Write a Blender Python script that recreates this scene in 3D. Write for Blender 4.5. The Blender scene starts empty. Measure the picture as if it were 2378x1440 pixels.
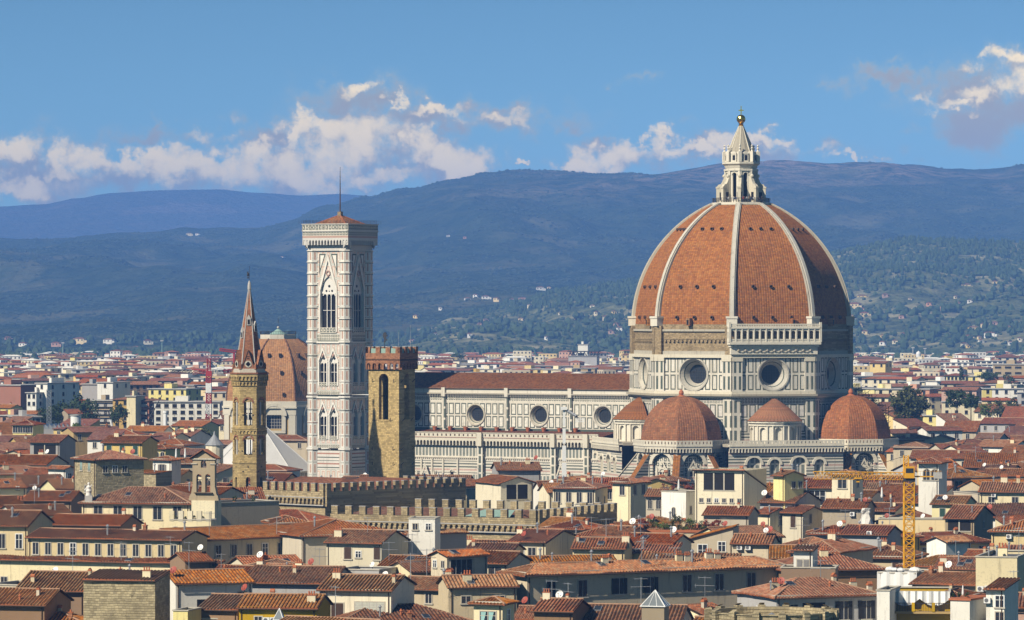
import bpy, math, random
from math import sin, cos, pi, radians, sqrt, atan2
RND = random.Random(7)
SC = bpy.context.scene
COL = SC.collection

# ---------------------------------------------------------------- camera, sky, sun, exposure
F = 10464.0                       # focal length in photo pixels (photo 2378 wide)
CAMZ = 56.0
cam_d = bpy.data.cameras.new('camera')
cam = bpy.data.objects.new('camera', cam_d)
COL.objects.link(cam)
cam.location = (0, 0, CAMZ)
cam.rotation_euler = (pi / 2, 0, 0)
cam_d.sensor_width = 36.0
cam_d.lens = 36.0 * F / 2378
cam_d.clip_start = 5
cam_d.clip_end = 90000
SC.camera = cam
SUN_AZ, SUN_EL = -47.0, 38.0      # degrees; azimuth measured from straight behind the camera, minus = left
SUN_STRENGTH, SKY_STRENGTH, EXPOSURE = 5.0, 0.05, 0.28
SC.view_settings.view_transform = 'Standard'
SC.view_settings.look = 'None'
SC.view_settings.gamma = 1
SC.view_settings.exposure = EXPOSURE
SC.cycles.use_denoising = True
SC.cycles.max_bounces = 5
SC.cycles.diffuse_bounces = 1
SC.cycles.glossy_bounces = 2
SC.cycles.transmission_bounces = 2
SC.cycles.volume_bounces = 1
SC.cycles.transparent_max_bounces = 6

sun_d = bpy.data.lights.new('sun', 'SUN')
sun_d.energy = SUN_STRENGTH
sun_d.angle = radians(0.5)
sun_d.color = (1.0, 0.90, 0.74)
sun = bpy.data.objects.new('sun', sun_d)
COL.objects.link(sun)
sun.location = (-300, -300, 600)
# direction towards the sun
SUNV = (sin(radians(SUN_AZ)) * cos(radians(SUN_EL)), -cos(radians(SUN_AZ)) * cos(radians(SUN_EL)), sin(radians(SUN_EL)))
sun.rotation_euler = (radians(90 - SUN_EL), 0, radians(SUN_AZ))


class NT:
    """small helper to write node trees"""
    def __init__(s, tree):
        s.t = tree

    def n(s, typ, **kw):
        nd = s.t.nodes.new(typ)
        for k, v in kw.items():
            setattr(nd, k, v)
        return nd

    def put(s, sock, v):
        if hasattr(v, 'is_output') or hasattr(v, 'links'):
            s.t.links.new(v, sock)
        else:
            sock.default_value = v

    def math(s, op, a, b=None, c=None, clamp=False):
        nd = s.n('ShaderNodeMath', operation=op, use_clamp=clamp)
        for i, v in enumerate((a, b, c)):
            if v is not None:
                s.put(nd.inputs[i], v)
        return nd.outputs[0]

    def vmath(s, op, a, b=None):
        nd = s.n('ShaderNodeVectorMath', operation=op)
        s.put(nd.inputs[0], a)
        if b is not None:
            s.put(nd.inputs[1], b)
        return nd.outputs[0]

    def mix(s, f, a, b, typ='MIX'):
        nd = s.n('ShaderNodeMix', data_type='RGBA', blend_type=typ)
        s.put(nd.inputs[0], f)
        s.put(nd.inputs[6], a if not isinstance(a, tuple) else (*a[:3], 1))
        s.put(nd.inputs[7], b if not isinstance(b, tuple) else (*b[:3], 1))
        return nd.outputs[2]

    def noise(s, vec, scale, detail=3, rough=.55):
        nd = s.n('ShaderNodeTexNoise')
        s.put(nd.inputs['Vector'], vec)
        nd.inputs['Scale'].default_value = scale
        nd.inputs['Detail'].default_value = detail
        nd.inputs['Roughness'].default_value = rough
        return nd.outputs[0]

    def ss(s, v, lo, hi):
        nd = s.n('ShaderNodeMapRange', interpolation_type='SMOOTHSTEP')
        s.put(nd.inputs[0], v)
        nd.inputs[1].default_value = lo
        nd.inputs[2].default_value = hi
        return nd.outputs[0]

    def xyz(s, v):
        nd = s.n('ShaderNodeSeparateXYZ')
        s.put(nd.inputs[0], v)
        return nd.outputs

    def vec(s, x, y, z):
        nd = s.n('ShaderNodeCombineXYZ')
        for i, v in enumerate((x, y, z)):
            s.put(nd.inputs[i], v)
        return nd.outputs[0]


world = bpy.data.worlds.new('World')
SC.world = world
world.use_nodes = True
wt = world.node_tree
for nd in list(wt.nodes):
    wt.nodes.remove(nd)
W = NT(wt)


def cloud_group():
    """cloud density as a function of a sky direction given as (azimuth, elevation) in photo-pixel angles / 1000"""
    g = bpy.data.node_groups.new('cloud_density', 'ShaderNodeTree')
    g.interface.new_socket('P', in_out='INPUT', socket_type='NodeSocketVector')
    g.interface.new_socket('D', in_out='OUTPUT', socket_type='NodeSocketFloat')
    g.interface.new_socket('V', in_out='OUTPUT', socket_type='NodeSocketFloat')
    t = NT(g)
    gi = t.n('NodeGroupInput')
    go = t.n('NodeGroupOutput')
    P = gi.outputs[0]
    w1 = t.n('ShaderNodeTexNoise')
    t.put(w1.inputs['Vector'], P)
    w1.inputs['Scale'].default_value = 12
    w1.inputs['Detail'].default_value = 8
    w1.inputs['Roughness'].default_value = .62
    wv = t.vmath('MULTIPLY', t.vmath('SUBTRACT', w1.outputs[1], (.5, .5, .5)), (.24, .17, 0))
    Q = t.vmath('ADD', P, wv)

    def blobs(lst, k_=1.):
        tot = None
        for (px, py, rx, ry, amp) in lst:
            d = t.vmath('MULTIPLY', t.vmath('SUBTRACT', Q, ((px - 1189) / 1000, (720 - py) / 1000, 0)), (1000 / (rx * k_), 1000 / (ry * k_), 0))
            nd = t.n('ShaderNodeVectorMath', operation='DOT_PRODUCT')
            t.put(nd.inputs[0], d)
            t.put(nd.inputs[1], d)
            e = t.math('MULTIPLY', t.math('EXPONENT', t.math('MULTIPLY', nd.outputs['Value'], -1)), amp)
            tot = e if tot is None else t.math('MAXIMUM', tot, e)
        return tot
    mass = blobs([(80, 405, 190, 70, 1), (300, 412, 210, 52, 1), (520, 412, 200, 55, 1), (700, 405, 150, 60, 1), (820, 310, 125, 85, 1.05), (825, 232, 115, 40, 1), (930, 275, 80, 36, .9), (930, 365, 150, 65, 1), (1065, 385, 85, 48, 1),
                  (1130, 276, 190, 28, .85), (1290, 288, 60, 18, .7), (330, 312, 78, 22, .85), (465, 312, 105, 28, .9), (600, 338, 90, 26, .8), (368, 284, 18, 16, .7), (95, 320, 26, 10, .55),
                  (1350, 382, 65, 22, .95), (1460, 362, 105, 36, 1), (1525, 326, 30, 44, .9), (1640, 358, 115, 28, .9), (1745, 328, 95, 30, .9), (1840, 352, 120, 32, .75), (1965, 364, 55, 12, .7), (1205, 388, 18, 8, .8), (2170, 372, 26, 6, .7),
                  (2060, 186, 115, 22, .9), (2165, 182, 80, 28, .9), (2265, 222, 150, 66, 1), (2315, 160, 85, 36, 1), (2310, 285, 140, 60, .9), (2130, 322, 50, 20, .8), (1910, 196, 22, 8, .6), (1470, 195, 34, 9, .5), (1590, 286, 44, 12, .5)], 1.25)
    white = blobs([(20, 352, 50, 24, 1), (150, 372, 26, 32, 1), (40, 436, 110, 22, .7), (215, 384, 38, 26, 1), (330, 368, 80, 20, .95), (430, 384, 110, 24, 1), (550, 392, 100, 30, 1), (590, 356, 46, 20, 1), (700, 400, 55, 30, 1), (690, 298, 18, 40, 1),
                   (745, 300, 60, 22, 1), (830, 312, 80, 34, 1), (775, 362, 55, 36, 1), (745, 428, 55, 24, .8), (880, 400, 90, 18, .7), (920, 240, 14, 12, 1), (840, 206, 36, 12, 1), (985, 342, 36, 26, 1), (1035, 362, 40, 24, .9), (1092, 376, 44, 28, 1),
                   (1335, 382, 40, 16, 1), (1405, 366, 55, 22, 1), (1470, 356, 46, 22, .9), (1524, 312, 16, 34, 1), (1562, 346, 40, 14, 1), (1640, 350, 60, 12, 1), (1702, 324, 38, 16, 1), (1775, 316, 44, 13, 1), (1850, 340, 70, 12, .45), (1960, 362, 40, 8, .8), (1205, 386, 14, 7, .9), (480, 312, 36, 18, .7),
                   (2330, 146, 62, 16, 1), (2255, 226, 44, 18, .75), (2185, 252, 60, 12, .6), (2355, 200, 40, 26, .75), (1030, 262, 60, 12, .55), (1180, 272, 70, 12, .5)], 1.34)
    f1 = t.noise(P, 8, 12, .62)
    nz = t.math('SUBTRACT', f1, .5)
    t.put(go.inputs[0], t.math('ADD', mass, t.math('MULTIPLY', t.math('MULTIPLY', nz, 3.6), t.ss(mass, .02, .5))))
    f2 = t.noise(t.vmath('ADD', P, (3, 7, 0)), 13, 9, .6)
    t.put(go.inputs[1], t.math('ADD', white, t.math('MULTIPLY', t.math('MULTIPLY', t.math('SUBTRACT', t.math('ADD', t.math('MULTIPLY', f1, .6), t.math('MULTIPLY', f2, .5)), .50), 3.9), t.ss(white, .02, .5))))
    return g


CLOUD_THIN, CLOUD_GREY, CLOUD_WHITE = (9.2, 10.6, 8.8), (9.6, 7.9, 5.0), (31., 23.5, 11.)


def build_world():
    tc = W.n('ShaderNodeTexCoord').outputs['Generated']
    x, y, z = W.xyz(tc)
    # the low band of the sky is taken a little higher up in the sky model: deep blue, as on the clear autumn day
    skyv = W.n('ShaderNodeVectorMath', operation='NORMALIZE')
    W.put(skyv.inputs[0], W.vec(x, y, W.math('ADD', W.math('MULTIPLY', W.math('ABSOLUTE', z), 2.5), .085)))
    sky = W.n('ShaderNodeTexSky', sky_type='NISHITA', sun_disc=False, sun_elevation=radians(SUN_EL), sun_rotation=radians(180 - SUN_AZ), altitude=100,
              air_density=1.0, dust_density=.25, ozone_density=2.2)
    W.put(sky.inputs[0], skyv.outputs[0])
    glow = W.math('ADD', 1.0, W.math('MULTIPLY', W.math('EXPONENT', W.math('MULTIPLY', W.math('ABSOLUTE', z), -13.0)), 2.0))
    low = W.math('EXPONENT', W.math('MULTIPLY', W.math('ABSOLUTE', z), -28.0))
    base = W.mix(1.0, W.mix(1.0, sky.outputs[0], W.mix(low, (.70, 1.02, 1.0), (1.15, 1.30, .80)), 'MULTIPLY'), W.vec(glow, glow, glow), 'MULTIPLY')
    az = W.math('ARCTAN2', x, y)
    el = W.math('ARCSINE', z)
    k = F / 1000
    P = W.vec(W.math('MULTIPLY', az, k), W.math('MULTIPLY', el, k), 0)
    grp = cloud_group()

    def den(p):
        nd = W.n('ShaderNodeGroup', node_tree=grp)
        W.put(nd.inputs[0], p)
        return nd.outputs
    D = den(P)
    mask = W.ss(D[0], .05, .95)
    lit = W.ss(D[1], .10, 1.25)
    shade = W.mix(W.ss(D[0], .3, 1.2), CLOUD_THIN, CLOUD_GREY)
    c = W.mix(W.math('MULTIPLY', mask, .96), base, shade)
    c = W.mix(W.math('MULTIPLY', W.math('MULTIPLY', lit, W.ss(D[0], .1, .5)), .92), c, CLOUD_WHITE)
    inband = W.math('MULTIPLY', W.math('MULTIPLY', W.math('GREATER_THAN', y, .97), W.math('GREATER_THAN', z, -.01)), W.math('LESS_THAN', z, .11))
    bgs = []
    for col in (base, c):
        bg = W.n('ShaderNodeBackground')
        W.put(bg.inputs[0], col)
        bg.inputs[1].default_value = SKY_STRENGTH
        bgs.append(bg)
    ms = W.n('ShaderNodeMixShader')
    W.put(ms.inputs[0], inband)
    wt.links.new(bgs[0].outputs[0], ms.inputs[1])
    wt.links.new(bgs[1].outputs[0], ms.inputs[2])
    out = W.n('ShaderNodeOutputWorld')
    wt.links.new(ms.outputs[0], out.inputs[0])
    world.cycles.sampling_method = 'MANUAL'
    world.cycles.sample_map_resolution = 256


build_world()

# ---------------------------------------------------------------- materials
MATS = {}


def new_mat(name):
    m = bpy.data.materials.new(name)
    m.use_nodes = True
    t = NT(m.node_tree)
    b = m.node_tree.nodes['Principled BSDF']
    b.inputs['Specular IOR Level'].default_value = .25
    MATS[name] = m
    return m, t, b


def wpos(t):
    return t.n('ShaderNodeNewGeometry').outputs['Position']


def orand(t):
    return t.n('ShaderNodeObjectInfo').outputs['Random']


def bump(t, b, h, strength=.5, dist=.1):
    nd = t.n('ShaderNodeBump')
    nd.inputs['Strength'].default_value = strength
    nd.inputs['Distance'].default_value = dist
    t.put(nd.inputs['Height'], h)
    t.t.links.new(nd.outputs[0], b.inputs['Normal'])


def scale(c, k):
    return tuple(min(1, x * k) for x in c)


def plain(name, c, rough=.7, metal=0., var=.25, sc=2.0):
    m, t, b = new_mat(name)
    f = t.noise(wpos(t), sc, 4)
    t.put(b.inputs['Base Color'], t.mix(f, scale(c, 1 - var), scale(c, 1 + var)))
    b.inputs['Roughness'].default_value = rough
    b.inputs['Metallic'].default_value = metal
    return m


def plaster(name, c, dirt=(.16, .13, .10), amt=.55):
    """old painted render: blotches, rain streaks and bare patches"""
    m, t, b = new_mat(name)
    p = wpos(t)
    x, y, z = t.xyz(p)
    big = t.noise(p, .22, 4)
    st = t.noise(t.vec(t.math('MULTIPLY', x, 1.6), t.math('MULTIPLY', y, 1.6), t.math('MULTIPLY', z, .16)), 1.0, 5, .65)
    fine = t.noise(p, 3.2, 4)
    col = t.mix(big, scale(c, .82), scale(c, 1.15))
    col = t.mix(t.math('MULTIPLY', t.ss(st, .52, .78), amt), col, dirt)
    col = t.mix(t.math('MULTIPLY', t.ss(t.math('ADD', fine, t.math('MULTIPLY', big, .6)), .86, 1.05), .35), col, scale(c, .55))
    hv = t.n('ShaderNodeHueSaturation')
    t.put(hv.inputs['Value'], t.math('ADD', t.math('MULTIPLY', orand(t), .26), .86))
    t.put(hv.inputs['Saturation'], t.math('ADD', t.math('MULTIPLY', t.math('FRACT', t.math('MULTIPLY', orand(t), 7.3)), .4), .8))
    t.put(hv.inputs['Color'], col)
    t.put(b.inputs['Base Color'], hv.outputs[0])
    b.inputs['Roughness'].default_value = .9
    bump(t, b, fine, .25, .05)
    return m


def tiles(name, c1, c2, pale, pw=.50, ph=.45, lich=.5, geo=False, dark=(.055, .03, .022), k=1.0, var=.18, streak=0.):
    """barrel or flat clay tiles laid out in metres along the eave (u) and up the slope (v)"""
    m, t, b = new_mat(name)
    uv = t.n('ShaderNodeUVMap').outputs[0]
    u, v, _ = t.xyz(uv)
    cu = t.math('DIVIDE', u, pw)
    cv = t.math('DIVIDE', v, ph)
    iu, iv = t.math('FLOOR', cu), t.math('FLOOR', cv)
    fu, fv = t.math('FRACT', cu), t.math('FRACT', cv)
    wn = t.n('ShaderNodeTexWhiteNoise')
    t.put(wn.inputs['Vector'], t.vec(iu, iv, t.math('MULTIPLY', orand(t), 91)))
    p = wpos(t)
    big = t.noise(p, .18, 5, .65)
    mid = t.noise(p, .9, 4, .6)
    col = t.mix(wn.outputs[0], scale(c1, 1 + var), scale(c2, 1 - var))
    wn2 = t.math('FRACT', t.math('MULTIPLY', wn.outputs[0], 17.31))
    col = t.mix(t.math('MULTIPLY', t.ss(wn2, .62, 1.0), .7 if var > .1 else .35), col, pale)
    col = t.mix(t.math('MULTIPLY', t.ss(t.math('ADD', t.math('MULTIPLY', wn2, .25), big), .56, .86), lich), col, dark)
    col = t.mix(t.math('MULTIPLY', t.ss(mid, .56, .75), lich * .5), col, pale)
    if streak:
        sk = t.noise(t.vec(t.math('MULTIPLY', u, .55), t.math('MULTIPLY', v, .035), 0), 1.0, 6, .7)
        col = t.mix(t.math('MULTIPLY', t.ss(sk, .50, .72), streak), col, dark)
    cov = t.math('SINE', t.math('MULTIPLY', fu, pi))
    if geo:
        gap = t.math('ADD', t.ss(fu, .68, .90), t.math('SUBTRACT', 1.0, t.ss(fu, .0, .14)), clamp=True)
        joint = t.ss(fv, .0, .12)
        dk = t.math('MULTIPLY', t.math('SUBTRACT', 1.0, t.math('MULTIPLY', gap, .72)), t.math('ADD', t.math('MULTIPLY', joint, .45), .55))
    else:
        joint = t.math('MULTIPLY', t.ss(fv, .0, .16), t.ss(fu, 0, .10))
        dk = t.math('ADD', t.math('MULTIPLY', joint, .62), .38)
    hs = t.n('ShaderNodeHueSaturation')
    r2 = orand(t)
    t.put(hs.inputs['Hue'], t.math('ADD', t.math('MULTIPLY', t.math('FRACT', t.math('MULTIPLY', r2, 3.7)), .022), .489))
    t.put(hs.inputs['Saturation'], t.math('ADD', t.math('MULTIPLY', t.math('FRACT', t.math('MULTIPLY', r2, 9.1)), .3), .84))
    t.put(hs.inputs['Value'], t.math('MULTIPLY', t.math('MULTIPLY', dk, k), t.math('ADD', t.math('MULTIPLY', r2, .36), .82)))
    t.put(hs.inputs['Color'], col)
    t.put(b.inputs['Base Color'], hs.outputs[0])
    b.inputs['Roughness'].default_value = .88
    h = t.math('ADD', cov if not geo else 0.0, t.math('MULTIPLY', fv, -.6))
    h = t.math('ADD', h, t.math('MULTIPLY', wn.outputs[0], .35))
    bump(t, b, h, .65, .12)
    return m


def stone(name, c, cell=2.2, pit=.5, mortar=.55, row=.42):
    """rubble or ashlar masonry laid in rough courses"""
    m, t, b = new_mat(name)
    p = wpos(t)
    x, y, z = t.xyz(p)
    wob = t.math('MULTIPLY', t.noise(p, .7, 2), .25)
    zz = t.math('DIVIDE', t.math('ADD', z, wob), row)
    iz = t.math('FLOOR', zz)
    h = t.math('ADD', t.math('MULTIPLY', x, 1.0), t.math('MULTIPLY', y, -.8))
    wn = t.n('ShaderNodeTexWhiteNoise', noise_dimensions='1D')
    t.put(wn.inputs['W'], iz)
    hh = t.math('ADD', t.math('DIVIDE', h, row * 1.7), t.math('MULTIPLY', wn.outputs[0], 9))
    ih = t.math('FLOOR', hh)
    wn2 = t.n('ShaderNodeTexWhiteNoise')
    t.put(wn2.inputs['Vector'], t.vec(ih, iz, 0))
    fz, fh = t.math('FRACT', zz), t.math('FRACT', hh)
    edge = t.math('MULTIPLY', t.math('MULTIPLY', t.ss(fz, 0, .16), t.ss(fh, 0, .12)), 1.0)
    col = t.mix(wn2.outputs[0], scale(c, .72), scale(c, 1.28))
    big = t.noise(p, .16, 4, .6)
    col = t.mix(t.ss(big, .45, .75), col, scale(c, .62))
    fine = t.noise(p, 1.3, 4, .7)
    col = t.mix(t.math('MULTIPLY', t.ss(fine, .62, .72), pit), col, scale(c, .28))
    col = t.mix(t.math('MULTIPLY', t.math('SUBTRACT', 1.0, edge), mortar), col, scale(c, .45))
    t.put(b.inputs['Base Color'], col)
    b.inputs['Roughness'].default_value = .95
    bump(t, b, t.math('ADD', t.math('MULTIPLY', edge, .7), t.math('ADD', wn2.outputs[0], fine)), .7, .15)
    return m


def panels(name, frames, base=(.68, .64, .55), cw=2.0, ch=4.0, hz=None, stain=.5):
    """inlaid marble: in every UV cell, frames [(from, to, colour)] measured in metres inwards from the cell's edge"""
    m, t, b = new_mat(name)
    uv = t.n('ShaderNodeUVMap').outputs[0]
    u, v, _ = t.xyz(uv)
    fu, fv = t.math('FRACT', u), t.math('FRACT', v)
    dx = t.math('MULTIPLY', t.math('MINIMUM', fu, t.math('SUBTRACT', 1.0, fu)), cw)
    dy = t.math('MULTIPLY', t.math('MINIMUM', fv, t.math('SUBTRACT', 1.0, fv)), ch)
    d = t.math('MINIMUM', dx, dy)
    p = wpos(t)
    wn = t.n('ShaderNodeTexWhiteNoise')
    t.put(wn.inputs['Vector'], t.vec(t.math('FLOOR', u), t.math('FLOOR', v), 0))
    col = t.mix(wn.outputs[0], scale(base, .86), scale(base, 1.1))
    g = t.noise(p, 1.5, 3)
    for (a, bb, c) in frames:
        k = t.math('MULTIPLY', t.math('GREATER_THAN', d, a), t.math('LESS_THAN', d, bb))
        col = t.mix(k, col, t.mix(g, scale(c, .6), scale(c, 1.4)))
    x, y, z = t.xyz(p)
    big = t.noise(p, .2, 5, .65)
    st = t.noise(t.vec(t.math('MULTIPLY', x, 1.1), t.math('MULTIPLY', y, 1.1), t.math('MULTIPLY', z, .12)), 1.0, 5, .65)
    col = t.mix(t.math('MULTIPLY', t.ss(st, .50, .76), stain), col, (.20, .17, .12))
    col = t.mix(t.math('MULTIPLY', t.ss(big, .5, .75), .30), col, (.42, .36, .26))
    t.put(b.inputs['Base Color'], col)
    b.inputs['Roughness'].default_value = .65
    return m


def bands(name, stripes, base=(.66, .62, .54), per=3.0, off=0.):
    """marble in courses: stripes [(from, to, colour)] as fractions of a vertical period in metres"""
    m, t, b = new_mat(name)
    p = wpos(t)
    x, y, z = t.xyz(p)
    f = t.math('FRACT', t.math('DIVIDE', t.math('ADD', z, off), per))
    big = t.noise(p, .25, 5, .65)
    col = t.mix(big, scale(base, .75), scale(base, 1.15))
    g = t.noise(p, 1.8, 3)
    for (a, bb, c) in stripes:
        k = t.math('MULTIPLY', t.math('GREATER_THAN', f, a), t.math('LESS_THAN', f, bb))
        col = t.mix(k, col, t.mix(g, scale(c, .6), scale(c, 1.4)))
    st = t.noise(t.vec(x, y, t.math('MULTIPLY', z, .12)), 1.0, 5, .65)
    col = t.mix(t.math('MULTIPLY', t.ss(st, .52, .78), .45), col, (.2, .17, .12))
    t.put(b.inputs['Base Color'], col)
    b.inputs['Roughness'].default_value = .7
    return m


GREEN = (.085, .105, .085)
PINK = (.42, .22, .16)
CREAM = (.68, .63, .53)
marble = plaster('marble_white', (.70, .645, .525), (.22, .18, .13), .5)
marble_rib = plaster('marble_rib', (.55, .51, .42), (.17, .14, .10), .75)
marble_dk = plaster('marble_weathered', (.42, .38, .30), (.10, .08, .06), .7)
m_drum = panels('marble_drum_panels', [(.28, .62, GREEN), (1.0, 9, (.70, .68, .62))], CREAM, 2.26, 4.6)
m_clere = panels('marble_nave_panels', [(.20, .52, GREEN), (.52, 9, (.70, .67, .58))], CREAM, 2.16, 3.6)
m_low = panels('marble_lower_panels', [(.25, .6, GREEN), (.6, 9, (.62, .58, .52))], CREAM, 2.4, 4.4)
m_pil = panels('marble_pilaster', [(.45, 5, (.085, .11, .09))], CREAM, 1.7, 4.6)
m_strip = panels('marble_strip_panels', [(.22, 5, (.19, .21, .18))], CREAM, 1.15, 2.6)
m_lozenge = panels('marble_frieze', [(.12, .30, GREEN), (.5, .62, GREEN)], CREAM, .9, .9)
m_camp = panels('marble_tower_panels', [(.10, .22, (.20, .23, .20)), (.42, .80, (.58, .42, .34)), (.80, 9, (.68, .62, .55))], (.74, .71, .64), 2.2, 3.9, stain=.22)
m_turret = panels('marble_turret_panels', [(.06, .14, (.22, .25, .22)), (.55, .95, (.52, .34, .26))], (.74, .71, .64), 1.75, 3.4, stain=.22)
m_campw = plaster('marble_tower_white', (.70, .67, .61), (.26, .22, .18), .35)
m_band = bands('marble_courses', [(.05, .16, GREEN), (.30, .36, GREEN), (.52, .66, (.50, .34, .28)), (.78, .90, GREEN)], CREAM, 3.4)
m_band2 = bands('marble_tower_courses', [(.1, .2, GREEN), (.45, .6, PINK), (.8, .86, GREEN)], (.7, .66, .6), 3.0)
m_green = plain('marble_green', (.075, .095, .075))
m_pink = plain('marble_pink', (.46, .30, .24))
m_dome = tiles('dome_tiles', (.40, .160, .028), (.29, .105, .022), (.44, .235, .06), .72, .50, .35, dark=(.12, .05, .02), var=.07, streak=.45)
m_dome2 = tiles('tribune_tiles', (.35, .145, .042), (.25, .10, .032), (.38, .22, .085), .7, .5, .45, dark=(.13, .06, .03), var=.09, streak=.4)
m_brick = stone('rough_brick', (.36, .27, .155), row=.4, pit=.7)
m_forte = stone('tower_stone', (.50, .37, .165), row=.36, pit=.55)
m_forte2 = stone('palace_stone', (.41, .325, .185), row=.42, pit=.6)
m_rubble = stone('rubble_stone', (.42, .35, .215), row=.34, pit=.8, mortar=.75)
m_red = stone('red_brick_crown', (.36, .17, .09), row=.3, pit=.4)
m_spire = stone('spire_brick', (.34, .15, .08), row=.32, pit=.4)
m_gold = plain('gilded_copper', (.95, .58, .10), .25, 1.0, .12)
m_void = plain('dark_opening', (.012, .011, .012), .6)
m_glass = plain('window_glass', (.03, .035, .045), .15)
m_iron = plain('dark_iron', (.045, .045, .05), .6)
m_lead = plain('grey_lead', (.30, .31, .32), .55, .2)
m_copper = plain('green_copper', (.27, .40, .34), .7)
m_wood = plain('dark_timber', (.09, .055, .035), .8)
m_nave_t = tiles('nave_roof_tiles', (.20, .075, .035), (.13, .05, .026), (.24, .12, .07), .5, .6, .35)
TILE = {
    'o': tiles('tiles_orange', (.46, .175, .058), (.32, .115, .038), (.56, .33, .17), geo=True, k=.88, lich=.40),
    'b': tiles('tiles_brown', (.36, .145, .048), (.22, .088, .034), (.48, .31, .17), geo=True, k=.88, lich=.62),
    'r': tiles('tiles_red', (.37, .125, .046), (.25, .085, .034), (.46, .26, .15), geo=True, k=.88, lich=.45),
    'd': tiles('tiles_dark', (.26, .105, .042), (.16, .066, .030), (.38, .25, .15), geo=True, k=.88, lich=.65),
}
FT = {'o': tiles('far_tiles_orange', (.42, .15, .06), (.32, .105, .045), (.45, .24, .14), lich=.3),
      'r': tiles('far_tiles_red', (.30, .115, .052), (.22, .085, .042), (.36, .22, .14), lich=.5),
      'b': tiles('far_tiles_brown', (.26, .10, .05), (.19, .07, .04), (.34, .22, .15), lich=.4)}
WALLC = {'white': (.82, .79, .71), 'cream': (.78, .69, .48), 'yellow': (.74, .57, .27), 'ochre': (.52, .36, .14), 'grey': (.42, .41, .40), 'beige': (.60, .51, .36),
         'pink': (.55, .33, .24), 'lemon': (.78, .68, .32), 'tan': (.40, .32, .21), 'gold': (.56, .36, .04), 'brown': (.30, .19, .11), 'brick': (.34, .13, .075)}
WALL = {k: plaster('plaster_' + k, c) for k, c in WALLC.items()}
WALL['rubble'] = m_rubble
WALL['stone'] = m_forte2
SHUT = {'brown': plain('shutter_brown', (.075, .045, .03)), 'green': plain('shutter_green', (.03, .075, .055)), 'grey': plain('shutter_grey', (.22, .21, .2)), 'dark': plain('shutter_dark', (.03, .03, .032))}
m_trim = plain('stone_trim', (.50, .46, .38))
m_pvc = plain('white_paint', (.78, .78, .76), .5, 0, .08)
m_terra = plain('terracotta', (.42, .14, .06))
m_dish_r = plain('dish_red', (.33, .07, .045), .5)
m_dish_w = plain('dish_white', (.78, .77, .74), .5, 0, .1)
m_yel = plain('crane_yellow', (.72, .36, .02), .5, 0, .15)
m_cred = plain('crane_red', (.40, .04, .035), .5, 0, .1)
m_alu = plain('galvanised_metal', (.45, .46, .47), .4, .6)
m_grey = plain('roofing_felt', (.14, .14, .15))
m_conc = plain('concrete', (.45, .43, .40))


def leaf_mat(name, c1, c2):
    m, t, b = new_mat(name)
    f = t.noise(wpos(t), .55, 3)
    g = t.n('ShaderNodeNewGeometry').outputs['Random Per Island']
    t.put(b.inputs['Base Color'], t.mix(t.math('ADD', t.math('MULTIPLY', f, .5), t.math('MULTIPLY', g, .5)), c1, c2))
    b.inputs['Roughness'].default_value = .75
    return m


m_leaf = leaf_mat('leaves_green', (.018, .035, .012), (.065, .10, .03))
m_wood1 = leaf_mat('woods_far', (.022, .038, .014), (.046, .062, .024))
m_leaf2 = leaf_mat('leaves_olive', (.035, .05, .015), (.12, .12, .035))
m_leaf3 = leaf_mat('leaves_bright', (.05, .09, .015), (.16, .20, .04))
m_leafr = leaf_mat('leaves_red', (.15, .03, .02), (.33, .09, .05))
m_bark = plain('bark', (.09, .065, .045))


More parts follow.
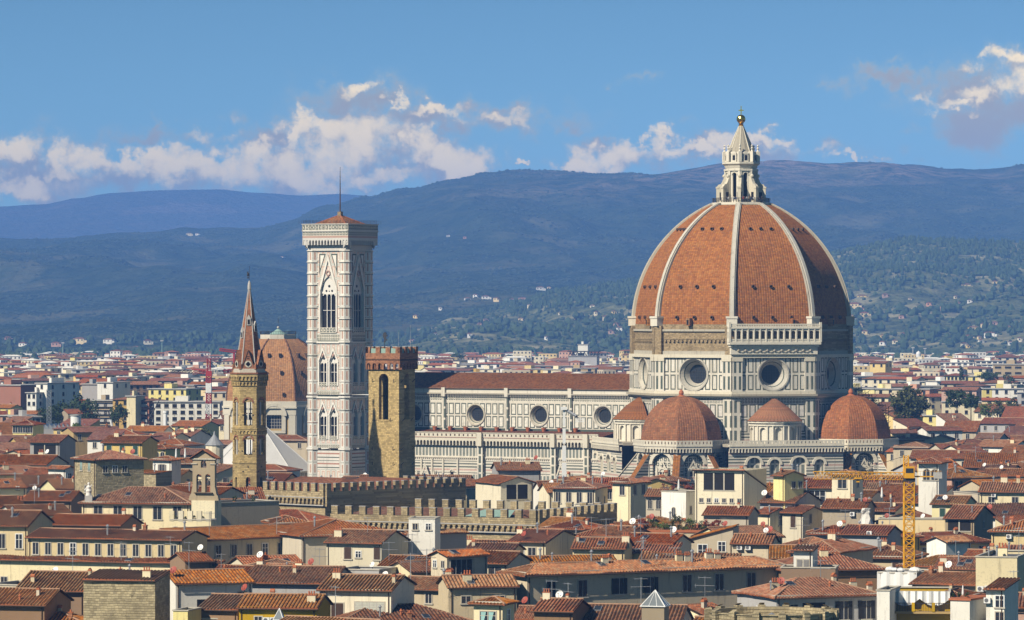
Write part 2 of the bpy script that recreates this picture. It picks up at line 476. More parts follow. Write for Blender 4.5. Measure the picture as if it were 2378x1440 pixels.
# ---------------------------------------------------------------- mesh building
class MB:
    def __init__(s):
        s.v, s.f, s.uv, s.mi, s.mats = [], [], [], [], []
        s.T = None

    def at(s, ang=None, ox=0., oy=0., oz=0.):
        """local frame: x along a wall (left to right seen from outside), y inwards, turned by ang degrees"""
        s.T = None if ang is None else (cos(radians(ang)), sin(radians(ang)), ox, oy, oz)
        return s

    def tp(s, p):
        if s.T is None:
            return p
        c, n, ox, oy, oz = s.T
        return (ox + p[0] * c - p[1] * n, oy + p[0] * n + p[1] * c, oz + p[2])

    def face(s, pts, mat, uvs=None):
        k = len(s.v)
        s.v.extend(s.tp(p) for p in pts)
        s.f.append(tuple(range(k, k + len(pts))))
        if mat not in s.mats:
            s.mats.append(mat)
        s.mi.append(s.mats.index(mat))
        if uvs is None:
            uvs = [(p[0] + p[1], p[2]) for p in pts]
        s.uv.extend(uvs)

    def quad(s, a, b, c, d, mat, nu=None, nv=None, u0=0., v0=0.):
        if nu is None:
            nu = math.dist(a, b)
        if nv is None:
            nv = math.dist(a, d)
        s.face((a, b, c, d), mat, ((u0, v0), (u0 + nu, v0), (u0 + nu, v0 + nv), (u0, v0 + nv)))

    def box(s, x0, y0, z0, x1, y1, z1, mat, nu=None, nv=None, bottom=True):
        a, b, c, d = (x0, y0), (x1, y0), (x1, y1), (x0, y1)
        for (p, q) in ((a, b), (b, c), (c, d), (d, a)):
            s.quad((*p, z0), (*q, z0), (*q, z1), (*p, z1), mat, nu, nv)
        s.quad((*a, z1), (*b, z1), (*c, z1), (*d, z1), mat)
        if bottom:
            s.quad((*d, z0), (*c, z0), (*b, z0), (*a, z0), mat)
        return s

    def prism(s, poly, z0, z1, mat, cap=True):
        n = len(poly)
        for i in range(n):
            p, q = poly[i], poly[(i + 1) % n]
            s.quad((*p, z0), (*q, z0), (*q, z1), (*p, z1), mat)
        if cap:
            s.face([(*p, z1) for p in poly], mat)
            s.face([(*p, z0) for p in reversed(poly)], mat)

    def lathe(s, prof, n, mat, ph=0., cx=0., cy=0., mats=None):
        """prof [(r, z)] from bottom to top"""
        for j in range(len(prof) - 1):
            (r0, z0), (r1, z1) = prof[j], prof[j + 1]
            mm = mats[j] if mats else mat
            sl = math.hypot(r1 - r0, z1 - z0)
            for i in range(n):
                a0, a1 = ph + 2 * pi * i / n, ph + 2 * pi * (i + 1) / n
                P = [(cx + r0 * cos(a0), cy + r0 * sin(a0), z0), (cx + r0 * cos(a1), cy + r0 * sin(a1), z0),
                     (cx + r1 * cos(a1), cy + r1 * sin(a1), z1), (cx + r1 * cos(a0), cy + r1 * sin(a0), z1)]
                w = (r0 + r1) * sin(pi / n)
                U = ((i * w, z0), (i * w + w, z0), (i * w + w, z0 + sl), (i * w, z0 + sl))
                if r1 < 1e-6:
                    P, U = P[:3], U[:3]
                elif r0 < 1e-6:
                    P, U = P[1:], U[1:]
                s.face(P, mm, U)
        return s

    def tube(s, p, q, r, mat, n=5, r2=None):
        r2 = r if r2 is None else r2
        d = [q[i] - p[i] for i in range(3)]
        L = sqrt(sum(k * k for k in d)) or 1
        d = [k / L for k in d]
        a = (0, 0, 1) if abs(d[2]) < .9 else (1, 0, 0)
        u = (d[1] * a[2] - d[2] * a[1], d[2] * a[0] - d[0] * a[2], d[0] * a[1] - d[1] * a[0])
        l = sqrt(sum(k * k for k in u))
        u = [k / l for k in u]
        w = (d[1] * u[2] - d[2] * u[1], d[2] * u[0] - d[0] * u[2], d[0] * u[1] - d[1] * u[0])
        R0 = [tuple(p[i] + r * (cos(2 * pi * k / n) * u[i] + sin(2 * pi * k / n) * w[i]) for i in range(3)) for k in range(n)]
        R1 = [tuple(q[i] + r2 * (cos(2 * pi * k / n) * u[i] + sin(2 * pi * k / n) * w[i]) for i in range(3)) for k in range(n)]
        for k in range(n):
            m = (k + 1) % n
            s.quad(R0[k], R0[m], R1[m], R1[k], mat)
        s.face(R0[::-1], mat)
        s.face(R1, mat)
        return s

    def ball(s, c, r, mat, n=12, m=8, sz=1.):
        prof = [(r * sin(pi * i / m), c[2] - r * sz * cos(pi * i / m)) for i in range(m + 1)]
        prof[0] = (0, prof[0][1])
        prof[-1] = (0, prof[-1][1])
        return s.lathe(prof, n, mat, 0, c[0], c[1])

    def wall(s, Wd, z0, z1, mat, holes=(), nu=None, nv=None, dep=.6, rev=None, x0=0., y=0.):
        """flat wall in the frame (x0..x0+Wd, y) with openings; holes: (x0, x1, zbottom, zspring_or_top, kind) kind r, a (round arch), p (pointed), o (circle: x0, x1, zc, r)"""
        nu = Wd if nu is None else nu
        nv = (z1 - z0) if nv is None else nv
        rev = rev or mat
        ku, kv = nu / Wd, nv / (z1 - z0)

        def q(xa, xb, ba, bb, ta, tb):
            if max(ta - ba, tb - bb) < 1e-4:
                return
            P = [(xa, y, ba), (xb, y, bb), (xb, y, tb), (xa, y, ta)]
            s.face(P, mat, [((p[0] - x0) * ku, (p[2] - z0) * kv) for p in P])
        cur = x0
        for h in sorted(holes, key=lambda h: h[0]):
            a, b, zb, zt, kd = h
            q(cur, a, z0, z0, z1, z1)
            n = 1 if kd == 'r' else 10
            w = b - a
            cx = (a + b) / 2

            def rng(x):
                e = max(-1., min(1., (x - cx) / (w / 2)))
                if kd == 'r':
                    return zb, zt
                if kd == 'a':
                    return zb, zt + w / 2 * sqrt(max(0, 1 - e * e))
                if kd == 'p':
                    d = abs(x - cx)
                    return zb, zt + sqrt(max(0, w * w - (d + w / 2) ** 2))
                return zb - zt * sqrt(max(0, 1 - e * e)), zb + zt * sqrt(max(0, 1 - e * e))
            xs = [cx - w / 2 * cos(pi * i / n) for i in range(n + 1)]
            for i in range(n):
                (b0, t0), (b1, t1) = rng(xs[i]), rng(xs[i + 1])
                q(xs[i], xs[i + 1], z0, z0, b0, b1)
                q(xs[i], xs[i + 1], t0, t1, z1, z1)
                s.quad((xs[i], y, t0), (xs[i + 1], y, t1), (xs[i + 1], y + dep, t1), (xs[i], y + dep, t0), rev)
                s.quad((xs[i], y, b0), (xs[i + 1], y, b1), (xs[i + 1], y + dep, b1), (xs[i], y + dep, b0), rev)
            if kd != 'o':
                for xx in (a, b):
                    l, h2 = rng(xx)
                    s.quad((xx, y, l), (xx, y + dep, l), (xx, y + dep, h2), (xx, y, h2), rev)
            cur = b
        q(cur, x0 + Wd, z0, z0, z1, z1)
        return s

    def arch_ring(s, cx, zs, r0, r1, y0, y1, mat, n=10, a0=0., a1=pi, kind='a'):
        for i in range(n):
            t0, t1 = a0 + (a1 - a0) * i / n, a0 + (a1 - a0) * (i + 1) / n
            A = [(cx + r * cos(t), zs + r * sin(t)) for t, r in ((t0, r0), (t0, r1), (t1, r1), (t1, r0))]
            s.quad(*[(p[0], y0, p[1]) for p in A], mat)
            s.quad((A[1][0], y0, A[1][1]), (A[1][0], y1, A[1][1]), (A[2][0], y1, A[2][1]), (A[2][0], y0, A[2][1]), mat)
            s.quad((A[0][0], y1, A[0][1]), (A[0][0], y0, A[0][1]), (A[3][0], y0, A[3][1]), (A[3][0], y1, A[3][1]), mat)
        return s

    def disc(s, cx, zc, r, y, mat, n=20):
        s.face([(cx + r * cos(2 * pi * k / n), y, zc + r * sin(2 * pi * k / n)) for k in range(n)], mat)

    def build(s, name, parent=None, loc=None, rot=None):
        me = bpy.data.meshes.new(name)
        me.from_pydata(s.v, [], s.f)
        for m in s.mats:
            me.materials.append(m)
        me.polygons.foreach_set('material_index', s.mi)
        ul = me.uv_layers.new(name='UVMap')
        ul.data.foreach_set('uv', [c for p in s.uv for c in p])
        me.update()
        return link(name, me, parent, loc, rot)


def link(name, me, parent=None, loc=None, rot=None, scl=None):
    o = bpy.data.objects.new(name, me)
    COL.objects.link(o)
    if parent is not None:
        o.parent = parent
    if loc is not None:
        o.location = loc
    if rot is not None:
        o.rotation_euler = (0, 0, radians(rot))
    if scl is not None:
        o.scale = scl
    return o


def tag(o, label=None, cat=None, group=None, kind=None):
    if label:
        o['label'] = label
    if cat:
        o['category'] = cat
    if group:
        o['group'] = group
    if kind:
        o['kind'] = kind
    return o


def thing(name, label, cat, loc=(0, 0, 0), rot=0., group=None):
    o = bpy.data.objects.new(name, None)
    o.empty_display_size = .1
    COL.objects.link(o)
    o.location = loc
    o.rotation_euler = (0, 0, radians(rot))
    return tag(o, label, cat, group)


def at(px, py, Y):
    return ((px - 1189) / F * Y, Y, CAMZ - (py - 720) / F * Y)
# ---------------------------------------------------------------- ground, hills, air
from mathutils import noise as mn, Vector


def fbm(x, y, s, seed=0., o=5):
    return mn.fractal(Vector((x / s + seed, y / s - seed, seed * .7)), .9, 2.1, o)


def lerp_tab(tab, x):
    if x <= tab[0][0]:
        return tab[0][1]
    for (a, b), (c, d) in zip(tab, tab[1:]):
        if x <= c:
            t = (x - a) / (c - a)
            t = t * t * (3 - 2 * t)
            return b + (d - b) * t
    return tab[-1][1]


def m_terrain(name, dark, mid, pale, rock=None, sc=1., k=1., fields=.0):
    m, t, b = new_mat(name)
    p = wpos(t)
    a = t.noise(p, .0012 * sc, 6, .6)
    c = t.noise(p, .02 * sc, 5, .7)
    d = t.noise(p, .0045 * sc, 5, .6)
    col = t.mix(t.ss(c, .35, .65), dark, mid)
    col = t.mix(t.math('MULTIPLY', t.ss(d, .52, .68), .75), col, pale)
    if rock:
        z = t.xyz(p)[2]
        col = t.mix(t.math('MULTIPLY', t.math('MULTIPLY', t.ss(z, rock[1], rock[2]), t.ss(a, .42, .62)), t.ss(c, .38, .62)), col, rock[0])
    t.put(b.inputs['Base Color'], col)
    b.inputs['Roughness'].default_value = 1
    b.inputs['Specular IOR Level'].default_value = 0
    bump(t, b, t.math('ADD', c, t.noise(p, .05 * sc, 3)), 1.0, 22 / sc * k)
    return m


def heightfield(name, xs, ys, zf, mat):
    v = [(x, y, zf(x, y)) for y in ys for x in xs]
    nx = len(xs)
    f = [(j * nx + i, j * nx + i + 1, (j + 1) * nx + i + 1, (j + 1) * nx + i) for j in range(len(ys) - 1) for i in range(nx - 1)]
    me = bpy.data.meshes.new(name)
    me.from_pydata(v, [], f)
    me.materials.append(mat)
    me.shade_smooth()
    me.update()
    return tag(link(name, me), kind='structure')


def steps(a, b, n):
    return [a + (b - a) * i / (n - 1) for i in range(n)]


RA = [(-600, 500), (0, 473), (100, 468), (180, 452), (260, 440), (380, 434), (500, 433), (600, 443), (700, 449), (780, 444), (900, 450), (1300, 470), (3000, 500)]
RB = [(-700, 560), (0, 549), (150, 546), (300, 531), (450, 524), (600, 520), (680, 508), (760, 486), (850, 463), (950, 440), (1050, 416), (1130, 400), (1200, 394), (1300, 396), (1400, 400),
      (1500, 398), (1600, 388), (1680, 378), (1760, 372), (1850, 368), (1950, 371), (2050, 367), (2100, 372), (2200, 378), (2300, 381), (2378, 374), (2700, 385), (3200, 420)]
RC = [(600, 842), (860, 800), (900, 768), (1000, 742), (1060, 722), (1120, 712), (1200, 694), (1300, 668), (1400, 658), (1490, 645), (1600, 632), (1900, 590), (1950, 574), (2000, 569), (2050, 559), (2100, 553),
      (2200, 556), (2300, 559), (2378, 562), (2800, 590), (3200, 640)]
YA, YB, YC = 19000., 11500., 7000.


def z_far(x, y):
    px = 1189 + F * x / YA
    zc = CAMZ + (720 - lerp_tab(RA, px)) / F * YA
    u = (y - 14500) / (YA - 14500)
    h = zc * (max(0, u) ** 1.2 if u < 1 else max(0, 1 - (u - 1) * .6))
    return h + 45 * fbm(x, y, 1500, 3.3) * min(1, u * 1.2) * (.35 if .8 < u < 1.2 else 1) - 3


def z_main(x, y):
    px = 1189 + F * x / YB
    zc = CAMZ + (720 - lerp_tab(RB, px)) / F * YB
    yb = 5600 - 300 * sin(px / 500)
    u = (y - yb) / (YB - yb)
    h = zc * (max(0, u) ** 1.35 if u < 1 else max(0, 1 - (u - 1) * 1.2))
    w = min(1, max(0, u) * 1.6) * (1 - .75 * math.exp(-((u - 1) / .16) ** 2))
    sp = fbm(x + .25 * y, y * .35, 900, 8.1)
    return h + (85 * sp + 30 * fbm(x, y, 330, 2.2)) * w + 5 * fbm(x, y, 120, 1.) * min(1, max(0, u) * 2) - 2.5


def z_hill(x, y):
    px = 1189 + F * x / YC
    zc = CAMZ + (720 - lerp_tab(RC, px)) / F * YC
    yb = 4850 + 250 * sin(px / 260 + 1) + max(0, 1100 - px) * 2
    u = (y - yb) / (YC - yb)
    h = zc * (max(0, u) ** 1.15 if u < 1 else max(0, 1 - (u - 1) * 1.3))
    w = min(1, max(0, u) * 2) * (1 - .7 * math.exp(-((u - 1) / .2) ** 2)) * min(1, max(0, (px - 850) / 300))
    return h + (34 * fbm(x, y, 480, 5.5) + 10 * fbm(x, y, 150, 4.4)) * w - 2


def build_terrain():
    g = MB()
    g.face([(-9000, -600, 0), (9000, -600, 0), (9000, 21500, 0), (-9000, 21500, 0)],
           m_terrain('mat_plain', (.035, .045, .02), (.06, .07, .035), (.12, .11, .08), sc=3))
    tag(g.build('ground'), kind='structure')
    mA = m_terrain('mat_far_mountain', (.05, .05, .03), (.09, .075, .05), (.17, .12, .09), sc=.6)
    mB = m_terrain('mat_mountain', (.016, .030, .011), (.045, .06, .022), (.125, .12, .06), ((.30, .21, .16), 270, 430), k=.5)
    mC = m_terrain('mat_hill', (.045, .060, .024), (.15, .165, .07), (.42, .37, .22), sc=2.2, k=.6)
    heightfield('far_mountain', steps(-3300, 3600, 130), steps(14400, 21000, 50), z_far, mA)
    heightfield('mountain', steps(-2400, 2700, 330), steps(5200, 13200, 210), z_main, mB)
    heightfield('hill', steps(-450, 1700, 260), steps(4600, 8300, 150), z_hill, mC)
    return mB, mC


def crown_cloud(name, pts, mat):
    """many small tree crowns in one mesh: pts [(x, y, z, r, h, kind)]"""
    v, f = [], []
    for (x, y, z, r, h, kind) in pts:
        k = len(v)
        n = 5
        a0 = RND.random() * 6
        if kind:
            prof = ((.55, .0), (1., .22), (.5, .62))
        else:
            prof = ((.6, .05), (1., .42), (.72, .8))
        for (pr, ph) in prof:
            for i in range(n):
                rr = r * pr * RND.uniform(.75, 1.2)
                v.append((x + rr * cos(a0 + 2 * pi * i / n), y + rr * sin(a0 + 2 * pi * i / n), z + h * ph * RND.uniform(.9, 1.1)))
        v.append((x, y, z + h))
        for j in range(2):
            for i in range(n):
                m = (i + 1) % n
                f.append((k + j * n + i, k + j * n + m, k + (j + 1) * n + m, k + (j + 1) * n + i))
        for i in range(n):
            f.append((k + 2 * n + i, k + 2 * n + (i + 1) % n, k + 3 * n))
    me = bpy.data.meshes.new(name)
    me.from_pydata(v, [], f)
    me.materials.append(mat)
    me.update()
    return link(name, me)


def build_forest():
    R = random.Random(3)
    pts = []
    n = 0
    while n < 9500:
        px = R.uniform(860, 2500)
        y = R.uniform(4800, 7300)
        x = (px - 1189) / F * y
        z = z_hill(x, y)
        if z < 1:
            continue
        pc = 1189 + F * x / YC
        zc = CAMZ + (720 - lerp_tab(RC, pc)) / F * YC
        u = z / max(zc, 1)
        dens = fbm(x, y, 420, 6.6) * .34 + (u - (.58 if px > 1600 else .66 if px > 1180 else .86)) * 2.4
        if dens < R.uniform(-.05, .12) and fbm(x, y, 160, 2.6) < .62:
            # olive groves: small separate crowns
            if R.random() < .72:
                continue
            r = R.uniform(1.8, 3.0)
            pts.append((x, y, z - .5, r, r * 1.5, 0))
        else:
            r = R.uniform(2.6, 4.6)
            k = R.random() < .3
            pts.append((x, y, z - 2, r * (.75 if k else 1), R.uniform(6.5, 10) * (1.2 if k else .9), k))
        n += 1
    tag(crown_cloud('forest', pts, m_leaf), 'dark woodland and olive trees covering the nearer hill', 'forest', kind='stuff')
    pts = []
    for i in range(5200):
        y = R.uniform(4300, 6300)
        px = R.uniform(-80, 2460)
        x = (px - 1189) / F * y
        if fbm(x, y, 260, 1.9) < R.uniform(-.2, .25):
            continue
        z = max(0, z_main(x, y), z_hill(x, y))
        r = R.uniform(3.2, 6.5)
        pts.append((x, y, z - .5, r, r * R.uniform(1.5, 2.3), R.random() < .25))
    tag(crown_cloud('valley_trees', pts, m_leaf), 'belt of dark green trees where the city meets the hills', 'trees', kind='stuff')
    # woods on the slopes of the big mountain, its nearer half
    pts = []
    while len(pts) < 22000:
        y = R.uniform(6000, 11700)
        px = R.uniform(-60, 2440)
        x = (px - 1189) / F * y
        z = z_main(x, y)
        if fbm(x, y, 500, 7.7) < R.uniform(-.2, .5) or z < 2:
            continue
        r = R.uniform(2.6, 5)
        pts.append((x, y, z - 2, r, r * R.uniform(.8, 1.1), 0))
    tag(crown_cloud('mountain_woods', pts, m_wood1), 'blue green woods on the long slope of the mountain', 'forest', kind='stuff')


HAZE_DENSITY, HAZE_COLOR = 7.7e-5, (.18, .41, 1.0)


def build_haze():
    m = bpy.data.materials.new('air_haze')
    m.use_nodes = True
    t = m.node_tree
    for nd in list(t.nodes):
        t.nodes.remove(nd)
    pv = t.nodes.new('ShaderNodeVolumePrincipled')
    pv.inputs['Color'].default_value = (*HAZE_COLOR, 1)
    pv.inputs['Density'].default_value = HAZE_DENSITY
    pv.inputs['Anisotropy'].default_value = -0.3
    o = t.nodes.new('ShaderNodeOutputMaterial')
    t.links.new(pv.outputs[0], o.inputs['Volume'])
    g = MB()
    g.box(-9500, -800, -4, 9500, 21400, 640, m)
    tag(g.build('haze'), 'thin blue haze over the valley', 'haze', kind='stuff')


mat_B, mat_C = build_terrain()
build_forest()
build_haze()
# ---------------------------------------------------------------- the cathedral
CX, CY, CA = 66.6, 1310.0, -30.0          # dome centre, rotation (local x = east, y = north)
SIN8, COS8 = sin(pi / 8), cos(pi / 8)


def oct_at(g, phi, R, cx=0., cy=0., n=8):
    """put the frame of g on the face of a regular n-gon (circumradius R) whose outward normal points to phi (0 = south, 90 = east); returns the face width"""
    w, A = 2 * R * sin(pi / n), R * cos(pi / n)
    s_, c_ = sin(radians(phi)), cos(radians(phi))
    g.at(phi, cx + s_ * A - c_ * w / 2, cy - c_ * A - s_ * w / 2)
    return w


def dome_r(z):
    return sqrt(max(0, 39.3 ** 2 - (z - 51.2) ** 2)) - 8.0


def corbel_band(g, x0, x1, z0, z1, mat, step=1.05, out=.75):
    """little arches on brackets under a parapet, in the frame of g"""
    n = max(2, round((x1 - x0) / step))
    st = (x1 - x0) / n
    g.wall(x1 - x0, z0, z1, mat, [(x0 + i * st + .17, x0 + (i + 1) * st - .17, z0 + .001, z0 + (z1 - z0) * .45, 'a') for i in range(n)], dep=out, x0=x0, y=-out)
    g.quad((x0, -out, z1), (x1, -out, z1), (x1, 0, z1), (x0, 0, z1), mat)


def balustrade(g, x0, x1, z0, z1, mat, step=.8, th=.3, y=0., slot=.45):
    n = max(1, round((x1 - x0) / step))
    st = (x1 - x0) / n
    hole = [(x0 + i * st + st * (.5 - slot / 2), x0 + i * st + st * (.5 + slot / 2), z0 + .25, z1 - .3, 'r') for i in range(n)]
    g.wall(x1 - x0, z0, z1, mat, hole, dep=th, x0=x0, y=y)
    g.quad((x0, y, z1), (x1, y, z1), (x1, y + th, z1), (x0, y + th, z1), mat)
    g.wall(x1 - x0, z0, z1, mat, hole, dep=.01, x0=x0, y=y + th)


def oculus(parent, T, cx, zc, r0, r1, depth, name='round_window'):
    """splayed round window: moulded ring, cone and leaded glass"""
    g = MB()
    g.T = T
    g.arch_ring(cx, zc, r0, r0 + .4, -.3, .1, marble_rib, 28, 0, 2 * pi)
    n = 28
    for i in range(n):
        a, b = 2 * pi * i / n, 2 * pi * (i + 1) / n
        rm = (r0 * .55 + r1 * .45)
        for (ra, ya, rb, yb, m) in ((r0, -.1, rm, depth * .3, marble_rib), (rm, depth * .3, rm - .2, depth * .42, m_green), (rm - .2, depth * .42, r1, depth, marble_rib)):
            g.quad((cx + ra * cos(a), ya, zc + ra * sin(a)), (cx + ra * cos(b), ya, zc + ra * sin(b)), (cx + rb * cos(b), yb, zc + rb * sin(b)), (cx + rb * cos(a), yb, zc + rb * sin(a)), m)
    o = g.build(name, parent)
    p = MB()
    p.T = T
    p.disc(cx, zc, r1 * 1.02, depth, m_glass)
    for k in range(-3, 4):
        x = k * r1 / 3.5
        h = sqrt(r1 * r1 - x * x)
        p.box(cx + x - .04, depth - .08, zc - h, cx + x + .04, depth - .02, zc + h, m_iron)
        p.box(cx - h, depth - .1, zc + x - .04, cx + h, depth - .04, zc + x + .04, m_iron)
    p.build('glass', o)
    return o


def build_cathedral():
    C = thing('cathedral', 'marble cathedral with a huge ribbed terracotta dome and white lantern', 'cathedral', (CX, CY, 0), CA)
    R = 32.0
    # ---- drum
    g = MB()
    for k in range(8):
        phi = 45 * k
        w = oct_at(g, phi, R)
        pw = 2.9
        z0, z1 = 32.9, 42.8
        mid = w - 2 * pw
        # lower storey of the octagon
        g.quad((0, 0, 18.), (w, 0, 18.), (w, 0, 21.), (0, 0, 21.), m_band)
        g.quad((0, 0, 21.), (w, 0, 21.), (w, 0, 29.4), (0, 0, 29.4), m_low, round(w / 2.4), 2)
        g.quad((0, 0, 29.4), (w, 0, 29.4), (w, 0, 31.0), (0, 0, 31.0), m_lozenge, round(w / .9), 2)
        for x in (0, w - 2.6):
            g.box(x, -.55, 18, x + 2.6, 0, 30.6, m_pil, 1.5, 3)
        g.box(-.3, -.9, 31.0, w + .3, .5, 31.5, marble)
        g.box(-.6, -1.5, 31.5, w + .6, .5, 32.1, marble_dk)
        g.box(-.3, -.8, 32.1, w + .3, .5, 32.9, marble)
        # panelled storey with the round window
        g.wall(w, z0, z1, m_drum, [(w / 2 - 4.55, w / 2 + 4.55, 37.7, 4.55, 'o')], round(w / 2.26), 2, 1.2, marble)
        for x in (0, w - pw):
            g.box(x, -.6, z0, x + pw, 0, z1 - .4, m_pil, 2, 2)
            g.box(x - .1, -.8, z1 - 1.4, x + pw + .1, 0, z1 - .4, marble)
        g.box(-.2, -.75, z1 - .4, w + .2, .3, z1 + .5, marble)
    g.build('drum', C)
    for k in range(8):
        t = MB()
        w = oct_at(t, 45 * k, R)
        oculus(C, t.T, w / 2, 37.7, 4.4, 2.7, 2.6)
    # ---- unfinished masonry band above the drum
    g = MB()
    for k in range(8):
        w = oct_at(g, 45 * k, R - .5)
        g.quad((0, 0, 43.3), (w, 0, 43.3), (w, 0, 51.5), (0, 0, 51.5), m_brick)
        g.box(-.1, -.5, 49.9, w + .1, 0, 50.5, marble_dk)
        g.box(-.1, -.35, 43.3, w + .1, 0, 44.3, marble_dk)
        for x in (-.2, w - 1.8):
            g.box(x, -1.0, 43.3, x + 2.0, 0, 51.5, m_brick)
        for i in range(15):
            x = 2.8 + i * (w - 5.6) / 14
            g.box(x - .3, -.55, 46.9, x + .3, 0, 47.5, m_brick)
        g.box(2.4, -.25, 47.6, w - 2.4, 0, 48.0, m_brick)
        g.box(.0, .1, 51.5, w, 1.8, 51.9, m_brick)
    g.build('masonry_band', C)
    # ---- the gallery on the south-east side
    g = MB()
    w = oct_at(g, 45, R)
    g.box(-1.4, -2.3, 46.2, w + 1.4, .3, 46.9, marble)
    g.box(-1.0, -1.7, 45.5, w + 1.0, .3, 46.2, marble)
    g.box(-.7, -1.2, 43.4, w + .7, .3, 45.5, marble)
    for i in range(11):
        x = 1.5 + i * (w - 3) / 10
        g.ball((x, -1.25, 44.5), .42, marble_dk, 8, 5)
        if i < 10:
            g.arch_ring(x + (w - 3) / 20, 44.75, .62, .85, -1.4, -1.2, marble_dk, 6, pi, 2 * pi)
    for i in range(int(w / .55)):
        g.box(-.6 + i * .56, -1.9, 45.75, -.32 + i * .56, -1.7, 46.2, marble)
    X0, X1 = -1.3, w + 1.3
    n = 15
    st = (X1 - X0) / n
    y = -2.0
    g.wall(X1 - X0, 46.9, 50.7, marble, [(X0 + i * st + .24, X0 + (i + 1) * st - .24, 47.5, 49.45, 'a') for i in range(n)], dep=.5, x0=X0, y=y)
    balustrade(g, X0, X1, 46.9, 47.8, marble, .5, .2, y - .12, .55)
    g.box(X0 - .2, y - .3, 50.7, X1 + .2, 0, 51.1, marble)
    balustrade(g, X0, X1, 51.1, 52.1, marble, .5, .25, y - .1, .55)
    for i in range(n + 1):
        g.box(X0 + i * st - .17, y - .22, 46.9, X0 + i * st + .17, y, 50.7, marble)
    for x in (X0, X1):
        g.box(x - .3, y - .3, 46.9, x + .3, y + .4, 52.5, marble)
    for (xa, xb) in ((X0 - .2, X0), (X1, X1 + .2)):
        g.box(xa, y, 46.9, xb, .0, 47.9, marble)
        g.box(xa, y, 49.8, xb, .0, 51.9, marble)
        g.box(xa, -.4, 47.9, xb, .0, 49.8, marble)
    g.build('gallery', C)
    # ---- dome shell
    zs = [51.5 + (86.4 - 51.5) * (i / 26) for i in range(27)]
    g = MB()
    for k in range(8):
        vv = 0
        for za, zb in zip(zs, zs[1:]):
            ra, rb = dome_r(za), dome_r(zb)
            c0, c1 = radians(45 * k - 22.5), radians(45 * k + 22.5)
            P = [(r * sin(a), -r * cos(a), z) for (r, z, a) in ((ra, za, c0), (ra, za, c1), (rb, zb, c1), (rb, zb, c0))]
            wa, wb = ra * SIN8, rb * SIN8
            sl = math.hypot((ra - rb) * COS8, zb - za)
            g.face(P, m_dome, [(-wa, vv), (wa, vv), (wb, vv + sl), (-wb, vv + sl)])
            vv += sl
    g.build('dome_shell', C)
    # little round openings
    d = MB()
    d.arch_ring(0, 0, .42, .62, -.75, .6, m_wood, 10, 0, 2 * pi)
    d.disc(0, 0, .43, -.1, m_void, 10)
    dme = d.build('dome_window', C)
    first = True
    for k in range(8):
        for (z, fr) in ((53.9, (-.45, 0, .45)), (62.7, (-.45, 0, .45)), (72.2, (-.42, 0, .42)), (79.3, (-.40, 0, .40))):
            if z == 72.2:
                continue
            for fx in fr:
                r = dome_r(z)
                x = fx * r * SIN8 * 1.05
                A = r * COS8 + .05
                a = radians(45 * k)
                o = dme if first else link('dome_window', dme.data, C)
                first = False
                o.location = (sin(a) * A + cos(a) * x, -cos(a) * A + sin(a) * x, z)
                o.rotation_euler = (0, 0, a)
                o.scale = (.8, .8, .8)
    d = MB()
    d.box(-.6, -1.6, 0, .6, .6, 2.2, m_dome)
    d.box(-.32, -1.66, .3, .32, -1.58, 1.7, m_void)
    dd = d.build('dormer', C)
    for i, k in enumerate(range(8)):
        a = radians(45 * k)
        A = 31.3 * COS8
        o = dd if i == 0 else link('dormer', dd.data, C)
        x = -1.5 if k % 2 == 0 else 6.
        o.location = (sin(a) * A + cos(a) * x, -cos(a) * A + sin(a) * x, 51.5)
        o.rotation_euler = (0, 0, a)
    # ---- ribs
    g = MB()
    zr = [52.2 + (87.0 - 52.2) * i / 30 for i in range(31)]
    for za, zb in zip(zr, zr[1:]):
        ra, rb = dome_r(za), dome_r(zb)
        for (h0, hw, m) in ((.8, .5, marble_rib), (.4, .82, marble_dk)):
            a0, a1, b0, b1 = ra - .8, ra + h0, rb - .8, rb + h0
            g.quad((-hw, -a1, za), (hw, -a1, za), (hw, -b1, zb), (-hw, -b1, zb), m)
            g.quad((hw, -a1, za), (hw, -a0, za), (hw, -b0, zb), (hw, -b1, zb), m)
            g.quad((-hw, -a0, za), (-hw, -a1, za), (-hw, -b1, zb), (-hw, -b0, zb), m)
    r0 = dome_r(51.5)
    g.box(-1.5, -r0 - 1.5, 51.4, 1.5, -r0 + .8, 53.6, marble)
    g.box(-1.7, -r0 - 1.7, 53.6, 1.7, -r0 + .8, 54.2, marble)
    rib = g.build('dome_rib', C)
    for k in range(8):
        o = rib if k == 0 else link('dome_rib', rib.data, C)
        o.rotation_euler = (0, 0, radians(45 * k + 22.5))
    # ---- lantern
    ph8 = -pi / 2 + pi / 8
    L = MB()
    L.lathe([(8.3, 86.1), (8.6, 86.6), (8.6, 87.2), (0, 87.2)], 8, marble, ph8)
    for k in range(8):
        w = oct_at(L, 45 * k, 4.5)
        L.wall(w, 87.2, 98.0, marble, [(w / 2 - .62, w / 2 + .62, 88.0, 95.2, 'a')], dep=.7)
        L.box(-.25, -.35, 87.2, .45, .1, 96.6, marble)
        L.box(w - .45, -.35, 87.2, w + .25, .1, 96.6, marble)
        L.arch_ring(w / 2, 95.2, .7, .95, -.2, 0, marble, 8)
        L.box(-.3, -.45, 96.4, w + .3, .1, 96.9, marble)
    L.at()
    L.lathe([(3.2, 87.2), (3.2, 98)], 8, m_void, ph8)
    L.lathe([(4.6, 97.2), (4.9, 97.9), (5.5, 98.4), (5.5, 98.9), (4.5, 99.0), (4.5, 101.6), (3.9, 102.0)], 8, marble, ph8)
    body = L.build('lantern', C)
    L = MB()
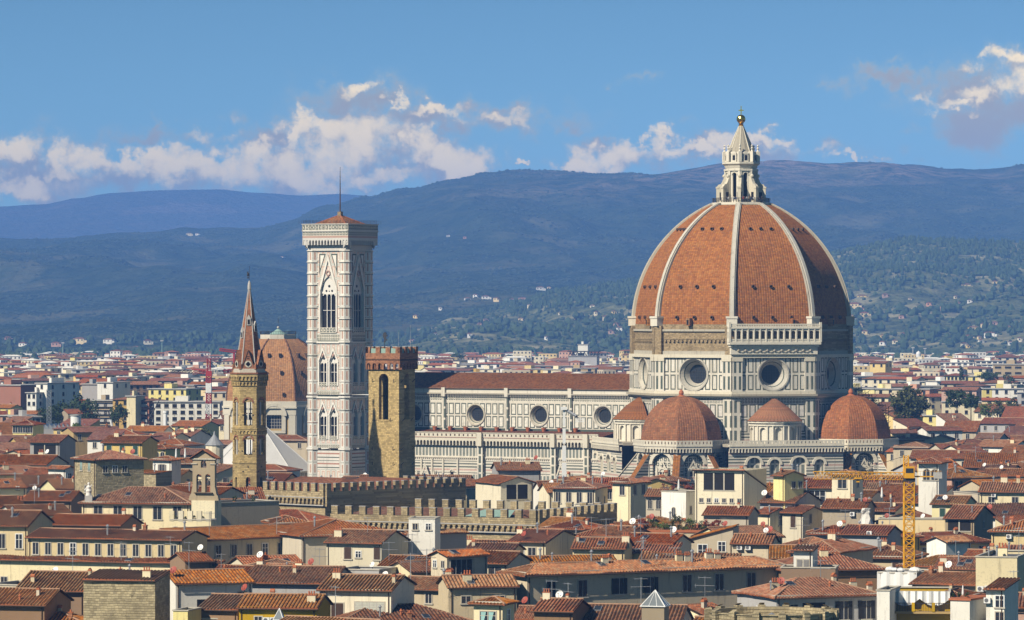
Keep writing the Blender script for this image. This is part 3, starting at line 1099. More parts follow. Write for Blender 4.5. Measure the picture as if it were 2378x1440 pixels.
    for k in range(8):
        w = oct_at(L, 45 * k, 4.9)
        L.box(w / 2 - .75, -.05, 99.0, w / 2 + .75, .3, 101.3, marble)
        L.box(w / 2 - .42, -.1, 99.4, w / 2 + .42, -.02, 100.9, m_void)
        L.arch_ring(w / 2, 101.2, .0, .8, -.15, .4, marble, 8)
        L.box(-.45, -.5, 99.0, .45, .4, 102.0, marble)
        L.at()
        a = radians(45 * k + 22.5)
        x, y = 4.85 * sin(a), -4.85 * cos(a)
        L.lathe([(.42, 102.), (.18, 102.5), (.42, 102.9), (.12, 103.3), (.34, 103.7), (0, 104.1)], 6, marble, 0, x, y)
    L.build('lantern_crown', body)
    L = MB()
    for k in range(8):
        a = 45 * k + 22.5
        # volute buttress: radial slab with a curved back and a small passage
        L.at(a, 0, 0)
        prof = [(-7.2, 87.2), (-7.2, 91.6), (-6.6, 92.4), (-5.9, 92.6), (-5.5, 93.2), (-5.0, 94.4), (-4.5, 95.0), (-4.1, 95.0), (-4.1, 87.2)]
        for s_ in (-.5, .5):
            pts = [(s_, y, z) for (y, z) in prof]
            L.face(pts if s_ < 0 else pts[::-1], marble)
        for (p, q) in zip(prof, prof[1:]):
            L.quad((-.5, p[0], p[1]), (.5, p[0], p[1]), (.5, q[0], q[1]), (-.5, q[0], q[1]), marble)
        L.box(-.62, -7.35, 91.3, .62, -6.4, 91.8, marble)
        L.box(-.7, -6.2, 88.0, .7, -5.3, 90.2, m_void)
        L.ball((0, -4.9, 94.9), .55, marble, 8, 5)
    L.build('lantern_buttresses', body)
    L = MB()
    L.lathe([(3.9, 101.9), (3.3, 103.2), (.75, 109.4), (.5, 109.6)], 16, marble_dk)
    for k in range(8):
        a = radians(45 * k + 22.5)
        L.tube((3.85 * sin(a), -3.85 * cos(a), 101.9), (.7 * sin(a), -.7 * cos(a), 109.4), .24, marble, 5, .12)
    L.build('lantern_cone', body)
    L = MB()
    L.lathe([(.45, 109.4), (.8, 109.7), (.5, 110.0), (.9, 110.15), (.4, 110.3)], 12, m_gold)
    L.ball((0, 0, 111.5), 1.3, m_gold, 24, 14)
    for p in L.f:
        pass
    orb = L.build('orb', body)
    orb.data.shade_smooth()
    L = MB()
    L.at(30)
    L.box(-.13, -.13, 112.7, .13, .13, 115.3, m_gold)
    L.box(-.75, -.12, 113.9, .75, .12, 114.2, m_gold)
    L.box(-.22, -.15, 113.8, .22, .15, 114.3, m_gold)
    L.build('cross', body)
    L = MB()
    for k in range(8):
        w = oct_at(L, 45 * k, 8.5)
        for i in range(9):
            x = i * w / 8
            L.box(x - .05, .05, 87.2, x + .05, .15, 88.5, m_iron)
        for z in (87.7, 88.1, 88.5):
            L.box(0, .06, z - .04, w, .14, z + .04, m_iron)
    L.build('railing', body)
    L = MB()
    for k in range(8):
        w = oct_at(L, 45 * k, 8.9)
        L.box(-.05, -.3, 85.0, w + .05, 1.2, 86.1, marble)
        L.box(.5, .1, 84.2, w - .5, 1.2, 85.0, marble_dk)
    L.build('dome_collar', C)
    # ---- nave
    xw, xe = -114., -26.
    g = MB()
    g.at(0, xw, -11)
    Wn = xe - xw
    oc = [-39.7, -61.3, -83., -104.6]
    wins = [(x - xw - 2.95, x - xw + 2.95, 24.9, 2.95, 'o') for x in oc]
    g.quad((0, 0, 18.5), (Wn, 0, 18.5), (Wn, 0, 20.2), (0, 0, 20.2), m_band)
    g.wall(Wn, 20.9, 28.5, m_clere, wins, round(Wn / 2.16), 2, 1., marble)
    g.quad((0, 0, 20.2), (Wn, 0, 20.2), (Wn, 0, 20.9), (0, 0, 20.9), m_green)
    g.quad((0, 0, 28.5), (Wn, 0, 28.5), (Wn, 0, 29.0), (0, 0, 29.0), marble)
    g.quad((0, 0, 29.0), (Wn, 0, 29.0), (Wn, 0, 30.2), (0, 0, 30.2), m_lozenge, round(Wn / .8), 1)
    g.box(0, -.3, 30.2, Wn, .4, 30.5, marble)
    for i in range(int(Wn / .9)):
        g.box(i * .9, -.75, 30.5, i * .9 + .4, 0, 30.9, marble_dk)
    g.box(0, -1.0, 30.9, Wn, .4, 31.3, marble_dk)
    g.box(0, -.35, 31.3, Wn, .4, 32.5, marble)
    g.box(0, -.6, 32.5, Wn, .4, 32.75, marble_dk)
    for x in (-93.8, -72.1, -50.5):
        g.box(x - xw - .5, -.5, 20.2, x - xw + .5, 0, 30.2, m_pil, .6, 3)
        g.box(x - xw - .6, -1.05, 30.2, x - xw + .6, 0, 32.9, marble)
    g.at()
    g.box(xw, -10.9, 0, xw + 1, 10.9, 32.7, marble)
    g.box(xw, 9.9, 0, xe, 11, 32.7, marble)
    g.face([(xw, -11, 32.7), (xw, 11, 32.7), (xw, 0, 37.2)], marble)
    g.build('nave', C)
    for x in oc:
        t = MB()
        t.at(0, x, -11)
        oculus(C, t.T, 0, 24.9, 2.9, 2.05, 1.2)
    g = MB()
    for sgn in (1, -1):
        P = [(xw - .3, -11.9 * sgn, 32.6), (xe + 1, -11.9 * sgn, 32.6), (xe + 1, 0, 37.2), (xw - .3, 0, 37.2)]
        g.quad(*P, m_nave_t, Wn, 12.7)
    g.build('nave_roof', C)
    # ---- aisle with its parapet
    g = MB()
    g.at(0, xw, -21.5)
    Wa = 79.
    g.quad((0, 0, 0), (Wa, 0, 0), (Wa, 0, 5.2), (0, 0, 5.2), m_low, 33, 1)
    g.quad((0, 0, 5.2), (Wa, 0, 5.2), (Wa, 0, 7.6), (0, 0, 7.6), m_strip, 66, 1)
    g.quad((0, 0, 7.6), (Wa, 0, 7.6), (Wa, 0, 12.3), (0, 0, 12.3), m_band)
    g.box(0, -.35, 12.3, Wa, 0, 12.6, marble)
    for i in range(int(Wa / .7)):
        g.box(i * .7, -.25, 11.95, i * .7 + .33, 0, 12.3, marble)
    g.quad((0, 0, 12.6), (Wa, 0, 12.6), (Wa, 0, 15.7), (0, 0, 15.7), m_strip, 68, 1)
    g.box(0, -.2, 15.7, Wa, 0, 16.0, marble)
    corbel_band(g, 0, Wa, 16.0, 18.3, marble, 1.15, .9)
    g.box(0, -1.05, 18.3, Wa, .2, 18.5, m_pink)
    balustrade(g, 0, Wa, 18.5, 19.7, marble, 1.5, .3, -1.0, .3)
    g.box(0, -1.15, 19.7, Wa, -.6, 19.9, marble)
    for x in (39.3, 64., 75., 14.):
        g.box(x - .9, -1.3, 0, x + .9, 0, 15.9, m_pil, 1, 6)
        g.box(x - .8, -1.9, 15.9, x + .8, -.9, 19.9, marble)
    for x in (18.5, 22.2, 26., 31., 46., 50., 54.):
        g.box(x - .25, -.35, 3, x + .25, 0, 11.9, marble)
    for (x, h) in ((20.3, 3.2), (66.5, 3.8)):
        for s_ in (-1, 1):
            g.face([(x, -1.2, 5.5 + h * 1.35), (x + s_ * 2.6, -1.2, 2.8), (x + s_ * 3.2, -1.2, 2.8), (x, -1.2, 6.6 + h * 1.35)], marble)
        g.face([(x, -.9, 5.4 + h * 1.35), (x - 2.6, -.9, 2.8), (x + 2.6, -.9, 2.8)], m_band)
        for s_ in (-3., 3.):
            g.box(x + s_ - .3, -1.3, 0, x + s_ + .3, -.5, 7.2, marble)
            g.lathe([(.4, 7.2), (.0, 9.4)], 4, marble, pi / 4, x + s_, -.9)
    for x in (29.,):
        g.box(x - .5, -.06, 2.5, x + .5, 0, 8.2, m_void)
        g.arch_ring(x, 8.2, .5, .8, -.25, 0, marble, 8)
    g.build('aisle', C)
    g = MB()
    g.quad((xw, -21.6, 18.9), (xw + Wa, -21.6, 18.9), (xw + Wa, -10.8, 20.3), (xw, -10.8, 20.3), m_nave_t, Wa, 11)
    g.build('aisle_roof', C)
    # ---- tribunes, one half octagon with a dome to the south, east and north
    TR = 12.6
    first = None
    for ti, phi in enumerate((0, 90, 180)):
        a = radians(phi)
        td = 35.3 if phi == 90 else 37.2
        cx, cy = td * sin(a), -td * cos(a)
        g = MB()
        dm = MB()
        sp = MB()
        for k in range(-2, 3):
            f = phi + 45 * k
            w = oct_at(g, f, TR, cx, cy)
            arch = [(w / 2 - 2.95, w / 2 + 2.95, 9.2, 12.6, 'a')]
            g.wall(w, 0, 16.2, m_band, arch, dep=.9)
            g.quad((1.2, .9, 9), (w - 1.2, .9, 9), (w - 1.2, .9, 16), (1.2, .9, 16), m_lozenge, 6, 5)
            g.arch_ring(w / 2, 12.6, 2.95, 3.9, -.4, .1, marble, 14)
            g.arch_ring(w / 2, 12.6, 2.3, 2.7, .55, .9, m_green, 12)
            # gabled two-light window
            g.box(w / 2 - 1.25, .35, 0, w / 2 + 1.25, .9, 11.2, marble)
            g.box(w / 2 - .85, .3, 2.5, w / 2 + .85, .36, 10.4, m_void)
            g.box(w / 2 - .1, .2, 2.5, w / 2 + .1, .3, 10.4, marble)
            g.arch_ring(w / 2, 10.4, .85, 1.3, .1, .9, marble, 8)
            for s_ in (-1, 1):
                g.face([(w / 2, .05, 14.0), (w / 2 + s_ * 1.7, .05, 10.8), (w / 2 + s_ * 1.3, .05, 10.8), (w / 2, .05, 13.1)], marble)
                g.box(w / 2 + s_ * 1.6 - .25, -.2, 0, w / 2 + s_ * 1.6 + .25, .5, 11.5, marble)
            for x in (0, w - .9):
                g.box(x, -.3, 0, x + .9, 0, 16.2, m_strip, 1, 5)
            corbel_band(g, -.3, w + .3, 15.9, 17.6, marble, .95, .9)
            g.box(-.5, -1.1, 17.6, w + .5, .3, 18.0, marble)
            balustrade(g, -.45, w + .45, 18.0, 19.3, marble, 1.1, .3, -1.05, .3)
            # dome
            rs = TR - 1.1
            ww = oct_at(dm, f, rs, cx, cy)
            dm.at()
            vv = 0
            N = 12
            for i in range(N):
                t0, t1 = i / N * pi / 2 * .93, (i + 1) / N * pi / 2 * .93
                ra, rb = rs * cos(t0) ** .92, rs * cos(t1) ** .92
                za, zb = 18.6 + 13.0 * sin(t0), 18.6 + 13.0 * sin(t1)
                c0, c1 = radians(f - 22.5), radians(f + 22.5)
                P = [(cx + r * sin(q), cy - r * cos(q), z) for (r, z, q) in ((ra, za, c0), (ra, za, c1), (rb, zb, c1), (rb, zb, c0))]
                sl = math.hypot(ra - rb, zb - za)
                dm.face(P, m_dome2, [(-ra * SIN8, vv), (ra * SIN8, vv), (rb * SIN8, vv + sl), (-rb * SIN8, vv + sl)])
                vv += sl
            if k == 2:
                dm.lathe([(1.5, 31.2), (1.0, 31.7), (.55, 31.9), (.75, 32.4), (.6, 33.0), (0, 33.6)], 10, m_terra, 0, cx, cy)
        for k in range(-2, 2):
            # sloping spur buttress at each corner, its back tiled
            f = phi + 45 * k + 22.5
            sp.at(f, cx, cy)
            prof = [(-TR + .5, 15.6), (-TR - 8.3, 5.0), (-TR - 8.3, 0), (-TR + .5, 0)]
            for s_ in (-.75, .75):
                pts = [(s_, y, z) for (y, z) in prof]
                sp.face(pts if s_ < 0 else pts[::-1], m_band)
            sp.quad((-.75, -TR - 8.3, 0), (.75, -TR - 8.3, 0), (.75, -TR - 8.3, 5.0), (-.75, -TR - 8.3, 5.0), m_band)
            sp.quad((-1.0, -TR - 8.7, 4.8), (1.0, -TR - 8.7, 4.8), (1.0, -TR + .4, 15.9), (-1.0, -TR + .4, 15.9), m_dome2)
            for s_ in (-1.0, 1.0):
                sp.quad((s_, -TR - 8.7, 4.5), (s_, -TR - 8.7, 4.8), (s_, -TR + .4, 15.9), (s_, -TR + .4, 15.6), marble)
        wl = g.build('tribune', C)
        dm.build('tribune_dome', wl)
        sp.build('spur_buttresses', wl)
    # ---- blocks between the tribunes
    g = MB()
    for phi in (45, 135, 315, 225):
        w = oct_at(g, phi, 44.5)
        g.wall(w, 0, 16.2, m_band, [(w / 2 - 11.6, w / 2 - 7.4, 9.5, 12.4, 'a'), (w / 2 - 4.9, w / 2 - 1.8, 9.5, 12.6, 'a'), (w / 2 + 1.8, w / 2 + 6.0, 9.5, 12.4, 'a'), (w / 2 + 8.4, w / 2 + 11.4, 9.5, 12.6, 'a')], dep=.7, rev=marble)
        g.quad((2, .7, 9.3), (w - 2, .7, 9.3), (w - 2, .7, 15.9), (2, .7, 15.9), m_strip, 20, 2)
        for (c, r) in ((-9.5, 2.1), (-3.35, 1.55), (3.9, 2.1), (9.9, 1.5)):
            g.arch_ring(w / 2 + c, 12.4, r, r + .7, -.3, .1, marble, 12)
        corbel_band(g, 0, w, 15.9, 17.6, marble, .95, .9)
        g.box(0, -1.1, 17.6, w, .3, 18.0, marble)
        balustrade(g, 0, w, 18.0, 19.3, marble, 1.1, .3, -1.05, .3)
        g.box(0, .3, 17.4, w, 14, 18.2, marble_dk)
        g.at()
    g.build('sacristy_walls', C)
    # ---- round exedrae with conical tiled roofs
    for phi in (45, 315, 135, 225):
        a = radians(phi)
        cx, cy = 30.6 * sin(a), -30.6 * cos(a)
        g = MB()
        n = 10
        r = 7.3
        for k in range(n):
            f = phi - 90 + 180 * (k + .5) / n
            b = radians(f)
            w = 2 * r * sin(pi / (2 * n)) + .02
            A = r * cos(pi / (2 * n))
            g.at(f, cx + sin(b) * A - cos(b) * w / 2, cy - cos(b) * A - sin(b) * w / 2)
            if k % 2 == 0:
                g.wall(w, 18.2, 24.0, marble, [(.22, w - .22, 18.6, 21.8, 'a')], dep=.7)
                g.quad((0, .7, 18.2), (w, .7, 18.2), (w, .7, 23.6), (0, .7, 23.6), marble)
            else:
                g.quad((0, 0, 18.2), (w, 0, 18.2), (w, 0, 24.0), (0, 0, 24.0), marble)
                for x in (.35, w - .35):
                    g.lathe([(.22, 18.2), (.22, 23.0), (.32, 23.2)], 8, marble, 0, x, -.25)
            g.box(-.1, -.35, 23.2, w + .1, .1, 23.6, marble)
            g.box(-.15, -.6, 24.0, w + .15, .1, 24.5, marble)
        g.at()
        e = g.build('exedra', C)
        g = MB()
        nn = 24
        for k in range(nn):
            b0, b1 = radians(phi - 90 + 180 * k / nn), radians(phi - 90 + 180 * (k + 1) / nn)
            for (ra, za, rb, zb) in ((8.1, 24.5, 4.2, 28.3), (4.2, 28.3, .6, 30.8)):
                P = [(cx + q * sin(b), cy - q * cos(b), z) for (q, z, b) in ((ra, za, b0), (ra, za, b1), (rb, zb, b1), (rb, zb, b0))]
                g.quad(*P, m_nave_t if False else m_dome2, 1.05, 5)
        g.build('conical_roof', e)
    return C


cath = build_cathedral()


def pot_mesh():
    g = MB()
    g.lathe([(.45, 0), (.62, .7), (.75, 1.05), (.75, 1.2), (.6, 1.2), (.55, .9), (0, .9)], 10, m_terra)
    return g


def cath_world(x, y, z):
    c, s_ = cos(radians(CA)), sin(radians(CA))
    return (CX + x * c - y * s_, CY + x * s_ + y * c, z)


pm = None
for i in range(10):
    p = cath_world(-96.5 + i * 5.35, -12.2, 20.05)
    if pm is None:
        pot = pm = pot_mesh().build('flower_pot')
    else:
        pot = link('flower_pot', pm.data)
    pot.location = p
    tag(pot, 'terracotta pot on the long tiled ledge under the cathedral nave windows', 'pot', 'row of pots on the cathedral ledge')
# ---------------------------------------------------------------- towers and domes
def lancets(g, cx, n, wd, z0, zs, ring, pit=.9, mull=.22, mat=None):
    """a pointed window of n lights inside a moulded arch, in a wall hole that must already be there: glass dark behind, mullions, tracery"""
    mat = mat or m_campw
    W2 = n * wd + (n - 1) * mull
    for i in range(n):
        x = cx - W2 / 2 + i * (wd + mull)
        if i:
            g.box(x - mull, pit * .45, z0, x, pit * .75, zs + wd * .5, mat)
        g.arch_ring(x + wd / 2, zs, wd * .42, wd * .5 + mull, pit * .45, pit * .75, mat, 8)
    g.box(cx - W2 / 2, pit * .4, (z0 + zs) / 2 + .3, cx + W2 / 2, pit * .6, (z0 + zs) / 2 + .45, mat)


def build_campanile():
    lx, ly = -115.6, -35.0
    p = cath_world(lx, ly, 0)
    T = thing('campanile', 'tall slender marble bell tower with pink and green inlay and red roof', 'bell tower', p, CA - 1.0)
    H = 6.35            # half width
    body = MB()
    win = []
    for phi in (0, 90, 180, 270):
        s_, c_ = sin(radians(phi)), cos(radians(phi))
        body.at(phi, s_ * H - c_ * H, -c_ * H - s_ * H)
        w = 2 * H
        # lower storeys
        body.quad((0, 0, 0), (w, 0, 0), (w, 0, 9), (0, 0, 9), m_camp, 7, 2)
        body.quad((0, 0, 9), (w, 0, 9), (w, 0, 14.6), (0, 0, 14.6), m_band2)
        for (z0, z1) in ((15.2, 29.9), (31.0, 46.2)):
            hs = []
            for cx in (w / 2 - 1.85, w / 2 + 1.85):
                hs.append((cx - 1.25, cx + 1.25, z0 + 3.6, z0 + 9.2, 'p'))
            body.wall(w, z0 + 1.0, z1, m_camp, hs, 7, 4, 1.1, m_campw)
            body.quad((0, 0, z0), (w, 0, z0), (w, 0, z0 + 1.0), (0, 0, z0 + 1.0), m_lozenge, 16, 1)
            for cx in (w / 2 - 1.85, w / 2 + 1.85):
                for sg in (-1, 1):
                    body.face([(cx, -.3, z0 + 14.), (cx + sg * 1.9, -.3, z0 + 9.6), (cx + sg * 1.45, -.3, z0 + 9.6), (cx, -.3, z0 + 13.0)], m_campw)
                    body.quad((cx, -.3, z0 + 14), (cx, 0, z0 + 14), (cx + sg * 1.9, 0, z0 + 9.6), (cx + sg * 1.9, -.3, z0 + 9.6), m_campw)
                    body.box(cx + sg * 1.5 - .2, -.25, z0 + 2.6, cx + sg * 1.5 + .2, 0, z0 + 10.5, m_campw)
                body.box(cx - 1.35, -.2, z0 + 2.4, cx + 1.35, 0, z0 + 3.6, m_lozenge, 3, 1)
                body.ball((cx, -.12, z0 + 11.6), .45, m_pink, 8, 5)
            body.box(-.2, -.45, z1, w + .2, .2, z1 + .5, m_campw)
            body.box(-.1, -.2, z1 + .5, w + .1, .2, z1 + .8, m_green)
        # top storey with the great three-light window
        z0, z1 = 47.0, 73.6
        body.quad((0, 0, z0), (w, 0, z0), (w, 0, z0 + 1.7), (0, 0, z0 + 1.7), m_lozenge, 16, 2)
        body.wall(w, z0 + 1.7, z1, m_camp, [(w / 2 - 2.75, w / 2 + 2.75, z0 + 3.8, z0 + 14.2, 'p')], 7, 6, 1.5, m_campw)
        for sg in (-1, 1):
            body.face([(w / 2, -.35, 72.4), (w / 2 + sg * 3.3, -.35, z0 + 15), (w / 2 + sg * 2.6, -.35, z0 + 15), (w / 2, -.35, 70.6)], m_campw)
            body.quad((w / 2, -.35, 72.4), (w / 2, 0, 72.4), (w / 2 + sg * 3.3, 0, z0 + 15), (w / 2 + sg * 3.3, -.35, z0 + 15), m_campw)
            body.face([(w / 2 + sg * .9, -.03, 72.6), (w / 2 + sg * 3.2, -.03, 72.6), (w / 2 + sg * 3.2, -.03, 66.5)], m_green)
            body.face([(w / 2 + sg * 1.4, -.06, 72.2), (w / 2 + sg * 2.8, -.06, 72.2), (w / 2 + sg * 2.8, -.06, 68.2)], m_campw)
            body.box(w / 2 + sg * 2.95 - .2, -.3, z0 + 2.5, w / 2 + sg * 2.95 + .2, 0, z0 + 16, m_campw)
        body.arch_ring(w / 2, 66.9, .5, .8, -.3, 0, m_pink, 12, 0, 2 * pi)
        body.box(w / 2 - 2.9, -.25, z0 + 2.2, w / 2 + 2.9, 0, z0 + 3.8, m_lozenge, 5, 1)
        for i in range(8):
            z = z0 + 3.2 + i * 3.35
            for (xa, xb) in ((-.1, w / 2 - 3.6), (w / 2 + 3.6, w + .1)):
                body.box(xa, -.1, z + .1, xb, 0, z + .26, m_green)
                body.box(xa, -.2, z + .28, xb, 0, z + .5, m_campw)
        body.quad((0, 0, z1), (w, 0, z1), (w, 0, z1 + .6), (0, 0, z1 + .6), m_lozenge, 17, 1)
        # corner turret of this side
        body.at(phi, s_ * H - c_ * H, -c_ * H - s_ * H)
        # dark backs and tracery
        for (zz, cxs, n, wd, dz0, dzs) in ((15.2, (w / 2 - 1.85, w / 2 + 1.85), 2, 1.0, 3.6, 8.9), (31.0, (w / 2 - 1.85, w / 2 + 1.85), 2, 1.0, 3.6, 8.9), (47.0, (w / 2,), 3, 1.22, 3.8, 13.2)):
            for cx in cxs:
                g = MB()
                g.T = body.T
                hw = 1.3 if n == 2 else 2.8
                top = zz + dzs + (3.2 if n == 2 else 6.0)
                g.quad((cx - hw, 1.0, zz + dz0 - .2), (cx + hw, 1.0, zz + dz0 - .2), (cx + hw, 1.0, top), (cx - hw, 1.0, top), m_void)
                lancets(g, cx, n, wd, zz + dz0, zz + dzs, .2)
                hh = zz + dzs + wd * .45
                # tracery field above the lights
                m = 8
                ww = 1.25 if n == 2 else 2.75
                zsp = zz + (9.2 if n == 2 else 14.2)
                for i in range(m):
                    xa, xb = cx - ww + 2 * ww * i / m, cx - ww + 2 * ww * (i + 1) / m
                    ta = zsp + sqrt(max(0, (2 * ww) ** 2 - (abs(xa - cx) + ww) ** 2))
                    tb = zsp + sqrt(max(0, (2 * ww) ** 2 - (abs(xb - cx) + ww) ** 2))
                    g.face([(xa, .5, hh + .1), (xb, .5, hh + .1), (xb, .5, max(tb, hh + .1)), (xa, .5, max(ta, hh + .1))], m_campw)
                for (ox, oz, rr) in (((0, 1.2, .3),) if n == 2 else ((0, 2.3, .42), (-1, .9, .34), (1, .9, .34), (0, .8, .2))):
                    g.disc(cx + ox, hh + oz, rr, .46, m_void, 10)
                win.append(g)
    body.at()
    for sx in (-1, 1):
        for sy in (-1, 1):
            cx, cy = sx * (H - .7), sy * (H - .7)
            R = 1.9
            for k in range(8):
                w = oct_at(body, 45 * k, R, cx, cy)
                for (z0, z1, nv) in ((0, 14.6, 4), (15.2, 29.9, 4), (31., 46.2, 4), (47., 73.6, 8)):
                    body.quad((0, 0, z0), (w, 0, z0), (w, 0, z1), (0, 0, z1), m_turret, 1, nv)
            body.at()
            for z in (14.6, 30.0, 46.3, 18.9, 22.6, 26.3, 34.7, 38.5, 42.3):
                big = z in (14.6, 30.0, 46.3)
                body.lathe([(R, z), (R + (.35 if big else .12), z + .1), (R + (.35 if big else .12), z + (.6 if big else .3)), (R, z + (.65 if big else .32))], 8, m_campw if big else m_band2, pi / 8, cx, cy)
            for i in range(8):
                z = 47 + 3.2 + i * 3.35
                body.lathe([(R, z - .3), (R + .2, z - .2), (R + .2, z + .1), (R, z + .14)], 8, m_campw, pi / 8, cx, cy)
                body.lathe([(R, z - .48), (R + .05, z - .46), (R + .05, z - .3), (R, z - .28)], 8, m_green, pi / 8, cx, cy)
    body.build('shaft', T)
    for g in win:
        g.build('window', T)
    # projecting gallery
    g = MB()
    Ho = 8.05
    for phi in (0, 90, 180, 270):
        s_, c_ = sin(radians(phi)), cos(radians(phi))
        g.at(phi, s_ * H - c_ * H, -c_ * H - s_ * H)
        w = 2 * H
        n = 15
        # corbels on curved brackets
        for i in range(n + 1):
            x = -1.4 + i * (w + 2.8) / n
            g.face([(x - .22, .1, 74.2), (x + .22, .1, 74.2), (x + .22, -1.6, 76.4), (x - .22, -1.6, 76.4)], m_campw)
            g.quad((x - .22, .1, 74.2), (x - .22, -1.6, 76.4), (x - .22, .1, 76.4), (x - .22, .1, 74.3), m_campw)
            g.quad((x + .22, .1, 74.2), (x + .22, -1.6, 76.4), (x + .22, .1, 76.4), (x + .22, .1, 74.3), m_campw)
        st = (w + 3.4) / n
        g.wall(w + 3.4, 75.2, 77.3, m_campw, [(-1.7 + i * st + .2, -1.7 + (i + 1) * st - .2, 75.201, 76.1, 'p') for i in range(n)], dep=1.2, x0=-1.7, y=-1.7)
        g.quad((-1.7, -1.7, 77.3), (w + 1.7, -1.7, 77.3), (w + 1.7, -1.7, 77.9), (-1.7, -1.7, 77.9), m_pink)
        g.quad((-1.7, -1.7, 77.9), (w + 1.7, -1.7, 77.9), (w + 1.7, -1.7, 79.2), (-1.7, -1.7, 79.2), m_lozenge, 16, 1)
        g.box(-1.9, -1.9, 79.2, w + 1.9, -1.2, 79.5, m_campw)
        g.wall(w + 3.6, 79.5, 81.3, m_lozenge, [(-1.8 + i * (w + 3.6) / 12 + .6, -1.8 + i * (w + 3.6) / 12 + .95, 80.4, .18, 'o') for i in range(12)], nu=14, nv=1, dep=.3, x0=-1.8, y=-1.75)
        g.box(-1.9, -1.95, 81.3, w + 1.9, -1.3, 81.5, m_campw)
    g.at()
    g.box(-H - .5, -H - .5, 73.5, H + .5, H + .5, 77.5, m_campw)
    g.box(-Ho + .3, -Ho + .3, 77.5, Ho - .3, Ho - .3, 79.8, m_campw)
    g.build('crown_gallery', T)
    g = MB()
    for phi in (0, 90, 180, 270):
        g.at(phi)
        g.face([(-6.9, -6.9, 80.6), (6.9, -6.9, 80.6), (.45, -.45, 84.0), (-.45, -.45, 84.0)], TILE['b'], [(-6.9, 0), (6.9, 0), (.5, 8), (-.5, 8)])
        g.tube((6.9, -6.9, 80.7), (.45, -.45, 84.05), .14, m_terra)
    g.at()
    g.box(-.6, -.6, 83.8, .6, .6, 85.2, m_brick)
    rf = g.build('roof', T)
    g = MB()
    g.tube((0, 0, 85.1), (0, 0, 92), .2, m_wood, 6, .15)
    g.tube((0, 0, 92), (0, 0, 98.5), .15, m_wood, 6, .05)
    g.build('pole', rf)
    g = MB()
    for phi in (0, 90, 180, 270):
        s_, c_ = sin(radians(phi)), cos(radians(phi))
        g.at(phi, s_ * H - c_ * H, -c_ * H - s_ * H)
        for i in range(16):
            g.box(-1.6 + i * 1.2, -1.6, 81.4, -1.55 + i * 1.2, -1.55, 82.5, m_iron)
        for z in (81.8, 82.15, 82.5):
            g.box(-1.6, -1.6, z - .02, 2 * H + 1.6, -1.56, z + .02, m_iron)
    g.build('railing', T)


build_campanile()


def merlons(parent, mesh, T0, L, z, step, w, y=0., n=None):
    n = n or max(2, round((L - w) / step) + 1)
    out = []
    for i in range(n):
        x = i * (L - w) / (n - 1) + w / 2
        q = MB()
        q.T = T0
        p = q.tp((x, y, z))
        o = link('merlon', mesh, parent, p)
        o.rotation_euler = (0, 0, atan2(T0[1], T0[0]))
        out.append(o)
    return out


def merlon_mesh(w, d, h, mat):
    g = MB()
    g.box(-w / 2, 0, 0, w / 2, d, h, mat)
    g.box(-w / 2 - .05, -.05, h, w / 2 + .05, d + .05, h + .1, m_conc)
    o = g.build('merlon')
    me = o.data
    bpy.data.objects.remove(o)
    return me


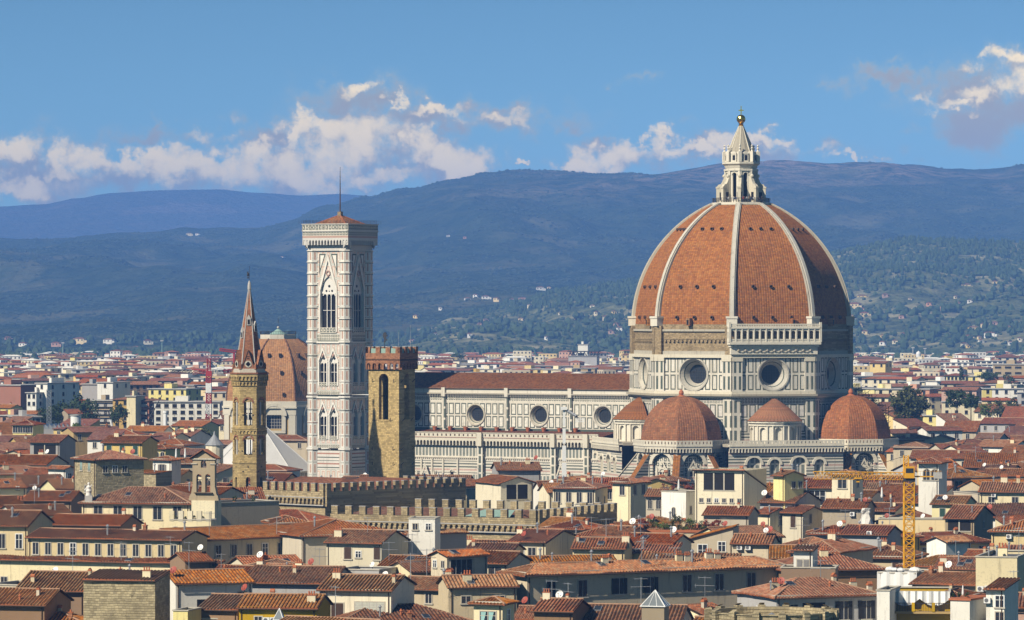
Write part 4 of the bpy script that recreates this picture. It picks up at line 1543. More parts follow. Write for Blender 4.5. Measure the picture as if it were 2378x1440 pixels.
def open_tower():
    """the square rubble tower with a brick crown"""
    Y = 1036.
    k = Y / F
    x0, _, _ = at(856, 0, Y)
    T = thing('stone_tower', 'square tan stone tower with tall open belfry arches and brick battlements', 'tower', (x0, Y, 0), -26.5)
    W_ = 7.9
    zc = lambda py: CAMZ - (py - 720) * k
    g = MB()
    for i, (phi, ox, oy) in enumerate(((0, 0, 0), (90, W_, 0), (180, W_, W_), (270, 0, W_))):
        g.at(phi, ox, oy)
        g.wall(W_, 0, zc(858), m_forte, [(W_ * .34, W_ * .34 + 2.45, zc(975), zc(880), 'a')], dep=1.3)
        g.box(W_ * .30, -.15, zc(977), W_ * .34 + 2.8, .2, zc(974), m_forte)
        for (fx, py) in ((.12, 888), (.82, 888), (.2, 978), (.72, 978), (.12, 1045), (.8, 1045), (.12, 1080), (.8, 1080)):
            g.tube((fx * W_, 0, zc(py)), (fx * W_ + .35, -.6, zc(py) + .8), .07, m_iron, 4)
    g.at()
    g.box(1.2, 1.2, zc(976) - .6, W_ - 1.2, W_ - 1.2, zc(976) - .2, m_wood)
    g.box(1.2, 1.2, zc(862), W_ - 1.2, W_ - 1.2, zc(860), m_wood)
    g.build('shaft', T)
    g = MB()
    e = .5
    for (phi, ox, oy) in ((0, 0, 0), (90, W_, 0), (180, W_, W_), (270, 0, W_)):
        g.at(phi, ox, oy)
        n = 6
        st = (W_ + 2 * e) / n
        g.wall(W_ + 2 * e, zc(858), zc(837), m_red, [(-e + i * st + .28, -e + (i + 1) * st - .28, zc(858) + .001, zc(848), 'a') for i in range(n)], dep=e, x0=-e, y=-e)
        g.quad((-e, -e, zc(837)), (W_ + e, -e, zc(837)), (W_ + e, -e, zc(820)), (-e, -e, zc(820)), m_red)
        g.quad((-e, -e, zc(820)), (W_ + e, -e, zc(820)), (W_ + e, -e + .6, zc(820)), (-e, -e + .6, zc(820)), m_red)
        g.quad((-e, -e + .6, zc(837)), (W_ + e, -e + .6, zc(837)), (W_ + e, -e + .6, zc(820)), (-e, -e + .6, zc(820)), m_red)
    g.at()
    g.box(-.5, -.5, zc(837), W_ + .5, W_ + .5, zc(834), m_wood)
    cr = g.build('crown', T)
    me = merlon_mesh(1.15, .6, zc(806) - zc(820), m_red)
    q = MB()
    for (phi, ox, oy) in ((0, 0, 0), (90, W_, 0), (180, W_, W_), (270, 0, W_)):
        q.at(phi, ox, oy)
        merlons(cr, me, (q.T[0], q.T[1], *q.tp((-e, -e, 0))), W_ + 2 * e, zc(820), 2, 1.15, n=4)
    # green copper-sheet roof edge seen between the battlements
    g = MB()
    g.box(.2, .2, zc(834), W_ - .2, W_ - .2, zc(826), m_copper)
    for i in range(3):
        for s_ in (0, 1):
            x = -e + 1.15 + 0.05 + i * ((W_ + 2 * e - 1.15) / 3)
            g.box(x, -e + .3 if not s_ else W_ + e - .4, zc(820), x + 1.4, -e + .4 if not s_ else W_ + e - .3, zc(809), m_copper)
            g.box(-e + .3 if not s_ else W_ + e - .4, x, zc(820), -e + .4 if not s_ else W_ + e - .3, x + 1.4, zc(809), m_copper)
    g.build('sheet_roof', T)
    # bell in the arch
    g = MB()
    g.lathe([(0, 0), (.75, 0), (.6, .35), (.42, 1.0), (.3, 1.25), (0, 1.35)], 12, m_iron)
    g.box(-3, -.12, 1.35, 3, .12, 1.6, m_wood)
    b = g.build('bell', T, (W_ / 2, W_ / 2, zc(935)))
    # vane: a rampant beast on a rod, and two thin masts
    g = MB()
    g.tube((2.6, 3, zc(806) - 3), (2.6, 3, zc(778)), .07, m_iron)
    beast = [(2.3, .0), (2.5, .5), (2.35, 1.0), (2.1, 1.5), (2.3, 2.1), (2.7, 2.35), (3.05, 2.1), (2.95, 1.7), (3.35, 1.6), (3.3, 1.35), (2.95, 1.3), (3.0, .8), (3.3, .55), (3.1, .35), (2.85, .5), (2.8, 0)]
    zb = zc(795)
    g.face([(x, 2.9, zb + z) for (x, z) in beast], m_iron)
    g.face([(x, 3.1, zb + z) for (x, z) in beast[::-1]], m_iron)
    for (a, b_) in zip(beast, beast[1:] + beast[:1]):
        g.quad((a[0], 2.9, zb + a[1]), (b_[0], 2.9, zb + b_[1]), (b_[0], 3.1, zb + b_[1]), (a[0], 3.1, zb + a[1]), m_iron)
    g.build('weather_vane', T)
    for (x, y, py) in ((6.2, 3, 772), (W_ - .2, 6, 755)):
        g = MB()
        g.tube((x, y, zc(834)), (x, y, zc(py)), .06, m_alu, 5, .03)
        g.build('mast', T)


open_tower()


def hex_tower():
    """the slim hexagonal bell tower with a brick spire"""
    Y = 1010.
    k = Y / F
    zc = lambda py: CAMZ - (py - 720) * k
    x, _, _ = at(579, 0, Y)
    T = thing('hexagonal_bell_tower', 'slim six sided bell tower with pointed red brick spire beside battlements', 'bell tower', (x, Y, 0), -1.5)
    R = 3.75
    g = MB()
    wins = MB()
    for kf in range(6):
        w = oct_at(g, 60 * kf, R, n=6)
        for (zb, zt, pb, ps) in ((0, 1078, 0, 0), (1072, 994, 1055, 1022), (994, 896, 987, 935)):
            z0 = 0 if zb == 0 else zc(zb)
            if pb:
                g.wall(w, z0, zc(zt), m_forte, [(w / 2 - .95, w / 2 + .95, zc(pb), zc(ps), 'a')], dep=.7)
                g.arch_ring(w / 2, zc(ps), .95, 1.3, -.12, 0, m_spire, 8)
                g.box(w / 2 - .12, .1, zc(pb), w / 2 + .12, .4, zc(ps) + .4, m_campw)
                g.box(w / 2 - .95, .05, zc(ps) + .2, w / 2 + .95, .45, zc(ps) + .42, m_forte)
                g.arch_ring(w / 2 - .48, zc(ps) + .2, .36, .5, .1, .4, m_forte, 6)
                g.arch_ring(w / 2 + .48, zc(ps) + .2, .36, .5, .1, .4, m_forte, 6)
            else:
                g.wall(w, 0, zc(1072), m_forte, [(w / 2 - .5, w / 2 + .5, zc(1132), zc(1112), 'a')], dep=.6)
        for (py, o) in ((1075, .12), (1010, .12), (996, .28), (870, .35), (868, .6)):
            g.box(-o * .5, -o, zc(py), w + o * .5, .1, zc(py) + .3, m_forte if py > 900 else m_spire)
        for (p0, p1, o) in ((1008, 997, .2), (896, 884, .25), (884, 870, .5)):
            n = 5
            st = (w + o) / n
            g.wall(w + o, zc(p0), zc(p1), m_forte, [(-o / 2 + i * st + .15, -o / 2 + (i + 1) * st - .15, zc(p0) + .05, zc(p0) + (zc(p1) - zc(p0)) * .5, 'a') for i in range(n)], dep=.3, x0=-o / 2, y=-o)
            g.quad((0, -.01 - o + .32, zc(p0)), (w, -.01 - o + .32, zc(p0)), (w, -.01 - o + .32, zc(p1)), (0, -.01 - o + .32, zc(p1)), m_forte)
        g.quad((.1, .15, zc(868)), (w - .1, .15, zc(868)), (w - .1, .15, zc(856)), (.1, .15, zc(856)), m_trim)
        for (fx, py) in ((.2, 965), (.8, 965), (.15, 1048), (.85, 1048), (.5, 1085), (.2, 1095)):
            g.box(fx * w - .12, -.05, zc(py), fx * w + .12, .05, zc(py) + .3, m_void)
    g.at()
    g.build('shaft', T)
    # bells seen through the arches
    b = MB()
    b.lathe([(0, 0), (.7, 0), (.55, .4), (.4, 1.0), (0, 1.3)], 10, m_iron)
    b.box(-2.8, -.1, 1.3, 2.8, .1, 1.55, m_wood)
    b.build('bell', T, (0, 0, zc(975)))
    # spire
    g = MB()
    zb, zt = zc(862), zc(672)
    for kf in range(6):
        c0, c1 = radians(60 * kf - 30), radians(60 * kf + 30)
        r0, r1 = 3.15, .22
        P = [(r * sin(a), -r * cos(a), z) for (r, z, a) in ((r0, zb, c0), (r0, zb, c1), (r1, zt, c1), (r1, zt, c0))]
        g.quad(*P, m_spire)
        g.tube((r0 * sin(c0), -r0 * cos(c0), zb), (r1 * sin(c0), -r1 * cos(c0), zt), .17, m_conc, 5, .09)
    g.lathe([(.3, zt - .3), (.42, zt + .1), (.36, zt + 1.2), (.12, zt + 1.9), (0, zt + 2.0)], 8, m_conc)
    sp = g.build('spire', T)
    g = MB()
    for kf in range(6):
        w = oct_at(g, 60 * kf, 3.6, n=6)
        zg0, zg1 = zc(857), zc(815)
        g.face([(.35, .05, zg0), (w - .35, .05, zg0), (w / 2, .05, zg1)], m_spire)
        for sg in (-1, 1):
            e = w / 2 + sg * (w / 2 - .35)
            g.quad((w / 2, -.06, zg1 + .25), (w / 2, 2.0, zg1 + .25), (e + sg * .12, 2.0, zg0), (e + sg * .12, -.06, zg0), m_spire)
            g.quad((w / 2, -.06, zg1), (e, -.06, zg0), (e + sg * .14, -.06, zg0), (w / 2, -.06, zg1 + .28), m_wood)
        g.disc(w / 2, zg0 + 1.15, .78, -.04, m_trim, 16)
        for (dx, dz) in ((.26, 0), (-.26, 0), (0, .26), (0, -.26), (0, 0)):
            g.disc(w / 2 + dx, zg0 + 1.15 + dz, .27, -.08, m_void, 10)
        g.box(-.28, -.1, zg0, .28, .4, zg0 + 1.0, m_spire)
        g.lathe([(.3, zg0 + 1.0), (0, zg0 + 1.7)], 4, m_spire, pi / 4, 0, .1)
        for z in (zg0 + 2.3, zg0 + 2.75):
            g.box(w / 2 - .28, .0, z, w / 2 + .28, .04, z + .12, m_void)
    g.at()
    g.build('gables', sp)
    g = MB()
    for (a, py) in ((0, 745), (-60, 775), (60, 760)):
        z = zc(py) - .5
        r = 3.15 - (3.15 - .22) * (z - zb) / (zt - zb)
        b_ = radians(a)
        g.at(a, sin(b_) * r * .87, -cos(b_) * r * .87)
        g.box(-.42, -.3, z - .5, .42, .8, z + 1.0, m_conc)
        g.box(-.26, -.33, z - .3, .26, -.28, z + .8, m_void)
        g.face([(-.5, -.3, z + 1.0), (.5, -.3, z + 1.0), (0, -.3, z + 1.9)], m_conc)
        for sg in (-1, 1):
            g.quad((0, -.3, z + 1.9), (sg * .5, -.3, z + 1.0), (sg * .5, .9, z + 1.0), (0, .9, z + 1.9), m_conc)
    g.at()
    g.build('spire_window', sp)
    g = MB()
    g.tube((0, 0, zt + 1.8), (0, 0, zt + 5.2), .05, m_iron)
    g.ball((-.25, 0, zt + 3.4), .3, m_iron, 8, 5)
    g.box(-.55, -.06, zt + 2.9, -.1, .06, zt + 3.2, m_iron)
    g.box(-.5, -.06, zt + 3.5, -.2, .06, zt + 4.0, m_iron)
    g.ball((-.3, 0, zt + 2.6), .2, m_iron, 6, 4)
    g.build('weather_vane', sp)


hex_tower()


m_chapel = tiles('chapel_tiles', (.42, .165, .05), (.32, .12, .038), (.45, .25, .11), .8, .6, .35, dark=(.13, .055, .03), var=.06, streak=.3)


def chapel_dome():
    Y = 1665.
    k = Y / F
    zc = lambda py: CAMZ - (py - 720) * k
    x, _, _ = at(646, 0, Y)
    T = thing('domed_chapel', 'large red tiled eight sided dome on an ochre drum behind the marble tower', 'chapel', (x, Y, 0), 0)
    R = 20.4
    ph = -1.5          # a face looks a little to the left
    g = MB()
    z0, z1 = 0, zc(946)
    for kf in range(8):
        f = ph + 45 * kf
        w = oct_at(g, f, R)
        g.wall(w, z0, z1, WALL['ochre'], [(w / 2 - 2.7, w / 2 + 2.7, zc(993), zc(963), 'a')], dep=1.0)
        for xx in (0, w - 2.6):
            g.box(xx, -.5, z0, xx + 2.6, 0, z1 - 2.3, marble)
        g.box(-.2, -.6, z1 - 2.4, w + .2, .1, z1, marble)
        g.box(-.5, -1.2, z1, w + .5, .4, z1 + .7, marble)
        g.box(-.4, -.8, z1 + .7, w + .4, .4, z1 + 2.6, marble)
        g.arch_ring(w / 2, zc(963), 2.7, 4.2, -.7, .1, marble, 12)
        g.arch_ring(w / 2, zc(963), 3.6, 4.7, -1.3, .1, marble, 12)
        for sg in (-1, 1):
            g.box(w / 2 + sg * 3.5 - .75, -.6, zc(998), w / 2 + sg * 3.5 + .75, 0, zc(960), marble)
        g.box(w / 2 - 4.2, -.6, zc(1003), w / 2 + 4.2, 0, zc(997), marble)
    g.at()
    g.build('drum', T)
    for kf in range(8):
        g = MB()
        w = oct_at(g, ph + 45 * kf, R)
        g.quad((w / 2 - 2.8, .8, zc(994)), (w / 2 + 2.8, .8, zc(994)), (w / 2 + 2.8, .8, zc(945)), (w / 2 - 2.8, .8, zc(945)), m_glass)
        for i in range(-2, 3):
            g.box(w / 2 + i - .06, .65, zc(993), w / 2 + i + .06, .75, zc(948), m_conc)
        for i in range(7):
            g.box(w / 2 - 2.7, .66, zc(993) + i * 1.15, w / 2 + 2.7, .74, zc(993) + i * 1.15 + .1, m_conc)
        g.build('window', T)
    g = MB()
    zd0, zd1 = zc(932), zc(787)
    rr = []
    N = 16
    for i in range(N + 1):
        t = i / N
        rr.append((20.0 * sqrt(max(0, 1 - (t * .925) ** 2.15)) * (1 - .02 * t), zd0 + (zd1 - zd0) * t))
    for kf in range(8):
        c0, c1 = radians(ph + 45 * kf - 22.5), radians(ph + 45 * kf + 22.5)
        vv = 0
        for (ra, za), (rb, zb) in zip(rr, rr[1:]):
            sl = math.hypot(ra - rb, zb - za)
            P = [(r * sin(a), -r * cos(a), z) for (r, z, a) in ((ra, za, c0), (ra, za, c1), (rb, zb, c1), (rb, zb, c0))]
            g.face(P, m_chapel, [(-ra * SIN8, vv), (ra * SIN8, vv), (rb * SIN8, vv + sl), (-rb * SIN8, vv + sl)])
            g.tube(P[0], P[3], .32, m_nave_t, 5)
            vv += sl
    g.build('dome_shell', T)
    w_ = MB()
    w_.box(-.45, -.5, 0, .45, 1.2, 1.3, m_wood)
    w_.box(-.3, -.55, .2, .3, -.48, 1.1, m_void)
    dw = w_.build('dome_window', T)
    i = 0
    for kf in range(8):
        for (py, fxs) in ((888 - 20, (-.5, .35)), (828, (-.4, .3)), (918, (.45,))):
            z = zc(py)
            t = (z - zd0) / (zd1 - zd0)
            r = 20.0 * sqrt(1 - (t * .925) ** 2.15)
            for fx in fxs:
                a = radians(ph + 45 * kf)
                xx = fx * r * SIN8
                o = dw if i == 0 else link('dome_window', dw.data, T)
                i += 1
                o.location = (sin(a) * r * COS8 + cos(a) * xx, -cos(a) * r * COS8 + sin(a) * xx, z)
                o.rotation_euler = (0, 0, a)
    g = MB()
    zt = zd1
    g.lathe([(6.6, zt - .6), (6.9, zt), (6.9, zt + 1.6), (6.4, zt + 1.6), (6.4, zt + .6), (5, zt + .8)], 8, marble, pi / 8 + radians(ph))
    for kf in range(8):
        w = oct_at(g, ph + 45 * kf, 7.0)
        g.box(0, 0, zt + 1.7, w, .08, zt + 1.8, m_iron)
        g.box(0, 0, zt + 2.7, w, .08, zt + 2.8, m_iron)
        for i in range(8):
            g.box(i * w / 8, 0, zt + 1.6, i * w / 8 + .1, .1, zt + 2.8, m_iron)
    g.at()
    g.lathe([(4.2, zt + 1.0), (3.6, zt + 1.5), (1.6, zt + 2.8), (.5, zt + 3.6), (0, zt + 3.7)], 16, m_copper)
    g.ball((0, 0, zt + 4.2), .5, m_conc, 10, 6)
    g.tube((0, 0, zt + 4.4), (0, 0, zc(738)), .08, m_iron)
    g.build('lantern_cap', T)


chapel_dome()


def baptistery():
    Y = 1395.
    k = Y / F
    zc = lambda py: CAMZ - (py - 720) * k
    x, _, _ = at(600, 0, Y)
    T = thing('baptistery', 'white marble pyramid roof of an octagonal baptistery behind the brick spire', 'baptistery', (x, Y, 0), CA)
    R = 17.5
    zb, zt = zc(1092), zc(976)
    g = MB()
    for kf in range(8):
        w = oct_at(g, 45 * kf, R)
        g.quad((0, 0, 0), (w, 0, 0), (w, 0, zb), (0, 0, zb), m_low, 6, 2)
        g.box(-.2, -.6, zb - .6, w + .2, .2, zb, marble)
    g.at()
    g.build('walls', T)
    g = MB()
    m_roofw = plaster('white_slab_roof', (.68, .67, .64), (.30, .28, .25), .35)
    for kf in range(8):
        c0, c1 = radians(45 * kf - 22.5), radians(45 * kf + 22.5)
        g.face([((R + .6) * sin(c0), -(R + .6) * cos(c0), zb), ((R + .6) * sin(c1), -(R + .6) * cos(c1), zb), (0, 0, zt)], m_roofw)
        g.tube(((R + .6) * sin(c0), -(R + .6) * cos(c0), zb + .1), (0, 0, zt + .1), .16, m_roofw, 5)
    g.lathe([(1.2, zt - .8), (1.2, zt + 1.8), (0, zt + 4)], 8, marble)
    g.build('pyramid_roof', T)


baptistery()


def palace():
    """battlemented stone palace: main block and lower wing"""
    Y = 985.
    zc = lambda py, y: CAMZ - (py - 720) / F * y
    xa, _, _ = at(755, 0, Y)
    T = thing('battlemented_palace', 'long brown stone palace with battlements and rows of corbel arches', 'palace', (xa, Y, 0), 0)

    def block(g, ang, L0, L1, ztop, zarch0, zarch1, corner, right=True, arch_right=True):
        """front wall runs left from the corner for L0, right wall runs back for L1"""
        cx, cy = corner
        s_, c_ = sin(radians(ang)), cos(radians(ang))
        fr = (ang, cx - c_ * L0, cy - s_ * L0)
        rt = (ang + 90, cx, cy)
        bk = (ang + 180, cx - s_ * L1, cy + c_ * L1)
        lf = (ang + 270, cx - c_ * L0 - s_ * L1, cy - s_ * L0 + c_ * L1)
        Ts = []
        for (A, L, dec) in ((fr, L0, True), (rt, L1, arch_right), (bk, L0, False), (lf, L1, False)):
            g.at(*A)
            g.quad((0, 0, 0), (L, 0, 0), (L, 0, ztop), (0, 0, ztop), m_forte2)
            e = .55
            if dec:
                n = round(L / 1.25)
                st = L / n
                g.wall(L, zarch0, zarch1, m_forte2, [(i * st + .24, (i + 1) * st - .24, zarch0 + .001, zarch0 + (zarch1 - zarch0) * .62, 'a') for i in range(n)], dep=e, y=-e)
                g.box(0, -e - .08, zarch1, L, -.02, zarch1 + .18, m_conc)
                g.box(0, -e, zarch1 + .18, L, -.02, ztop, m_forte2)
                g.box(0, -e - .08, zarch0 - .22, L, -.02, zarch0, m_conc)
                for i in range(n + 1):
                    x = i * st
                    g.box(max(0, x - .24), -e, zarch0 - .02, min(L, x + .24), -.02, zarch0 + .3, m_forte2)
            else:
                g.box(0, -e, ztop - 3.2, L, -.02, ztop, m_forte2)
            g.box(0, -.6, ztop - .05, L, .5, ztop, m_forte2)
            q = MB()
            q.at(*A)
            Ts.append(((q.T[0], q.T[1], *q.tp((0, -.57, 0))), L))
        g.at()
        return Ts
    me = merlon_mesh(1.35, .75, 1.75, m_forte2)
    g = MB()
    zt = zc(1142, Y)
    Ts = block(g, -43, 19, 44, zt, zc(1173, Y), zc(1157, Y), (0, 0), arch_right=False)
    A = g.build('main_block', T)
    for (t, L) in Ts[:3]:
        merlons(A, me, t, L, zt, 2.65, 1.35)
    g = MB()
    # tiled roof inside the battlements
    g.at(-43)
    for (x0, x1, y0, y1, zz) in ((-23, -1, 2, 20, 2.6), (-23, -1, 20, 43, 2.0)):
        ym = (y0 + y1) / 2
        g.quad((x0, y0, zt - .3), (x1, y0, zt - .3), (x1 - 4, ym, zt + zz), (x0 + 4, ym, zt + zz), FT['r'])
        g.quad((x1, y0, zt - .3), (x1, y1, zt - .3), (x1 - 4, ym, zt + zz), (x1 - 4, ym, zt + zz), FT['r'])
        g.quad((x1, y1, zt - .3), (x0, y1, zt - .3), (x0 + 4, ym, zt + zz), (x1 - 4, ym, zt + zz), FT['r'])
        g.quad((x0, y1, zt - .3), (x0, y0, zt - .3), (x0 + 4, ym, zt + zz), (x0 + 4, ym, zt + zz), FT['r'])
    g.build('roof', A)
    # lower wing, nearer
    Y2 = 905.
    xb, _, _ = at(1247, 0, Y2)
    zt2 = zc(1204, Y2)
    g = MB()
    Ts = block(g, -27, 47, 36, zt2, zc(1237, Y2), zc(1221, Y2), (xb - xa, Y2 - Y))
    for i in range(10):
        pass
    B = g.build('wing', T)
    me2 = merlon_mesh(1.45, .8, 1.65, m_forte2)
    for (t, L) in Ts[:3]:
        merlons(B, me2, t, L, zt2, 3.2, 1.45)
    g = MB()
    g.at(-27, xb - xa, Y2 - Y)
    g.quad((-46, 1.5, zt2 - .6), (-1, 1.5, zt2 - .6), (-1, 16, zt2 + .9), (-46, 16, zt2 + .9), FT['b'])
    g.quad((-1, 1.5, zt2 - .6), (-1, 35, zt2 - .6), (-1 - 7, 35, zt2 + .9), (-8, 8, zt2 + .9), FT['r'])
    g.quad((-18, 1.2, zt2 - .2), (-7, 1.2, zt2 - .2), (-9, 8, zt2 + 1.2), (-16, 8, zt2 + 1.2), m_copper)
    g.build('roof', B)


palace()
# ---------------------------------------------------------------- house builder
PW = .50                     # width of one tile column
LABELS = {}
HOUSES = []                  # (object, Y, px0, px1, py_top, py_vis, footprint centre, radius, short)
SCREEN_KEEP = []             # (Y, px0, px1, py_visible_bottom): what nearer fill must not hide


def slope_panel(g, O, e, s_, n, Wd, top, mat, geo=True, under=None, u0=0.):
    """one roof slope: O eave corner, e along the eave, s_ up the slope, n outward normal; top(u) = slope length at u"""
    ph = RND.uniform(0, 6)
    sag = .07 if geo else 0.

    def P(u, v, k=0.):
        k += sag * (sin(u * .38 + ph) + .6 * sin(u * .9 + v * .5 + ph * 2))
        return tuple(O[i] + e[i] * u + s_[i] * v + n[i] * k for i in range(3))
    if geo:
        nc = max(2, round(Wd / PW))
        st = Wd / nc
        prof = ((0, 0.), (.16, .11), (.45, .16), (.74, .11), (.9, .0), (1, 0.))
        for c in range(nc):
            j = RND.uniform(-.05, .06)
            for (f0, h0), (f1, h1) in zip(prof, prof[1:]):
                ua, ub = (c + f0) * st, (c + f1) * st
                ta, tb = max(0, top(ua)), max(0, top(ub))
                g.face([P(ua, j, h0), P(ub, j, h1), P(ub, max(tb, j), h1), P(ua, max(ta, j), h0)], mat,
                       [((c + f0) * PW + u0, 0), ((c + f1) * PW + u0, 0), ((c + f1) * PW + u0, tb), ((c + f0) * PW + u0, ta)])
                g.face([P(ua, j, -.1), P(ub, j, -.1), P(ub, j, h1), P(ua, j, h0)], m_terra)
        k = -.02
    else:
        k = 0.
    us = [0, Wd]
    for i in range(1, 12):
        us.append(Wd * i / 12)
    us = sorted(us)
    if not geo:
        for ua, ub in zip(us, us[1:]):
            ta, tb = max(0, top(ua)), max(0, top(ub))
            g.face([P(ua, 0), P(ub, 0), P(ub, tb), P(ua, ta)], mat, [(ua + u0, 0), (ub + u0, 0), (ub + u0, tb), (ua + u0, ta)])
            g.face([P(ua, 0, -.16), P(ub, 0, -.16), P(ub, 0), P(ua, 0)], m_wood)
    for ua, ub in zip(us, us[1:]):
        g.face([P(ub, 0, -.15), P(ua, 0, -.15), P(ua, max(0, top(ua)), -.15), P(ub, max(0, top(ub)), -.15)], m_wood)


def make_roof(kind, L, D, z, pitch, oh, mat, geo=True, ridge=True):
    g = MB()
    tp = math.tan(radians(pitch))
    cp, sp = cos(radians(pitch)), sin(radians(pitch))
    u0 = RND.random() * 50
    zt = z
    if kind in ('gx', 'gy', 'hip'):
        swap = kind == 'gy' or (kind == 'hip' and D > L)
        A, B = (D, L) if swap else (L, D)      # A along the ridge

        def mp(x, y, zz):
            return (B - y, x, zz) if swap else (x, y, zz)

        def mv(x, y, zz):
            return (-y, x, zz) if swap else (x, y, zz)
        R = B / 2 + oh
        zo = z - oh * tp
        oha = oh * (.55 if kind != 'hip' else 1)
        LA = A + 2 * oha
        if kind == 'hip':
            f = lambda u: min(u, LA - u, R) / cp
        else:
            f = lambda u: R / cp
        slope_panel(g, mp(-oha, -oh, zo), mv(1, 0, 0), mv(0, cp, sp), mv(0, -sp, cp), LA, f, mat, geo, u0=u0)
        slope_panel(g, mp(A + oha, B + oh, zo), mv(-1, 0, 0), mv(0, -cp, sp), mv(0, sp, cp), LA, f, mat, geo, u0=u0 + 40)
        zt = zo + R * tp
        if kind == 'hip':
            WB = B + 2 * oh
            fe = lambda u: min(u, WB - u) / cp
            slope_panel(g, mp(-oh, B + oh, zo), mv(0, -1, 0), mv(cp, 0, sp), mv(-sp, 0, cp), WB, fe, mat, geo, u0=u0 + 80)
            slope_panel(g, mp(A + oh, -oh, zo), mv(0, 1, 0), mv(-cp, 0, sp), mv(sp, 0, cp), WB, fe, mat, geo, u0=u0 + 120)
            if ridge:
                m = m_ridge
                a, b = mp(-oh + R, B / 2, zt + .08), mp(A + oh - R, B / 2, zt + .08)
                g.tube(a, b, .15, m, 6)
                for (c, d) in (((-oh, -oh), a), ((-oh, B + oh), a), ((A + oh, -oh), b), ((A + oh, B + oh), b)):
                    g.tube(mp(*c, zo + .08), d, .13, m, 6)
        elif ridge:
            g.tube(mp(-oha, B / 2, zt + .08), mp(A + oha, B / 2, zt + .08), .15, m_ridge, 6)
    elif kind in ('shed', 'shedr', 'shedl'):
        # single slope: rising to the back, to the right, to the left
        if kind == 'shed':
            O, e, s_, n, Wd, run = (-oh * .5, -oh, z - oh * tp), (1, 0, 0), (0, cp, sp), (0, -sp, cp), L + oh, D + oh * 1.2
        elif kind == 'shedr':
            O, e, s_, n, Wd, run = (-oh, D + oh * .5, z - oh * tp), (0, -1, 0), (cp, 0, sp), (-sp, 0, cp), D + oh, L + oh * 1.2
        else:
            O, e, s_, n, Wd, run = (L + oh, -oh * .5, z - oh * tp), (0, 1, 0), (-cp, 0, sp), (sp, 0, cp), D + oh, L + oh * 1.2
        slope_panel(g, O, e, s_, n, Wd, lambda u: run / cp, mat, geo, u0=u0)
        zt = z + (run - oh) * tp
    return g, zt


m_ridge = plain('ridge_mortar', (.36, .22, .14), .9, 0, .45)
m_blind = plain('roller_blind', (.52, .53, .45))
m_curt = plain('teal_curtain', (.30, .52, .50))
WIN = {}


def window_mesh(w, h, style):
    """window set on the wall face (y = 0 outwards -y); returns (mesh, shutter mesh or None, shutter offsets)"""
    key = (round(w, 2), round(h, 2), style)
    if key in WIN:
        return WIN[key]
    g = MB()
    base = style[0]
    fr = m_pvc if base == 'f' else m_trim
    if style == 'slit':
        g.box(0, -.03, 0, w, .05, h, m_void)
    elif base == 'l':                                  # loggia: deep dark opening behind a lintel
        g.box(-.15, -.12, -.15, w + .15, .02, 0, m_trim)
        g.box(0, -.03, 0, w, .05, h, m_void)
        n = max(1, round(w / 2.4))
        for i in range(1, n):
            g.box(i * w / n - .13, -.14, 0, i * w / n + .13, -.03, h, m_trim)
    elif base == 'a':
        g.arch_ring(w / 2, h - w / 2, w / 2, w / 2 + .16, -.10, .02, m_trim, 8)
        g.face([(0, -.03, 0), (w, -.03, 0)] + [(w / 2 + w / 2 * cos(pi * i / 8), -.03, h - w / 2 + w / 2 * sin(pi * i / 8)) for i in range(9)], m_glass)
        g.box(-.16, -.10, 0, 0, .02, h - w / 2, m_trim)
        g.box(w, -.10, 0, w + .16, .02, h - w / 2, m_trim)
        g.box(-.25, -.2, -.14, w + .25, .02, 0, m_trim)
        g.box(w / 2 - .04, -.07, 0, w / 2 + .04, -.03, h - .1, m_conc)
    else:
        t = .14
        g.box(-t, -.08, -t, 0, .02, h + t, fr)
        g.box(w, -.08, -t, w + t, .02, h + t, fr)
        g.box(0, -.08, h, w, .02, h + t, fr)
        g.box(-t - .1, -.18, -t - .06, w + t + .1, .02, 0, m_trim)
        g.box(0, -.025, 0, w, .04, h, m_glass)
        if base == 'b':
            g.box(.02, -.06, .1, w - .02, -.03, h, m_blind)
            for i in range(1, int(h / .22)):
                g.box(.0, -.075, i * .22, w, -.06, i * .22 + .04, m_conc)
        if base == 'k':
            for i in (0, 1):
                g.face([(i * w / 2 + .1, -.05, .1), (i * w / 2 + w * .22, -.05, .1), (i * w / 2 + w * .38, -.05, h - .05), (i * w / 2 + .1, -.05, h - .05)], m_curt)
        n = 2 if w < 1.7 else round(w / 1.0)
        for i in range(1, n):
            g.box(i * w / n - .05, -.07, 0, i * w / n + .05, -.02, h, fr if base in 'fk' else m_conc)
        g.box(0, -.06, h * .62, w, -.02, h * .62 + .06, fr if base in 'fk' else m_wood)
    sm, offs = None, []
    if base == 's' and style != 'slit':
        c = SHUT[{'b': 'brown', 'g': 'green', 'y': 'grey', 'd': 'dark'}[style[2]]]
        q = MB()
        sw = w / 2
        q.box(0, -.12, 0, sw, -.075, h, c)
        for i in range(int(h / .17)):
            q.box(.06, -.145, i * .17 + .05, sw - .06, -.12, i * .17 + .13, c)
        offs = [(-sw - .02, 0), (w + .02, 0)] if style[1] == 'o' else [(0, 0), (sw, 0)]
        o = q.build('shutter')
        sm = o.data
        bpy.data.objects.remove(o)
    o = g.build('window')
    me = o.data
    bpy.data.objects.remove(o)
    WIN[key] = (me, sm, offs)
    return WIN[key]


